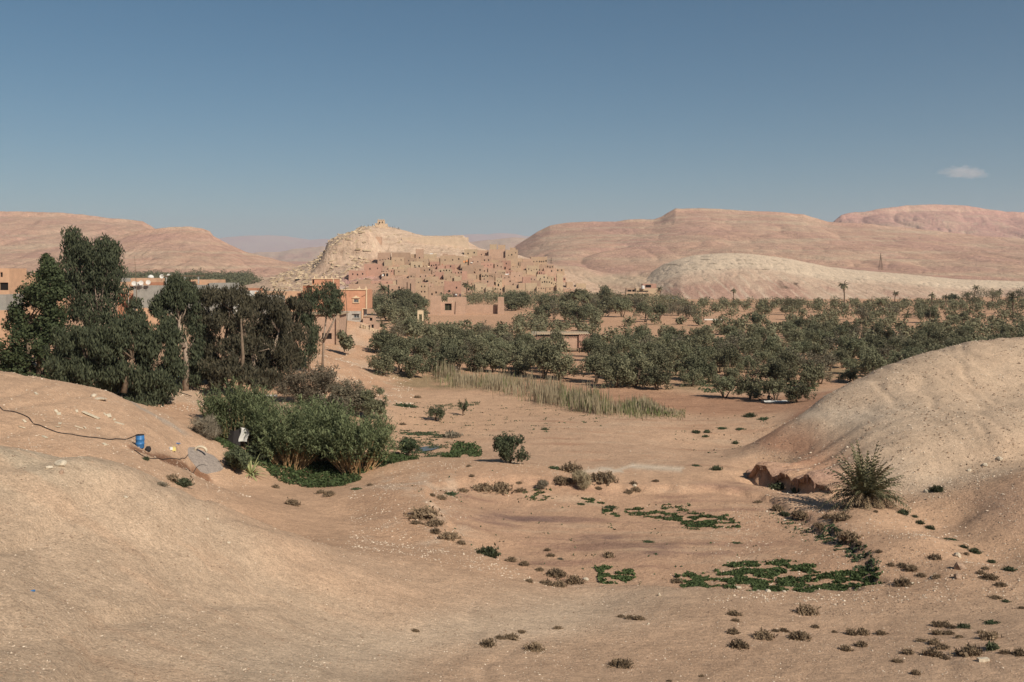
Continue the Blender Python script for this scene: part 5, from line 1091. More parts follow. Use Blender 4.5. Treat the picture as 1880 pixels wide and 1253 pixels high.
def plank(px, py, L, rot, label, wd=.16, m=None, name='plank', th=.05, d0=50):
    x, y, z = at(px, py, d0, 130); k = y / F
    # lay it on the slope: ends sampled from the ground
    l = L * k; dx, dy = math.cos(rot) * l / 2, math.sin(rot) * l / 2; z1, z2 = gz(x - dx, y - dy), gz(x + dx, y + dy)
    b = MB(); b.box((0, 0, 0), (l, wd, th), 0, 1, .006); o = b.build(name, m or M_BOARD, None, loc=(x, y, (z1 + z2) / 2 + th), rot=(0, -math.atan2(z2 - z1, l), rot)); tag(o, label, 'plank' if name == 'plank' else name.replace('_', ' '), 'boards strewn on the slope')
for a in [(167, 766, 32, .12, 'longest pale board lying flat in the middle of the slope', .45), (66, 724, 14, -.9, 'single pale board high on the slope above the hose', .16), (108, 762, 12, -1.1, 'broken pale board beside the hose bend', .28), (103, 757, 8, -.6, 'stub board touching the broken one', .2), (110, 779, 12, -1.2, 'pale board right below the hose'.replace('right ', 'just '), .2), (106, 785, 8, 1.2, 'small piece under the pale board below the hose', .2),
          (200, 765, 12, -1.0, 'board standing askew after the longest one', .3), (193, 762, 8, -.3, 'short splinter before the askew board', .14), (219, 778, 18, -.15, 'bent pale board toward the grey gully', .22), (210, 772, 8, -1.1, 'short end joined to the bent board', .16), (145, 786, 16, .45, 'thin slat pointing uphill in the middle of the slope', .08), (156, 787, 12, -.9, 'thin slat crossing the one pointing uphill', .1),
          (82, 804, 13, -.5, 'lone board low on the slope under the hose', .18), (192, 817, 12, -.8, 'lone board between the hose and the front mound', .2), (40, 786, 11, .8, 'dark-edged board near the far slope end'.replace('near', 'at'), .2), (45, 775, 8, -.4, 'small pale chip of board above the hose', .15), (180, 788, 8, -1.2, 'rounded pale piece of board beside the slats', .3), (141, 757, 8, -1.0, 'tiny upright splinter above the longest board', .16)]:
    plank(a[0], a[1], a[2], a[3], a[4], a[5])

def build_small():
    # washing slab with a tyre-like rim and a heap of mud
    x, y, z = at(375, 848, 60, 110); g = MB(); n = 18; V = []
    ring = [(x + 1.35 * math.cos(t) * (1 + .12 * math.sin(3 * t)), y + 1.7 * math.sin(t) * (1 + .1 * math.cos(5 * t))) for t in np.linspace(0, 6.283, n, endpoint=False)]
    V = [(a, b, gz(a, b) + .03) for a, b in ring] + [(a, b, gz(a, b) - .2) for a, b in ring] + [(x, y, gz(x, y) + .07)]
    Fc = [(i, (i + 1) % n, 2 * n) for i in range(n)] + [((i + 1) % n, i, i + n, (i + 1) % n + n) for i in range(n)]
    tag(MB().add(V, Fc).build('washing_slab', M_SLAB), 'grey washed slab of gravel and cement beside the cane thicket', 'slab')
    x2, y2, z2 = at(368, 834, 60, 110); t = MB(); pts = [(x2 + .5 * math.cos(a), y2, z2 + .18 + .42 * abs(math.sin(a))) for a in np.linspace(0, math.pi, 9)]; t.tube(pts, .11, 8)
    tag(t.build('tyre', M_BOARD, smooth=True), 'pale half-buried tyre arching over the washing slab', 'tyre')
    x3, y3, z3 = at(318, 828, 60, 110); rt = thing('jerry_can', 'yellow jerry can lying on the slope beyond the blue barrel', 'jerry can', (x3, y3, z3)); MB().box((0, 0, .13), (.42, .26, .26), .3, .85, .01).build('can_body', M_YEL, rt); MB().tube([(-.1, 0, .26), (-.05, 0, .33), (.05, 0, .33), (.1, 0, .26)], .02, 6).build('handle', M_YEL, rt)
    x3, y3, z3 = at(313, 826, 60, 110); MBs = MB().box((0, 0, .1), (.3, .3, .2), .8, .7, .03).build('sack', M_WHITE, None, loc=(x3, y3, z3)); tag(MBs, 'small pale sack lying beside the yellow jerry can', 'sack')
    x3, y3, z3 = at(325, 815, 60, 110); tag(MB().box((0, 0, .03), (.5, .16, .06), .1, .9, .02).build('rag', M_BLUE, None, loc=(x3, y3, z3)), 'scrap of blue cloth on the slope above the jerry can', 'rag')
    x3, y3, z3 = at(60, 1086, 18, 60); tag(MB().box((0, 0, .02), (.14, .06, .04), .5, .8, .01).build('litter', M_BLUE, None, loc=(x3, y3, z3)), 'tiny blue scrap of litter low on the front mound', 'litter')
    # shelter of cloth and sticks
    x, y, z = at(438, 818, 70, 110); y -= .6; root = thing('shelter', 'little shelter of sticks and dark cloth with a white sheet hung beside the canes', 'shelter', (x, y, z))
    for i, (a, b, h) in enumerate([(-.9, 0, 1.7), (.7, .2, 2.1), (-.1, -.5, 1.8), (.1, 1.0, 1.9), (1.2, -.2, 1.5)]): MB().tube([(a, b, -.1), (a * .7, b * .7, h)], .04, 6).build('pole', M_WOOD, root)
    V = [(-1.0, -.4, 0), (-.2, -.8, .05), (-.1, -.45, 1.5), (-.6, .0, 1.55), (.45, -.3, 1.75), (.5, -.6, .2), (-.3, .5, 1.3), (.5, .6, 1.4)]; MB().add(V, [(0, 1, 2, 3), (1, 5, 4, 2), (3, 2, 4, 7, 6)]).build('dark_cloth', M_DARK, root)
    gx = np.linspace(0, 1, 7); V = [(.45 + .75 * u + .12 * math.sin(v * 5), -.55 - .12 * math.sin(u * 7 + v * 2), 1.9 - 1.35 * v - .25 * u * (1 - v)) for v in gx for u in gx]; MB().add(V, [(i * 7 + j, i * 7 + j + 1, (i + 1) * 7 + j + 1, (i + 1) * 7 + j) for i in range(6) for j in range(6)]).build('white_sheet', M_WHITE, root, smooth=True)
    # pipe lying on the bank
    a, b = at(500, 731, 90, 140), at(450, 729, 90, 140); c = (b[0] - 3.5, b[1], b[2] + .2)
    rp = thing('water_pipe', 'grey irrigation pipe with a white end lying on the bank behind the canes', 'pipe', a); 
    MB().tube([(0, 0, .25), (a[0] * -1 + b[0], b[1] - a[1], b[2] - a[2] + .25)], .10, 8).build('pipe_length', M_CONC, rp); MB().tube([(.6, 0, .27), (-2.6, 0, .27)], .14, 8).build('white_end', M_WHITE, rp)
    rp = thing('water_pipe', 'thin black hose climbing the bank under the weeping tree', 'pipe', at(320, 722, 90, 140)); MB().tube([(-2, 2, .9), (0, 0, .3), (2.6, -1.5, -.2)], .05, 6).build('pipe_length', M_HOSE, rp)
    # white tarp and resting person under the last olive tree
    x, y, z = at(1418, 739, 110, 170); V = []; n = 9
    g = np.random.default_rng(2)
    for i in range(n):
        for j in range(5):
            u, v = i / (n - 1), j / 4; V.append((x - 1.2 + 3.6 * u, y - .9 + 1.8 * v, gz(x, y) + .12 + .14 * g.random() * (0 < j < 4)))
    tag(MB().add(V, [(i * 5 + j, (i + 1) * 5 + j, (i + 1) * 5 + j + 1, i * 5 + j + 1) for i in range(n - 1) for j in range(4)]).build('ground_sheet', M_WHITE), 'white ground sheet spread under the last trees of the front row', 'ground sheet')
    x, y, z = at(835, 679, 130, 200); tag(MB().box((0, 0, .35), (1.6, .9, .7), 0, .8, .05).build('wrapped_bundle', M_WHITE, None, loc=(x, y, z)), 'white wrapped bundle half hidden where the reeds begin', 'bundle')
    x, y, z = at(1312, 588, 300, 420); tag(MB().box((0, 0, .2), (8, 1.6, .4), 0, .95, .05).build('plastic_sheeting', M_WHITE, None, loc=(x, y, z)), 'long white strip of sheeting on the pink field', 'sheeting')
    # twisted dead branch by the thicket
    x, y, z = at(600, 846, 70, 110); b = MB(); b.tube([(0, 0, 0), (-1.2, .2, 1.0), (-2.0, .3, 2.2)], [.06, .05, .02], 6).tube([(0, 0, 0), (-1.6, 0, .5)], [.06, .03], 6); tag(b.build('dead_branch', M_WOOD, None, loc=(x, y - .5, z)), 'bare dead branch leaning at the foot of the thicket', 'branch')
build_small()

# short block of masonry lying on the sand, far right front
x, y, z = at(1805, 1215, 30, 60); tag(MB().box((0, 0, .06), (.46, .20, .16), .08, .96, .006).build('stone_block', M_ROCK, None, loc=(x, y, z)), 'oblong pale building block lying on the sandy flat', 'block')

# ------------------------------------------------------------------ pond
def build_pond():
    m, n, l, b = new_mat('pond_water'); b.inputs['Base Color'].default_value = (.09, .075, .05, 1); b.inputs['Roughness'].default_value = .18; b.inputs['Specular IOR Level'].default_value = .5
    t = node(n, 'ShaderNodeTexNoise', i_Scale=3.0, i_Detail=4); geo = n.new('ShaderNodeNewGeometry'); l.new(geo.outputs['Position'], t.inputs['Vector']); bp = node(n, 'ShaderNodeBump'); bp.inputs['Strength'].default_value = .15; bp.inputs['Distance'].default_value = .05; l.new(t.outputs['Fac'], bp.inputs['Height']); l.new(bp.outputs[0], b.inputs['Normal'])
    c = plan([(766, 820), (782, 817), (804, 816), (812, 819), (800, 822), (792, 824), (776, 826), (762, 824)]); zz = max(gz(*q) for q in c) + .02
    V = [(a, b_, zz) for a, b_ in c]; tag(MB().add(V, [tuple(range(len(V)))]).build('pond', m), kind='structure')
build_pond()

# ------------------------------------------------------------------ ragged clay lip hanging over the undercut
def build_lip():
    ms = earth_mat('red_clay', [(2.5, .8, 1.15, 6), (12, .75, 1.15, 5)], 1.0, [(2.0, 1, .3), (9, .8, .08)])
    g = np.random.default_rng(17); cols = 170; t_, n_ = (.39, -.92), (.92, .39); us = np.linspace(-.4, 11.4, cols)
    V = []; C = []; prof = [(2.4, .03), (1.6, .07), (.9, .10), (.35, .09), (-.1, .03), (-.5, -.08), ('tooth', 0), (-.2, -.42), (.25, -.5)]
    n1 = fbm(us / 1.4, us * 0 + 3, 4); n2 = fbm(us / .45, us * 0 + 8, 3); wig = .16 * noise2(us / .8, us * 0 + 1.5) + .7 * noise2(us / 3.6, us * 0 + 9); env = ss(-.4, 1.6, us) * ss(11.4, 8.8, us)
    for i, u in enumerate(us):
        def at_s(s): return 21.2 + t_[0] * u + n_[0] * (s - wig[i]), 90.0 + t_[1] * u + n_[1] * (s - wig[i])
        a, b = at_s(.6); zt = gz(a, b); hang = env[i] * np.clip(.75 + 1.2 * n1[i], .15, 1.5)
        for s, dz in prof:
            if s == 'tooth': s, dz = -.42 * hang, -.15 - 2.2 * max(0, n2[i] + .5 * n1[i] + .02) * env[i]
            elif s < 0: s *= hang; dz = dz
            a, b = at_s(s); z = (gz(a, b) + dz * env[i] - .03) if s > .5 else zt + dz * (.4 + .6 * env[i]) - .12 * max(0, -s)
            V.append((a + .02 * g.normal(), b + .02 * g.normal(), z + .02 * g.normal())); C.append(lerp(PINK * .95, PURPLE * 1.5, np.clip(.45 + n1[i], 0, 1)) * (1 + .12 * g.normal()))
    k = len(prof); idx = np.arange(cols * k).reshape(cols, k); Q = np.stack([idx[:-1, :-1], idx[1:, :-1], idx[1:, 1:], idx[:-1, 1:]], -1).reshape(-1, 4)
    tag(obj('clay_bank', mk_mesh('clay_bank', V, Q, ms, col=np.array(C))), kind='structure')
build_lip()

# ------------------------------------------------------------------ buildings
MUD = [plain_mat('mud_plaster_%s' % n, c, .95, grain=[(.35, .88, 1.08), (2.2, .86, 1.1)], bump=(2.5, .5, .15), rand=.10) for n, c in (('tan', (.42, .295, .20)), ('pink', (.425, .28, .20)), ('red', (.42, .245, .18)), ('sand', (.45, .335, .225)), ('brown', (.37, .25, .175)))]
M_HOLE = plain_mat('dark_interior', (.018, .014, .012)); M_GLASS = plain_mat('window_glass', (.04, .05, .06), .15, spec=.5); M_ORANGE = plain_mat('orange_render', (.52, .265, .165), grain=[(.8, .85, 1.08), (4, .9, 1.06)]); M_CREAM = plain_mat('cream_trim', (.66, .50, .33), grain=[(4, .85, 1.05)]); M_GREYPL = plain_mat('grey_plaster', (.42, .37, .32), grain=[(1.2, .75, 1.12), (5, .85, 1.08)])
M_BLOCK = plain_mat('concrete_block', (.29, .27, .24), grain=[(.7, .8, 1.1), (5, .85, 1.1)]); M_PINKR = plain_mat('salmon_render', (.50, .31, .20), grain=[(.9, .85, 1.08)]); M_BRICK = plain_mat('brick_red_render', (.38, .18, .11), grain=[(1.5, .8, 1.1)]); M_ROOFD = plain_mat('roof_earth', (.38, .28, .20), grain=[(1, .8, 1.1)])

def wall_face(b, o, ux, w, z0, h, ops, nrm, depth=.28, taper=0.0):
    """one wall with real openings: o origin (x,y) at ground, ux unit along, nrm outward; ops (u0,v0,u1,v1)"""
    us = sorted({0, w, *[q for a in ops for q in (a[0], a[2])]}); vs = sorted({0, h, *[q for a in ops for q in (a[1], a[3])]})
    def pt(u, v, d=0):
        tp = taper * v / h; uu = u + tp * (1 - 2 * u / w); d2 = d + tp
        return (o[0] + ux[0] * uu - nrm[0] * d2, o[1] + ux[1] * uu - nrm[1] * d2, z0 + v)
    for i in range(len(us) - 1):
        for j in range(len(vs) - 1):
            u0, u1, v0, v1 = us[i], us[i + 1], vs[j], vs[j + 1]; cu, cv = (u0 + u1) / 2, (v0 + v1) / 2
            if any(a[0] < cu < a[2] and a[1] < cv < a[3] for a in ops): continue
            b.add([pt(u0, v0), pt(u1, v0), pt(u1, v1), pt(u0, v1)], [(0, 1, 2, 3)])
    panes = []
    for a in ops:
        u0, v0, u1, v1 = a[:4]; c0 = [(u0, v0), (u1, v0), (u1, v1), (u0, v1)]
        for k in range(4):
            p, q = c0[k], c0[(k + 1) % 4]; b.add([pt(*p), pt(*q), pt(*q, depth), pt(*p, depth)], [(0, 1, 2, 3)])
        panes.append([pt(*q, depth) for q in c0])
    return panes

def house(name, label, cat, x, y, z0, w, dp, h, m, ops_f=(), ops_r=(), group=None, rz=0.0, parapet=.5, merlons=0, taper=.12, pane=None, sink=2.0, roofm=None, kids=True):
    root = thing(name, label, cat, (x, y, z0), rz, group); b = MB(); H = h + sink; fo = [(a, c + sink, e, f + sink) for a, c, e, f in ops_f]; ro = [(a, c + sink, e, f + sink) for a, c, e, f in ops_r]
    P1 = wall_face(b, (-w / 2, -dp / 2), (1, 0), w, -sink, H, fo, (0, -1), taper=taper); P2 = wall_face(b, (w / 2, -dp / 2), (0, 1), dp, -sink, H, ro, (1, 0), taper=taper)
    wall_face(b, (w / 2, dp / 2), (-1, 0), w, -sink, H, [], (0, 1), taper=taper); wall_face(b, (-w / 2, dp / 2), (0, -1), dp, -sink, H, [], (-1, 0), taper=taper)
    t = .3; wi, di = w / 2 - taper, dp / 2 - taper      # thick top of the parapet and its inner side
    o4 = [(-wi, -di), (wi, -di), (wi, di), (-wi, di)]; i4 = [(-wi + t, -di + t), (wi - t, -di + t), (wi - t, di - t), (-wi + t, di - t)]
    V = [(a, c, h) for a, c in o4] + [(a, c, h) for a, c in i4] + [(a, c, h - parapet) for a, c in i4]
    b.add(V, [(k, (k + 1) % 4, (k + 1) % 4 + 4, k + 4) for k in range(4)] + [(k + 4, (k + 1) % 4 + 4, (k + 1) % 4 + 8, k + 8) for k in range(4)])
    b.build('wall', m, root); MB().add([(a, c, h - parapet) for a, c in i4], [(0, 1, 2, 3)]).build('roof', roofm or M_ROOFD, root)
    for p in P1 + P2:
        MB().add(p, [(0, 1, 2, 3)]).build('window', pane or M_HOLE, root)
    for k in range(merlons):
        a, c = o4[k % 4]; MB().box((a * .93, c * .93, h + .28), (.55, .55, .56), 0, .45).build('merlon', m, root)
    return root

def surf(px, py, d0=560, d1=860):
    ds = np.linspace(d0, d1, 700); zr = EYE - (py - HY) / F * ds; f = HILLS['village_hill'][0](np.full(ds.shape, float(px)), ds); f = np.maximum(f, 0.0); k = np.argmax(f >= zr)
    if not (f >= zr).any(): k = len(ds) - 1
    return (px - CX) / F * ds[k], float(ds[k]), float(f[k])

def rowops(w, h, n, rng_, y0=.55, s=.8):
    out = []; 
    for i in range(n):
        u = w * (i + .7 + .2 * rng_.random()) / (n + .4); a = s * (.6 + .5 * rng_.random()); v = h * (y0 + rng_.uniform(-.09, .09))
        if u - a / 2 > .3 and u + a / 2 < w - .3 and v + a * 1.3 < h - .3: out.append((u - a / 2, v, u + a / 2, v + a * 1.3))
    return out
def dedup(ops):
    out = []
    for a in ops:
        if not any(a[0] < b[2] + .25 and b[0] < a[2] + .25 and a[1] < b[3] + .2 and b[1] < a[3] + .2 for b in out): out.append(a)
    return out

def build_village():
    r = random.Random(77); G = 'mud houses of the hillside village'
    # (x0, x1, ytop, ybase, tone, windows in row, row height share, label)
    K = [(693, 716, 464, 486, 1, 4, .36, 'flat-topped mud house with four windows, first under the pale ridge'), (719, 752, 464, 484, 4, 6, .3, 'wide mud house with a row of six small windows under the ridge'), (754, 764, 467, 484, 0, 0, 0, 'narrow mud annexe after the wide six-windowed house'),
         (763, 777, 458, 484, 1, 1, .25, 'square mud tower rising over the crowd of visitors'), (778, 801, 467, 478, 3, 0, 0, 'low mud terrace wall hung with stalls behind the visitors'), (808, 850, 470, 490, 0, 3, .62, 'broad mud house with three square windows after the stalls'), (812, 822, 466, 474, 4, 0, 0, 'shaded upper room on the broad three-windowed house'),
         (852, 876, 458, 472, 3, 2, .4, 'pale upper mud house at the end of the rock ridge'), (876, 897, 460, 474, 1, 2, .4, 'upper mud house joining the great tower'), (866, 902, 470, 488, 1, 4, .55, 'long mud house with four dark windows below the great tower'), (898, 928, 458, 482, 1, 0, 0, 'main block of the great stepped tower on the skyline'),
         (899, 912, 449, 462, 3, 2, .35, 'first crown turret of the great stepped tower'), (914, 928, 450, 461, 0, 1, .35, 'second crown turret of the great stepped tower'), (928, 951, 459, 488, 0, 3, .68, 'tall square corner tower beside the great stepped tower'), (936, 947, 455, 462, 0, 0, 0, 'little top room on the square corner tower'),
         (904, 930, 474, 492, 1, 1, .4, 'plain mud block under the great stepped tower'), (952, 975, 481, 492, 4, 1, .3, 'low dark-doored house on the slope east of the towers'.replace('east of', 'beyond')), (668, 700, 485, 508, 2, 2, .6, 'big red clay house on the pink slope'), (640, 672, 497, 512, 2, 3, .4, 'lower red clay house where the pink slope begins'),
         (700, 716, 500, 512, 1, 1, .4, 'house with a wide black opening under the red clay house'), (738, 762, 512, 556, 1, 2, .2, 'very tall buttressed mud tower with long slits'), (762, 786, 520, 560, 0, 4, .55, 'tall mud tower with paired windows beside the buttressed one'), (786, 815, 527, 560, 4, 3, .6, 'shaded brown mud house behind the gate'),
         (815, 846, 517, 560, 2, 2, .6, 'reddish square mud tower behind the gate towers'), (640, 700, 522, 560, 1, 0, 0, 'long windowless mud wall rising behind the orange house'), (700, 740, 524, 562, 1, 3, .75, 'tall mud wall house behind the palms'), (786, 805, 508, 527, 0, 2, .4, 'mud house stepping above the shaded brown one'),
         (1000, 1046, 541, 556, 2, 3, .4, 'pink crenellated wall house at the foot of the village'), (1022, 1034, 503, 540, 3, 0, 0, 'lone pale tower stump at the village end'), (935, 968, 534, 546, 3, 3, .25, 'foot-of-hill house with wide black shop openings'), (1030, 1060, 545, 554, 1, 2, .4, 'low last houses beyond the pink crenellated wall'), (1062, 1100, 549, 556, 4, 1, .4, 'low mud sheds trailing beyond the village')]
    for (x0, x1, yt, yb, tn, nw, ry, lab) in K:
        x, d, z = surf((x0 + x1) / 2, yb); k = d / F; w = (x1 - x0) * k; h = EYE - (yt - HY) / F * d - z; dp = max(5.0, w * .6)
        ops = rowops(w, h, nw, r, ry, .9) if nw else []
        if 'slits' in lab: ops = [(w * .35, h * .3, w * .42, h * .85), (w * .62, h * .2, w * .7, h * .8)]
        if 'black' in lab: ops = [(w * .2, h * .35, w * .42, h * .8), (w * .55, h * .35, w * .8, h * .8)]
        if 'paired' in lab: ops = [(w * (.45 + .25 * i), h * (.3 + .25 * j), w * (.45 + .25 * i) + .7, h * (.3 + .25 * j) + .9) for i in (0, 1) for j in (0, 1, 2)]
        if 'great' in lab and 'main' in lab: ops = []
        rr_ = rowops(dp, h, 1, r, ry or .5) if 'tower' in lab else []
        house('mud_house' if 'tower' not in lab else 'mud_tower', lab, 'tower' if 'tower' in lab else 'house', x, d + dp / 2, z, w, dp, h, MUD[tn], dedup(ops), rr_, G, merlons=4 if ('tower' in lab and 'stump' not in lab) else 0, parapet=min(.6, h * .2))
    # the rest of the terraces, filled row by row
    rows = [('top terrace', 488, 14, 700, 1000), ('upper terrace', 497, 13, 705, 1025), ('middle terrace', 507, 13, 700, 1040), ('lower middle terrace', 517, 13, 745, 1050), ('lower terrace', 527, 13, 640, 1062), ('bottom terrace', 537, 12, 640, 1075), ('foot row by the trees', 547, 11, 640, 1090)]
    for (nm, yb, hh, a, e) in rows:
        px = a + r.uniform(0, 8); i = 0
        while px < e:
            w_ = r.uniform(9, 25); py = yb + r.uniform(-3, 3) + max(0, (px - 960)) * .04; hp = hh * r.uniform(.65, 1.35)
            if px > 1000: hp *= .7
            x, d, z = surf(px + w_ / 2, py); k = d / F; w = w_ * k; h = hp * k; dp = r.uniform(5, 9)
            i += 1; tn = r.choices([0, 1, 2, 3, 4], [3, 3, 1.3, 2, 1.3])[0]; nw = r.choice([0, 0, 1, 2, 2, 3, 4]) if w > 4 else r.choice([0, 1])
            ops = dedup([(max(.2, u0), v0, min(w - .2, u1), v1) for (u0, v0, u1, v1) in rowops(w, h, nw, r, r.uniform(.4, .6), r.uniform(.7, 1.0))] + ([(w * .3, .0, w * .3 + 1.1, min(2.0, h * .6))] if r.random() < .3 and w > 4 else []))
            tone = ['tan', 'pinkish', 'red-clay', 'sandy', 'brown'][tn]; win = ['windowless', 'one-windowed', 'two-windowed', 'three-windowed', 'four-windowed'][min(4, len(ops))]
            house('mud_house', f'{tone} {win} mud house, {ordinal(i)} along the village {nm}', 'house', x, d + dp / 2, z, w, dp, h, MUD[tn], ops, (), G, rz=r.uniform(-.09, .09), merlons=4 if r.random() < .18 and h > 5 else 0, parapet=min(.6, h * .2), sink=4)
            px += w_ * r.uniform(.75, 1.15) + (r.uniform(0, 14) if px > 1000 else 0)
    # granary on the summit and walled terrace below it
    d = 795; f = HILLS['village_hill'][0]; k = d / F
    def top(px, dd): return float(f(np.array([float(px)]), np.array([float(dd)]))[0])
    z = top(700, d); root = thing('ruined_granary', 'ruined sandstone granary tower crowning the village hill', 'tower', ((700 - CX) / F * d, d, z - 1))
    Ms = plain_mat('yellow_stone', (.50, .365, .25), grain=[(1.2, .75, 1.15)], bump=(2, .6, .3)); hT = EYE + (HY - 404.5) / F * d - z
    MB().box((0, 0, .6), (11, 8, 4.2), 0, .8, .3).build('base_platform', Ms, root); MB().box((0, 0, 1 + hT / 2), (6.2, 5, hT), 0, .86, .15).build('tower_body', Ms, root); MB().box((-3.9, 0, 2.4), (2.2, 4, 3.4), 0, .8, .2).build('side_turret', Ms, root); MB().box((3.9, 0, 2.2), (2.2, 4, 2.6), 0, .8, .2).build('side_turret', Ms, root)
    for i in range(4): MB().box((-2.1 + 1.4 * i, -2.2, hT + 1.2), (.8, .6, .7), 0, .7).build('merlon', Ms, root)
    for u, v in ((-1.0, hT * .62), (1.2, hT * .66), (-1.8, hT * .35)): MB().box((u, -2.42, v + 1), (.7, .5, 1.2)).build('window', M_HOLE, root)
    for (a, b_, c, e, lab) in [(680, 700, 434.5, 446, 'pinkish walled enclosure on the bare slope beneath the granary')]:
        dd = 742; z = top(690, dd); house('mud_house', lab, 'house', (690 - CX) / F * dd, dd + 3, EYE - (446 - HY) / F * dd, 20 * dd / F, 6, 11 * dd / F, MUD[1], [], (), G, sink=3)
    # rampart lines on the ridge
    for (a, e, yt, lab) in [(738, 860, 436, 'long low rampart wall along the bare ridge')]:
        pts = np.linspace(a, e, 26); root = thing('rampart_wall', lab, 'wall', ((a - CX) / F * 780, 780, 0)); ox = (a - CX) / F * 780
        b = MB()
        for p, q in zip(pts[:-1], pts[1:]):
            x0, x1 = (p - CX) / F * 770 - ox, (q - CX) / F * 770 - ox; z0, z1 = [EYE + (HY - 438 - 1.5 * float(noise2(np.array([q_ / 9.0]), np.array([.3]))[0])) / F * 770 for q_ in (p, q)];  b.add([(x0, -10, z0 - 9), (x1, -10, z1 - 9), (x1, -10, z1 + .8), (x0, -10, z0 + .8), (x0, -9, z0 - 9), (x1, -9, z1 - 9), (x1, -9, z1 + .8), (x0, -9, z0 + .8)], [(0, 1, 2, 3), (5, 4, 7, 6), (3, 2, 6, 7), (1, 5, 6, 2), (4, 0, 3, 7)])
        b.build('wall', plain_mat('ridge_mud', (.51, .39, .285), grain=[(.3, .85, 1.1), (1.5, .85, 1.1)]), root)
build_village()

def stalls():
    M_RUG = plain_mat('orange_rug', (.50, .22, .10)); r = random.Random(4)
    for i, (px, py, w, h, m, lab) in enumerate([(786, 467, 4, 1.6, M_WHITE, 'white awning above the crowd, first of the stalls'), (792, 465.5, 5, 2, M_WHITE, 'larger white awning, second of the stalls'), (799, 466, 5, 1.8, M_CREAM, 'cream awning, third of the stalls'), (845, 477, 5, 4, M_CREAM, 'pale cloth hung at the end of the three-windowed house'), (851, 479, 5, 3.5, M_RUG, 'orange rug hung on the slope past the three-windowed house'),
                                              (857, 478, 4, 3, M_RUG, 'second smaller orange rug past the three-windowed house'), (866, 481, 4, 2.4, M_WHITE, 'white laundry on the slope under the great tower'), (931, 503, 8, 1.8, M_WHITE, 'white shop awning low in the village'), (785, 489, 8, 2, M_CREAM, 'pale terrace cloth below the crowd'), (934, 532, 12, 1.4, M_CREAM, 'long pale awning over the black shop openings'), (703, 504, 3, 3, M_WHITE, 'white shutter beside the wide black opening')]):
        x, d, z = surf(px, py + h); d -= 7; k = d / F; x = (px - CX) * k; z = EYE - (py + h / 2 - HY) * k; W, H_ = w * k, h * k; root = thing('market_awning', lab, 'awning', (x, d, z), 0, 'cloths and awnings of the village stalls')
        V = [(-W / 2 + W * u, -.6 + 1.2 * v, H_ * (.5 - (1 - v)) + .12 * math.sin(u * 9 + i)) for v in (0, .5, 1) for u in (0, .25, .5, .75, 1)]
        MB().add(V, [(a * 5 + b, a * 5 + b + 1, a * 5 + b + 6, a * 5 + b + 5) for a in range(2) for b in range(4)]).build('cloth', m, root)
        for s_ in (-1, 1): MB().tube([(s_ * W * .45, .4, H_ * .5), (s_ * W * .45, .4, -H_ * .5 - 2.5)], .08, 5).build('pole', M_WOOD, root)
stalls()

def boulders():
    """tumbled rock ledges on the western cliff of the village hill"""
    g = np.random.default_rng(41); f = HILLS['village_hill'][0]; V = []; Q = []; base = np.array([(sx, sy, sz) for sz in (-1, 1) for sx, sy in ((-1, -1), (1, -1), (1, 1), (-1, 1))], float); fc = [(3, 2, 1, 0), (4, 5, 6, 7), (0, 1, 5, 4), (1, 2, 6, 5), (2, 3, 7, 6), (3, 0, 4, 7)]
    for i in range(900):
        px = g.uniform(490, 860) if g.random() < .4 else g.uniform(500, 680); d = g.uniform(655, 800); z = float(f(np.array([px]), np.array([d]))[0]); 
        if z < 2 or (px > 690 and z < 32): continue
        s = np.array([g.uniform(.6, 3.2), g.uniform(.6, 1.6), g.uniform(.25, .9)]) * g.uniform(.35, .8) * (.6 if px > 690 else 1); v = base * s * (1 + .3 * g.normal(size=(8, 3))); a = g.uniform(-.5, .5); t = .35 * g.normal(); v = v @ np.array([[math.cos(t), 0, math.sin(t)], [0, 1, 0], [-math.sin(t), 0, math.cos(t)]]); k = len(V) * 1
        V += [(p[0] + (px - CX) / F * d, p[1] + d, p[2] + z + s[2] * .2) for p in v]; Q += [tuple(j + k for j in q) for q in fc]
    tag(obj('hillside_boulders', mk_mesh('hillside_boulders', V, Q, plain_mat('hill_rock', (.52, .405, .275), grain=[(.3, .75, 1.15), (1.6, .8, 1.1)], rand=0))), 'tumbled pale rock ledges on the cliff end of the village hill', 'rocks', kind='stuff')
boulders()

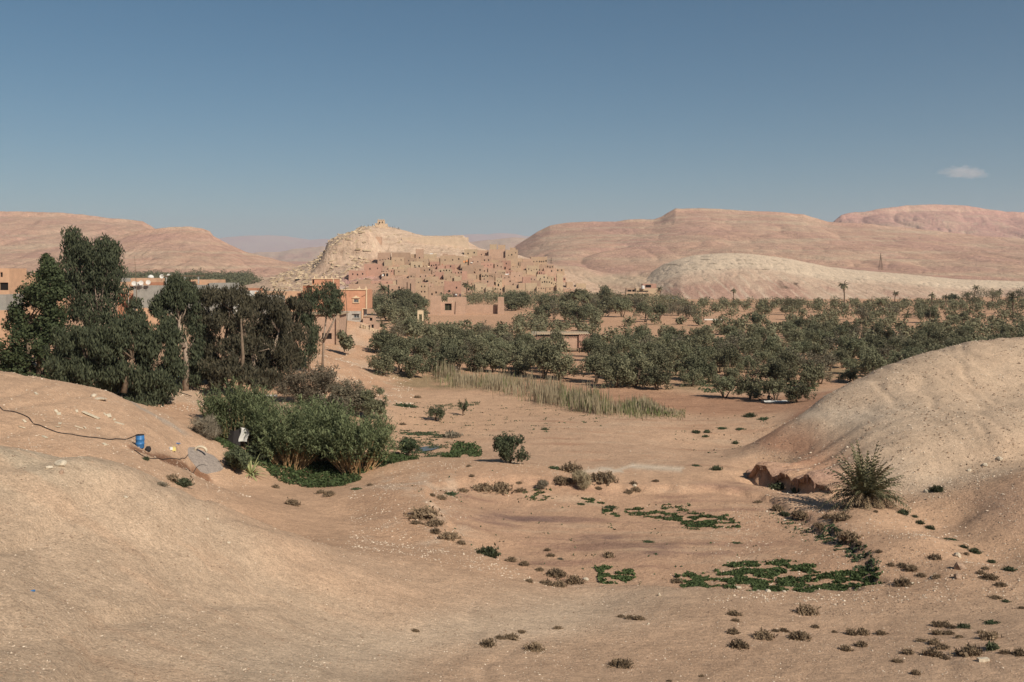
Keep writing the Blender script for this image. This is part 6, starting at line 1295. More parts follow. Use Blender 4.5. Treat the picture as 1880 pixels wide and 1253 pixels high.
def build_gate():
    d = 408; k = d / F; X = lambda p: (p - CX) * k; Z = lambda q: EYE - (q - HY) * k
    m = MUD[1]; base = 0
    root = thing('mud_gate', 'red mud gate with two tapering towers and a square window between them', 'gate', (X(823), d, 0))
    for (a, b_, t, lab) in ((790, 811, 543.5, 'tower'), (836, 855, 545.5, 'tower')):
        w = (b_ - a) * k; MB().box((X((a + b_) / 2) - X(823), 0, Z(t) / 2 - .5), (w, 3.6, Z(t) + 1), 0, .86).build('gate_tower', m, root)
    g = MB(); wall_face(g, (X(809) - X(823), -1.2), (1, 0), X(838) - X(809), 0, Z(554.5), [(X(817) - X(809), Z(570), X(829.5) - X(809), Z(557.5))], (0, -1), depth=.8); g.box((0, -.2, Z(554.5) / 2), (X(838) - X(809), .3, Z(554.5) - .04)); g.build('curtain_wall', m, root)
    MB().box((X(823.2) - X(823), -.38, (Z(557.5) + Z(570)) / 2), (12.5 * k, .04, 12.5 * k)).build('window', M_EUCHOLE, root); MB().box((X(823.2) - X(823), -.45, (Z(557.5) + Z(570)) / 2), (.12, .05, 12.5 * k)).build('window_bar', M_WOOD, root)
    for i in range(7): MB().box((X(811 + 4 * i) - X(823), -1.0, Z(554.5) + .22), (.45, .4, .45), 0, .5).build('merlon', MUD[3], root)
    def cren(nm, lab, a, b_, t0, t1, zb, n, dd, tone=1, hgt=None):
        kk = dd / F; r_ = thing(nm, lab, 'wall', ((a - CX) * kk, dd, 0)); L = (b_ - a) * kk; z0, z1 = EYE - (t0 - HY) * kk, EYE - (t1 - HY) * kk
        MB().add([(0, 0, -1.5), (L, 0, -1.5), (L, 0, z1), (0, 0, z0), (0, .6, -1.5), (L, .6, -1.5), (L, .6, z1), (0, .6, z0)], [(0, 1, 2, 3), (5, 4, 7, 6), (3, 2, 6, 7), (1, 5, 6, 2), (4, 0, 3, 7)]).build('wall', MUD[tone], r_)
        for i in range(n):
            t = (i + .5) / n; MB().box((L * t, .3, z0 + (z1 - z0) * t + .2), (.42, .4, .42), 0, .5).build('merlon', MUD[tone], r_)
    cren('crenellated_wall', 'low pink crenellated wall running from the gate to the small tower', 854, 915, 561.5, 561, 0, 20, 412)
    t = house('mud_tower', 'small square mud tower standing among the trees beyond the gate', 'tower', X(919.5), d + 3, 0, 12.5 * k, 3, Z(546), MUD[1], parapet=.3, taper=.15)
    cren('field_wall', 'long low pink field wall crossing in front of the gate', 768, 1125, 576, 586, 0, 0, 396, 1)
    # sloping apron in front of the gate
    dd = 300; kk = dd / F; r_ = thing('arch_gate', 'small sand-coloured ornamental arch with pinnacles amid the thicket', 'arch', ((772 - CX) * kk, dd, 0)); W = 11 * kk; zt = EYE - (572 - HY) * kk; zb = EYE - (584 - HY) * kk
    for s in (-1, 1): MB().box((s * W * .38, 0, zt / 2), (W * .24, .5, zt)).build('pillar', M_CREAM, r_)
    n = 12; pts = [(-W * .26, zt * .8)] + [(W * .26 * -math.cos(math.pi * i / n), zt * .72 + W * .2 * math.sin(math.pi * i / n)) for i in range(n + 1)] + [(W * .26, zt * .8)]
    MB().box((0, 0, zt * .93), (W * .52, .48, zt * .14)).build('lintel', M_CREAM, r_)
    for i in range(5): MB().box((-W * .4 + W * .2 * i, 0, zt + .25), (.28, .3, .5), 0, .3).build('pinnacle', M_CREAM, r_)
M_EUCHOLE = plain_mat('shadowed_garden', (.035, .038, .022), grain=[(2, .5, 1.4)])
build_gate()

def build_orange():
    d = 232; k = d / F; X = lambda p: (p - CX) * k; Z = lambda q: EYE - (q - HY) * k; zb = Z(594)
    x0, x1, xs = X(610.5), X(673.7), X(667); ztop = Z(532.5); root = thing('orange_house', 'orange rendered house with cream trim and grey plastered lower floor', 'house', (x0, d, 0)); w = x1 - x0; dp = 9
    def win(u0, v0, u1, v1): return (u0 - 610.5) * k, v1, (u1 - 610.5) * k, v0
    zs = Z(567.5)
    b = MB(); op = [((649.5 - 610.5) * k, Z(555.5) - zs, (658 - 610.5) * k, Z(549.5) - zs)]
    P1 = wall_face(b, (0, 0), (1, 0), w, zs, ztop - zs, op, (0, -1)); wall_face(b, (w, 0), (0, 1), dp, zs, ztop - zs, [], (1, 0)); wall_face(b, (0, dp), (0, -1), dp, zs, ztop - zs, [], (-1, 0)); wall_face(b, (w, dp), (-1, 0), w, zs, ztop - zs, [], (0, 1))
    b.add([(0, 0, ztop), (w, 0, ztop), (w, .3, ztop), (0, .3, ztop), (0, .3, ztop - .7), (w, .3, ztop - .7), (w, dp, ztop - .7), (0, dp, ztop - .7)], [(0, 1, 2, 3), (3, 2, 5, 4), (4, 5, 6, 7)]); b.add([(0, 0, zs), (w, 0, zs), (w, dp, zs), (0, dp, zs)], [(3, 2, 1, 0)]); b.build('upper_wall', M_ORANGE, root)
    b = MB(); ws = xs - x0; zm = Z(571.5); op = [((649.5 - 610.5) * k, Z(584) - zb + 1.5, (659 - 610.5) * k, Z(577) - zb + 1.5)]
    P2 = wall_face(b, (0, .04), (1, 0), ws - .5, zb - 1.5, zm - zb + 1.5, op, (0, -1)); wall_face(b, (ws - .5, .04), (0, 1), dp - .04, zb - 1.5, zs - zb + 1.48, [], (1, 0)); wall_face(b, (0, dp), (0, -1), dp - .04, zb - 1.5, zs - zb + 1.48, [], (-1, 0)); b.build('lower_wall', M_GREYPL, root)
    MB().box((ws / 2 - .25, .1, (zs + zm) / 2), (ws - .5, .12, zs - zm)).build('band', M_ORANGE, root)
    MB().box((ws - .25, .3, (zb + zs) / 2 - .75), (.5, .6, zs - zb + 1.5)).build('pier', M_ORANGE, root)
    def window(P, molded, nm):
        (ax, ay, az), _, (cx_, cy_, cz), _ = P; wr = MB().add(P, [(0, 1, 2, 3)]).build('window', M_GLASS, root); f = MB(); t = .07; mx = (ax + cx_) / 2
        for (p, q, s, r_) in ((mx, (az + cz) / 2, .06, cz - az),): f.box((p, ay - .05, q), (s, .06, r_))
        f.box((ax + t / 2, ay - .05, (az + cz) / 2), (t, .06, cz - az - .01)).box((cx_ - t / 2, ay - .05, (az + cz) / 2), (t, .06, cz - az - .01)).box((mx, ay - .06, az + t / 2), (cx_ - ax - .15, .06, t)).box((mx, ay - .06, cz - t / 2), (cx_ - ax - .15, .06, t)); f.build('window_frame', M_CONC, wr)
        for q in range(3): MB().box((ax + (cx_ - ax) * (q + .7) / 3.4, -.03, (az + cz) / 2), (.03, .03, cz - az)).build('window_grille', M_WHITE, wr)
        sl = MB().box((mx, -.06, az - .1), (cx_ - ax + .5, .2, .14)).build('window_sill', M_CREAM if molded else M_GREYPL, wr)
        if molded:
            c = MB().box((mx, -.06, cz + .28), (cx_ - ax + .9, .22, .12)).box((mx, -.05, cz + .45), (cx_ - ax + .2, .18, .22)).box((mx, -.05, cz + .68), (.5, .16, .26), 0, .4); c.box((ax - .14, -.04, (az + cz) / 2), (.2, .1, cz - az)).box((cx_ + .14, -.04, (az + cz) / 2), (.2, .1, cz - az)); c.build('window_moulding', M_CREAM, wr)
        else: MB().box((mx, -.12, cz + .12), (cx_ - ax + .5, .32, .12)).build('window_hood', M_GREYPL, wr)
    window(P1[0], True, 'a'); window(P2[0], False, 'b')
    MB().box((w / 2, -.06, ztop + .06), (w + .25, .22, .2)).build('cornice', M_CREAM, root); MB().box((w - .1, -.06, (ztop + zs) / 2 - .02), (.26, .14, ztop - zs - .1)).build('corner_band', M_CREAM, root); MB().box((ws - .25, -.05, (zb + zs) / 2), (.2, .12, zs - zb)).build('corner_band', M_CREAM, root); MB().box((w - .6, -.07, zs + .05), (1.1, .16, .14)).build('corner_band', M_CREAM, root)
    for p in (613.5, 660, 672): MB().prism([(X(p) - x0 - .35, ztop + .1), (X(p) - x0 + .35, ztop + .1), (X(p) - x0 + .12, ztop + .45), (X(p) - x0, ztop + .95), (X(p) - x0 - .12, ztop + .45)], -.1, .2).build('pinnacle', M_CREAM, root)
    MB().box((X(655) - x0, 2.5, ztop + .1), (.5, .3, .5)).build('rooftop_cowl', M_CREAM, root)
    cb = MB().tube([(X(664) - x0, -.04, Z(545)), (X(669) - x0, -.05, Z(543)), (X(673) - x0, -.04, Z(540))], .04, 5).build('cable', M_HOSE, root)
    o = MB().box((0, 0, .45), (1.0, .7, .8), 0, .8, .03).build('water_tank', M_WHITE, None, loc=(X(644), d + 1.2, ztop - .7)); tag(o, 'small white water tank on the parapet of the orange house', 'tank')
    # rear upper block
    r2 = thing('orange_house', 'upper orange block rising behind the tree, flat cream edge', 'house', (X(566.5), d + 4, 0)); zt = Z(513); w2 = X(607.5) - X(566.5); MB().box((w2 / 2, 4, (zb + zt) / 2), (w2, 8, zt - zb)).build('wall', M_ORANGE, r2); MB().box((w2 / 2, 3.9, zt + .07), (w2 + .2, 8.1, .14)).build('cornice', M_CREAM, r2); MB().box((w2 - .12, -.05, (Z(526) + zt) / 2), (.24, .12, zt - Z(526))).build('corner_band', M_CREAM, r2); MB().box((w2 / 2, -.08, Z(524.5)), (w2 + 1.0, .2, .16)).build('band', M_CREAM, r2)
    for p in (.6, w2 * .45, w2 * .62, w2 - .5): MB().box((p, .1, zt + .45), (.36, .3, .7), 0, .3).build('pinnacle', M_CREAM, r2)
    MB().box((.35, -.03, Z(517.5)), (.35, .1, .9)).build('window', M_HOLE, r2)
    r3 = thing('orange_house', 'low wing coloured dark red for shade, joined to the upper orange block', 'house', (X(546), d + 6, 0)); w3 = X(566) - X(546); zt = Z(525); MB().box((w3 / 2, 3, (zb + zt) / 2), (w3, 6, zt - zb)).build('wall', M_BRICK, r3); MB().box((w3 / 2, 2.9, zt + .07), (w3 + .1, 6.2, .14)).build('cornice', M_CREAM, r3)  # dark red render puts the shade on this side into its colour
    # stepped hut
    r4 = house('mud_hut', 'small pinkish mud hut with a doorway beside the orange house', 'hut', X(679.5), d - 1, zb - .6, 21 * k, 3, 17.5 * k, MUD[1], [(12.5 * k, 1.3, 17.5 * k, 2.0)], (), parapet=.2, taper=.03); MB().box((-3 * k, -1.55, 14 * k + .6), (14 * k, .3, .2)).build('lintel', MUD[0], r4)
    house('mud_hut', 'lower stepped mud annexe descending from the small hut', 'hut', X(692.5), d - 4, zb - 1.6, 15 * k, 3, 15 * k, MUD[1], [(3 * k, .8, 7 * k, 1.6)], (), parapet=.2, taper=.03)
    r = random.Random(5)
    for i in range(9):
        px, py = 672 + i * 3.6 + r.uniform(-1, 1), 597 + i * 1.6; x, y, z = X(px), d - 7, Z(py); tag(MB().box((0, 0, 0), (.7, .6, .7), r.uniform(0, 1), .8, .08).build('rubble_stone', MUD[3], None, loc=(x, y, max(z, gz(x, y)) + .15)), f'broken mud lump, {ordinal(i + 1)} down the tumbled wall by the stepped hut', 'rubble', 'tumbled wall rubble')
    # flat roofed mud building before the trees
    d2 = 186; k = d2 / F; X = lambda p: (p - CX) * k; Z = lambda q: EYE - (q - HY) * k; zb = Z(646); w = X(623) - X(512)
    r5 = house('mud_building', 'flat-roofed pink mud building half hidden behind the thin eucalyptus', 'building', X(512) + w / 2, d2 + 4, zb, w, 8, Z(578) - zb, MUD[1], [(w - (623 - 591) * k, Z(623) - zb, w - (623 - 609) * k, Z(612) - zb), (w - (623 - 616) * k, Z(614) - zb, w - (623 - 618) * k, Z(610) - zb)], (), parapet=.2, taper=.0, sink=1.5)
    MB().box((0, 0, Z(577) - zb), (w + 1.0, 8.8, .22)).build('roof_edge', MUD[3], r5); MB().box((w / 2 - .25, -4.15, (Z(579) - zb) / 2), (.6, .5, Z(579) - zb)).build('pilaster', MUD[4], r5)
build_orange()

def dish(px, py, d, lab):
    x, z = (px - CX) / F * d, EYE - (py - HY) / F * d; r_ = thing('satellite_dish', lab, 'satellite dish', (x, d, z), .3, 'satellite dishes of the town'); MB().tube([(0, 0, -.8), (0, 0, 0)], .04, 6).build('mast', M_CONC, r_)
    V = [(0, .12, .3)]; n = 12
    for i in range(n): a = 6.283 * i / n; V.append((.55 * math.cos(a), -.08, .3 + .55 * math.sin(a)))
    MB().add(V, [(0, i + 1, (i + 1) % n + 1) for i in range(n)]).build('dish', M_WHITE, r_, smooth=True)
def build_town():
    G = 'flat-roofed houses of the town'
    T = [(-40, 17, 493, 560, 196, M_PINKR, 'salmon two-storey house with a shaded balcony at the frame edge', 'bal'), (-40, 11, 541, 572, 192, M_BLOCK, 'grey block wall under the salmon house', ''), (-40, 9, 570, 610, 190, M_PINKR, 'pink lower wall at the foot of the grey block wall', ''),
         (17, 62, 506, 560, 215, M_PINKR, 'low salmon house with an arched window behind the round tree', 'arch'), (60, 112, 500, 560, 225, M_PINKR, 'salmon house glimpsed through the ragged tree top', 'w2'), (221, 248, 518, 566, 250, M_PINKR, 'salmon house with one dark window beside the tallest eucalyptus', 'w1'), (216, 248, 540, 580, 236, M_BRICK, 'brick-red lower wall before the salmon house', ''),
         (245, 298, 525, 600, 232, M_BLOCK, 'tall unrendered grey concrete block house', ''), (250, 290, 567, 610, 226, M_PINKR, 'small salmon annexe under the grey concrete house', ''), (240, 286, 511, 560, 275, M_PINKR, 'pale salmon long roofline with a white dome tank', ''), (222, 250, 511, 540, 282, M_BLOCK, 'grey flat roof farthest behind the salmon houses'.replace('farthest', 'deep'), ''),
         (271, 306, 519, 560, 262, M_BRICK, 'reddish house with a small arched opening', 'w1'), (300, 352, 517, 560, 255, M_PINKR, 'salmon house under the open concrete pergola', 'w2'), (340, 400, 514, 560, 262, M_PINKR, 'long sand-pink house beyond the pergola', 'w2'), (340, 372, 524, 560, 246, M_BLOCK, 'grey roof block before the long sand-pink house', ''),
         (384, 425, 520, 560, 250, M_BLOCK, 'long grey block wall with a dark overhang', 'w1'), (418, 441, 531, 560, 244, M_CONC, 'low white-walled yard building', ''), (428, 462, 535, 560, 243, M_WHITE, 'bright white wall catching the sun in the town', ''), (438, 470, 530, 560, 250, M_BRICK, 'small brick-coloured shed behind the bright white wall', ''), (462, 548, 536, 566, 246, M_PINKR, 'long tan flat roof at the edge of the town', 'w2'), (470, 520, 543, 566, 238, M_BLOCK, 'dusty block wall before the long tan roof', ''),
         (520, 548, 539, 570, 240, M_PINKR, 'small tan shed beside the orange house wing', 'w1')]
    for (a, e, yt, yb, d, m, lab, kind) in T:
        k = d / F; w = (e - a) * k; z = EYE - (yb - HY) * k; h = (yb - yt) * k; dp = 7; ops = []
        if kind == 'w1': ops = [(w * .62, h - 2.1, w * .62 + 1.0, h - 1.1)]
        if kind == 'w2': ops = [(w * .25, h - 1.9, w * .25 + .9, h - 1.0), (w * .68, h - 1.9, w * .68 + .9, h - 1.0)]
        if kind == 'arch': ops = [(w * .1, h - 1.9, w * .1 + .9, h - .8), (w * .5, h - 1.9, w * .5 + .6, h - 1.2)]
        if kind == 'bal': ops = [(w - 1.9, h - 4.3, w - .2, h - 2.8), (w - 1.8, h - 1.7, w - 1.3, h - .8)]
        house('town_house', lab, 'house', (a + e) / 2 * k - CX * k, d + dp / 2, z, w, dp, h, m, ops, (), G, parapet=.35, taper=0.0, sink=3)
    k = 252 / F; r_ = thing('pergola', 'open rooftop pergola with a thin dark slab on pale posts', 'pergola', ((332 - CX) * k, 252, EYE - (507 - HY) * k)); MB().box((0, 2, 0), (69 * k, 5, .22)).build('roof_slab', M_WOOD, r_)
    for p in (306, 340, 365): MB().box(((p - 332) * k, -.2, -1.05), (.28, .28, 1.9)).build('post', M_CONC, r_)
    for i, (a, b_, d, s) in enumerate([(246, 523, 231, 'first on the grey concrete house'), (259, 522, 231, 'second on the grey concrete house'), (297, 510, 254, 'beside the pergola'), (310, 509, 253, 'second beside the pergola'), (272, 521, 231, 'last on the grey concrete house')]): dish(a, b_, d, 'white satellite dish, ' + s)
    d = 275; r_ = MB().lathe((0, 0, 0), [(.9, 0), (.85, .35), (.6, .7), (.2, .9)], 14).build('dome_tank', M_WHITE, None, smooth=True, loc=((272 - CX) / F * d, d + 2, EYE - (511 - HY) / F * d)); tag(r_, 'white domed water tank on the pale salmon roofline', 'tank')
    d = 250
    for i, p in enumerate((248, 252, 259)):
        tag(MB().box((0, 0, .5), (.45, .3, 1.0), 0, .9, .02).build('roof_pillar', M_WHITE, None, loc=((p - CX) / F * 231, 231.6, EYE - (526 - HY) / F * 231)), 'short white pillar on the roof of the grey concrete house', 'pillar', 'roof pillars')
    # power pole by the houses
    d = 228; x = (236 - CX) / F * d; r_ = thing('power_pole', 'thin grey power pole before the brick-red wall', 'pole', (x, d, EYE - (590 - HY) / F * d)); MB().tube([(0, 0, -1), (0, 0, 8.2)], .08, 6).build('pole', M_CONC, r_); MB().box((0, 0, 7.6), (1.0, .1, .1)).build('crossarm', M_CONC, r_)
    # low roofed shed in the grove
    d = 236; k = d / F; r_ = thing('mud_barn', 'long mud barn with a sloping pale pole roof in the middle of the grove', 'barn', ((1033 - CX) * k, d, 0)); X = lambda p: (p - 1033) * k; Z = lambda q: EYE - (q - HY) * k
    MB().box((X(1034), 3, Z(618) / 2), (X(1083) - X(985), 5.8, Z(618))).build('wall', MUD[1], r_); MB().box((X(1074), -.1, Z(614) / 2), (X(1085.5) - X(1063), .6, Z(614))).build('end_wall', MUD[2], r_)
    for i in range(34):
        px = 977 + i * 3.15; MB().tube([(X(px), -.9, Z(614.5 - i * .05)), (X(px) + .1, 6.5, Z(614) + .25)], .10, 5).build('roof_pole', M_BOARD, r_)
    MB().box((X(1033), 2.8, Z(613.5) + .12), (X(1087) - X(990), 6.6, .12), 0, .97).build('roof', MUD[3], r_)
    # a line of low market buildings
    d = 640; k = d / F; X = lambda p: (p - CX) * k; Z = lambda q: EYE - (q - HY) * k; G2 = 'shops at the end of the village'
    for (a, e, yt, yb, tn, lab, op) in [(1186, 1212, 522, 532, 2, 'upper shop house with a dark verandah beneath the pale mound', [(.2, .3, .62, .8)]), (1168, 1212, 530, 546, 3, 'orange-tan shop house with a long shaded front', [(.02, .5, .5, .75)]), (1152, 1172, 530, 541, 4, 'dark timber-fronted shop beneath the thin mast', [(.1, .25, .45, .75), (.55, .25, .9, .75)]), (1148, 1192, 536, 549, 0, 'long shop under a projecting roof', [(.05, .45, .3, .72), (.35, .45, .6, .72), (.66, .45, .95, .72)]),
                                    (1120, 1146, 540, 549, 1, 'low tan huts at the village end of the shops', [(.2, .2, .35, .6)]), (1146, 1178, 547, 556, 1, 'low mud wall house under the shops', [(.3, .6, .8, .85)])]:
        w = (e - a) * k; h = (yb - yt) * k; dd = d + (546 - yb) * 1.2
        house('shop_house', lab, 'shop', X((a + e) / 2), dd + 3, Z(yb), w, 6, h, MUD[tn], [(u0 * w, v0 * h, u1 * w, v1 * h) for u0, v0, u1, v1 in op], (), G2, parapet=.3, taper=0, sink=4)
    r_ = thing('awning', 'thin straw awning along the long shop', 'awning', (X(1169), d - 2, Z(537.5))); MB().box((0, 0, 0), (44 * k, 3, .15)).build('roof_sheet', M_BOARD, r_)
    for i in range(5): MB().box((-20 * k + i * 10 * k, -1.3, -1.4), (.2, .2, 2.7)).build('post', M_WOOD, r_)
    x = X(1165.5); rt = thing('flag_mast', 'thin dark mast rising over the shops', 'mast', (x, d, Z(540))); MB().tube([(0, 0, 0), (0, 0, 20 * k)], [.25, .08], 6).build('pole', M_WOOD, rt)
    tag(MB().lathe((0, 0, 0), [(1.1, 0), (1.1, 1.6), (.6, 2.0)], 12).build('white_tank', M_WHITE, None, loc=(X(1180), d - 1, Z(530.5))), 'white round tank on the roof beside the upper shop house', 'tank')
    # cars parked under the mound
    tones = [((.55, .55, .54), 'white'), ((.05, .05, .055), 'black'), ((.35, .36, .37), 'silver'), ((.55, .55, .54), 'white'), ((.05, .07, .12), 'dark blue'), ((.25, .05, .04), 'dark red'), ((.4, .4, .4), 'grey')]
    d = 650; k = d / F
    for i, (c, nm) in enumerate(tones):
        px = 1214 + i * 4.6; py = 549 - (i % 2) * 1.6 + (1.5 if i < 2 else 0); dd = d + (549 - py) * 8; x = (px - CX) / F * dd; z = gz(x, dd); zt = EYE - (py + .8 - HY) / F * dd
        r_ = thing('parked_car', f'{nm} car, {ordinal(i + 1)} in the parked line counting from the shops', 'car', (x, dd, zt), .4 + i * .35, 'cars parked below the pale mound'); m = plain_mat(f'car_paint_{nm}', c, .3, spec=.5)
        MB().prism([(-2.1, .35), (2.1, .35), (2.1, .85), (1.2, 1.0), (-2.1, 1.05)], -.85, .85).build('body', m, r_); MB().prism([(-1.9, 1.04), (1.15, 1.0), (.5, 1.5), (-1.5, 1.55)], -.75, .75).build('cabin', M_GLASS, r_)
        for sx in (-1.3, 1.3):
            for sy in (-.85, .85): MB().tube([(sx, sy - .1, .34), (sx, sy + .1, .34)], .34, 10).build('wheel', M_DARK, r_)
    # its terrace
    tag(MB().box((0, 0, 0), (46 * k, 16, 3.0), 0, .92, .1).build('parking_terrace', MUD[1], None, loc=((1228 - CX) * k, d + 4, EYE - (550.5 - HY) * k - 1.5)), kind='structure')
    # lattice pylon and far mast
    for (px, yt, yb, d, lab) in ((1617, 464.5, 491, 1350, 'lattice power pylon on the pink plain before the long mesa'), (1012, 473, 486, 1400, 'small far pylon on the pale downs behind the village')):
        k = d / F; h = (yb - yt) * k; z = EYE - (yb - HY) * k; r_ = thing('lattice_pylon', lab, 'pylon', ((px - CX) * k, d, z - 4)); h += 4; w = 2.4
        for sx, sy in ((-1, -1), (1, -1), (1, 1), (-1, 1)): MB().tube([(sx * w, sy * w, 0), (sx * .5, sy * .5, h * .72), (0, 0, h)], .22, 4).build('leg', M_WOOD, r_)
        b = MB()
        for i in range(7):
            t0, t1 = i / 9, (i + 1) / 9; a0, a1 = w * (1 - t0 * 1.05), w * (1 - t1 * 1.05)
            b.tube([(-a0, -a0, h * t0), (a1, -a1, h * t1)], .12, 4, False).tube([(a0, -a0, h * t0), (-a1, -a1, h * t1)], .12, 4, False)
        b.build('bracing', M_WOOD, r_)
        for t in (.7, .84): MB().box((0, 0, h * t), (6.4, .3, .3)).build('crossarm', M_WOOD, r_)
build_town()

# ------------------------------------------------------------------ people (one continuous body each; hair, trousers and bag apart)
def person_mesh(nm, joints, m):
    """joints: list of (points, radii) chains rooted in the pelvis, grown into one skin"""
    vs = []; es = []; rs = []; idx = {}
    for chain in joints:
        prev = None
        for (p, r_) in chain:
            key = tuple(round(c, 3) for c in p)
            if key not in idx: idx[key] = len(vs); vs.append(p); rs.append(r_)
            i = idx[key]
            if prev is not None and prev != i: es.append((prev, i))
            prev = i
    me = bpy.data.meshes.new(nm); me.from_pydata(vs, es, []); o = bpy.data.objects.new(nm, me); COL.objects.link(o)
    md = o.modifiers.new('skin', 'SKIN'); sv = me.skin_vertices[0].data
    for i, r_ in enumerate(rs): sv[i].radius = (r_, r_ * .85)
    sv[0].use_root = True
    s = o.modifiers.new('sub', 'SUBSURF'); s.levels = 1; s.render_levels = 1
    dg = bpy.context.evaluated_depsgraph_get(); out = bpy.data.meshes.new_from_object(o.evaluated_get(dg)); out.name = nm; bpy.data.objects.remove(o); out.materials.clear(); out.materials.append(m); 
    for p in out.polygons: p.use_smooth = True
    return out
def build_people():
    skin = plain_mat('skin', (.32, .18, .12), .6); hair = plain_mat('hair', (.02, .015, .012), .7)
    cl = {n: plain_mat('cloth_' + n.replace(' ', '_'), c, .9) for n, c in {'black': (.02, .02, .022), 'white': (.62, .62, .62), 'pale blue': (.30, .38, .50), 'navy': (.03, .04, .09), 'red': (.38, .04, .035), 'grey': (.2, .2, .21), 'beige': (.42, .34, .24)}.items()}
    pel = ((0, 0, .95), .15)
    stand = [[pel, ((0, 0, 1.15), .14), ((0, 0, 1.38), .17), ((0, 0, 1.48), .07), ((0, -.01, 1.58), .075), ((0, -.01, 1.70), .095), ((0, 0, 1.77), .06)],
             [pel, ((.10, 0, .86), .10), ((.12, -.03, .48), .07), ((.12, .02, .08), .045), ((.12, -.12, .03), .04)], [pel, ((-.10, 0, .86), .10), ((-.13, .05, .48), .07), ((-.13, .10, .08), .045), ((-.13, -.04, .03), .04)],
             [((0, 0, 1.38), .17), ((.20, 0, 1.38), .065), ((.26, .02, 1.12), .05), ((.27, -.08, .88), .038), ((.27, -.12, .80), .035)], [((0, 0, 1.38), .17), ((-.20, 0, 1.38), .065), ((-.27, 0, 1.12), .05), ((-.24, -.14, .92), .038), ((-.22, -.2, .88), .035)]]
    bodies = {n: person_mesh('person', stand, m) for n, m in cl.items()}
    hm = MB().lathe((0, 0, 0), [(.085, 0), (.11, .06), (.10, .13), (.05, .17)], 10).mesh('hair', hair)
    tr = {}
    for n in ('navy', 'black', 'beige'):
        b = MB(); b.tube([(.10, 0, .92), (.12, -.03, .48), (.12, .02, .10)], [.125, .095, .075], 8).tube([(-.10, 0, .92), (-.13, .05, .48), (-.13, .10, .10)], [.125, .095, .075], 8); tr[n] = b.mesh('trousers', cl[n])
    f = HILLS['village_hill'][0]; ns = ['black', 'white', 'pale blue', 'navy', 'red', 'grey', 'beige']; r = random.Random(12)
    def put(x, y, z, c, t, lab, grp):
        o = obj('person', bodies[c], None, (x, y, z), (0, 0, r.uniform(0, 6.28))); tag(o, lab, 'person', grp); obj('hair', hm, o, loc=(0, 0, 1.62)); obj('trousers', tr[t], o)
        fc = MB().lathe((0, 0, 0), [(.05, 0), (.09, .05), (.09, .12), (.05, .15)], 8).mesh('face', skin); obj('face', fc, o, loc=(0, -.03, 1.58)); return o
    for i, px in enumerate([663, 666, 668.5, 676, 684, 691, 716, 721, 725, 729, 731.5, 734]):
        d = 797; z = float(f(np.array([px]), np.array([float(d)]))[0]); c = ns[[0, 1, 0, 5, 3, 6, 5, 3, 0, 1, 0, 6][i]]; put((px - CX) / F * d, d, z - .05, c, ['navy', 'black', 'beige'][i % 3], f'person in {c} on the hill crest, {ordinal(i + 1)} in line toward the granary and past', 'visitors on the hill crest')
    pts = [(776, 479), (779, 480), (783, 478), (785, 483), (788, 481), (790, 485), (791, 480), (794, 483), (796, 481), (799, 482), (801, 480), (787, 477), (803, 486), (770, 490), (776, 491), (764, 490), (812, 486), (838, 480)]
    for i, (px, py) in enumerate(pts):
        x, d, z = surf(px, py + 3.5); d -= 4; x = (px - CX) / F * d; c = ns[[0, 5, 0, 1, 2, 3, 0, 2, 1, 0, 3, 5, 2, 0, 0, 5, 4, 0][i]]; z = EYE - (py + 3.5 - HY) / F * d
        put(x, d, max(z, float(f(np.array([float(px)]), np.array([float(d)]))[0])), c, ['navy', 'black', 'beige'][(i * 2) % 3], f'person in {c} at the village stalls, {ordinal(i + 1)} of the crowd', 'visitors at the stalls')
    for i, (px, c) in enumerate([(833.5, 'black'), (836, 'white'), (838, 'white'), (843, 'black'), (845, 'navy')]):
        d = 470; z = EYE - (546 - HY) / F * d; put((px - CX) / F * d, d, z, c, 'black', f'person in {c} on the wall walk behind the gate, {ordinal(i + 1)} of five', 'people above the gate')
    # ledge they stand on
    tag(MB().box((0, 0, -1.5), (9, 4, 3), 0, .95).build('mud_terrace', MUD[1], None, loc=((839 - CX) / F * 470, 471, EYE - (546 - HY) / F * 470 - .02)), 'mud terrace behind the gate with people standing on it', 'terrace')
    # someone sitting in the shade at the grove's edge
    sit = [[((0, 0, .16), .15), ((0, .03, .38), .14), ((0, -.02, .60), .16), ((0, -.05, .70), .065), ((0, -.08, .80), .075), ((0, -.09, .92), .095), ((0, -.08, .98), .06)], [((0, 0, .16), .15), ((.12, -.1, .18), .10), ((.18, -.42, .42), .07), ((.2, -.6, .08), .045), ((.2, -.7, .04), .04)], [((0, 0, .16), .15), ((-.12, -.1, .18), .10), ((-.2, -.42, .36), .07), ((-.15, -.62, .07), .045), ((-.15, -.72, .04), .04)],
           [((0, -.02, .60), .16), ((.2, -.03, .58), .06), ((.25, -.22, .42), .05), ((.16, -.42, .44), .04)], [((0, -.02, .60), .16), ((-.2, -.03, .58), .06), ((-.26, -.2, .4), .05), ((-.16, -.4, .42), .04)]]
    x, y, z = at(1411, 738, 110, 170); o = obj('person', person_mesh('person', sit, cl['black']), None, (x, y, z + .02), (0, 0, .6), (1.25,) * 3); tag(o, 'person in dark clothes sitting on the white ground sheet under the trees', 'person'); obj('hair', hm, o, loc=(0, -.08, .84))
build_people()

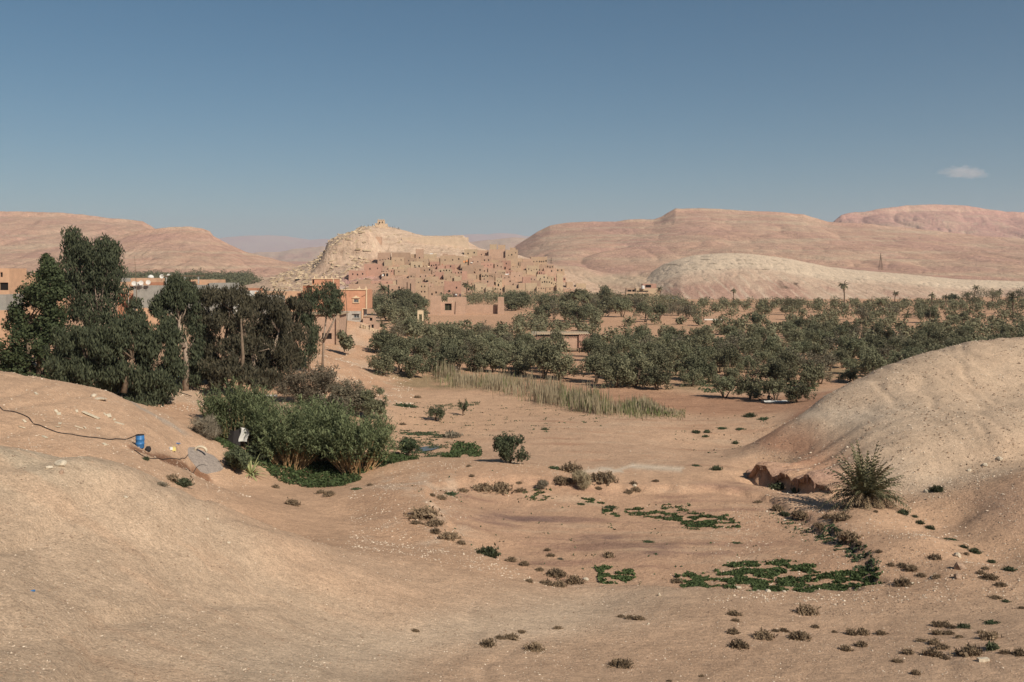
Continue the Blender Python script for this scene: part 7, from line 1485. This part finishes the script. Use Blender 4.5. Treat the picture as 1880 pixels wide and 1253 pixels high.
# ------------------------------------------------------------------ two small clouds, outside the haze
def build_clouds():
    m = bpy.data.materials.new('cloud'); m.use_nodes = True; n, l = m.node_tree.nodes, m.node_tree.links; n.remove(n['Principled BSDF']); v = n.new('ShaderNodeVolumePrincipled'); v.inputs['Color'].default_value = (1, 1, 1, 1); v.inputs['Density'].default_value = CLOUD; v.inputs['Anisotropy'].default_value = .3; l.new(v.outputs[0], n['Material Output'].inputs['Volume'])
    import bmesh
    d = 17000
    for i, (px, py, w, h) in enumerate([(1764, 318, 80, 26), (1822, 312, 66, 26)]):
        me = bpy.data.meshes.new('cloud'); bm = bmesh.new(); bmesh.ops.create_icosphere(bm, subdivisions=5, radius=1)
        co = np.array([q.co[:] for q in bm.verts]); f = 1 + .9 * fbm(co[:, 0] * 1.9 + i * 5, co[:, 2] * 1.6 + co[:, 1], 4) + .4 * fbm(co[:, 0] * 5, co[:, 2] * 5 + co[:, 1] * 3, 3)
        for q, k in zip(bm.verts, f): q.co *= float(k); q.co.z = q.co.z if q.co.z > 0 else q.co.z * .55
        bm.to_mesh(me); bm.free(); me.materials.append(m); k = d / F
        tag(obj('cloud', me, None, ((px - CX) * k, d + i * 900, EYE + (HY - py) * k), None, (w * k * .5, 160, h * k * .5)), 'larger low wisp of thin cloud' if i == 0 else 'smaller, higher wisp of thin cloud', 'cloud', 'small clouds over the mesa')
CLOUD = .0016
build_clouds()
# ------------------------------------------------------------------ air
def build_haze():
    m = bpy.data.materials.new('haze_air'); m.use_nodes = True; n, l = m.node_tree.nodes, m.node_tree.links
    n.remove(n['Principled BSDF']); v = n.new('ShaderNodeVolumePrincipled')
    v.inputs['Color'].default_value = (.62, .74, .92, 1); v.inputs['Density'].default_value = HAZE; v.inputs['Anisotropy'].default_value = 0.15
    l.new(v.outputs[0], n['Material Output'].inputs['Volume'])
    o = MB().box((0, 0, 0), (90000, 90000, 1060)).build('haze', m); o.location = (0, 0, 1060 / 2 - 45)
    return tag(o, kind='stuff')
HAZE = 0.000045
build_haze()
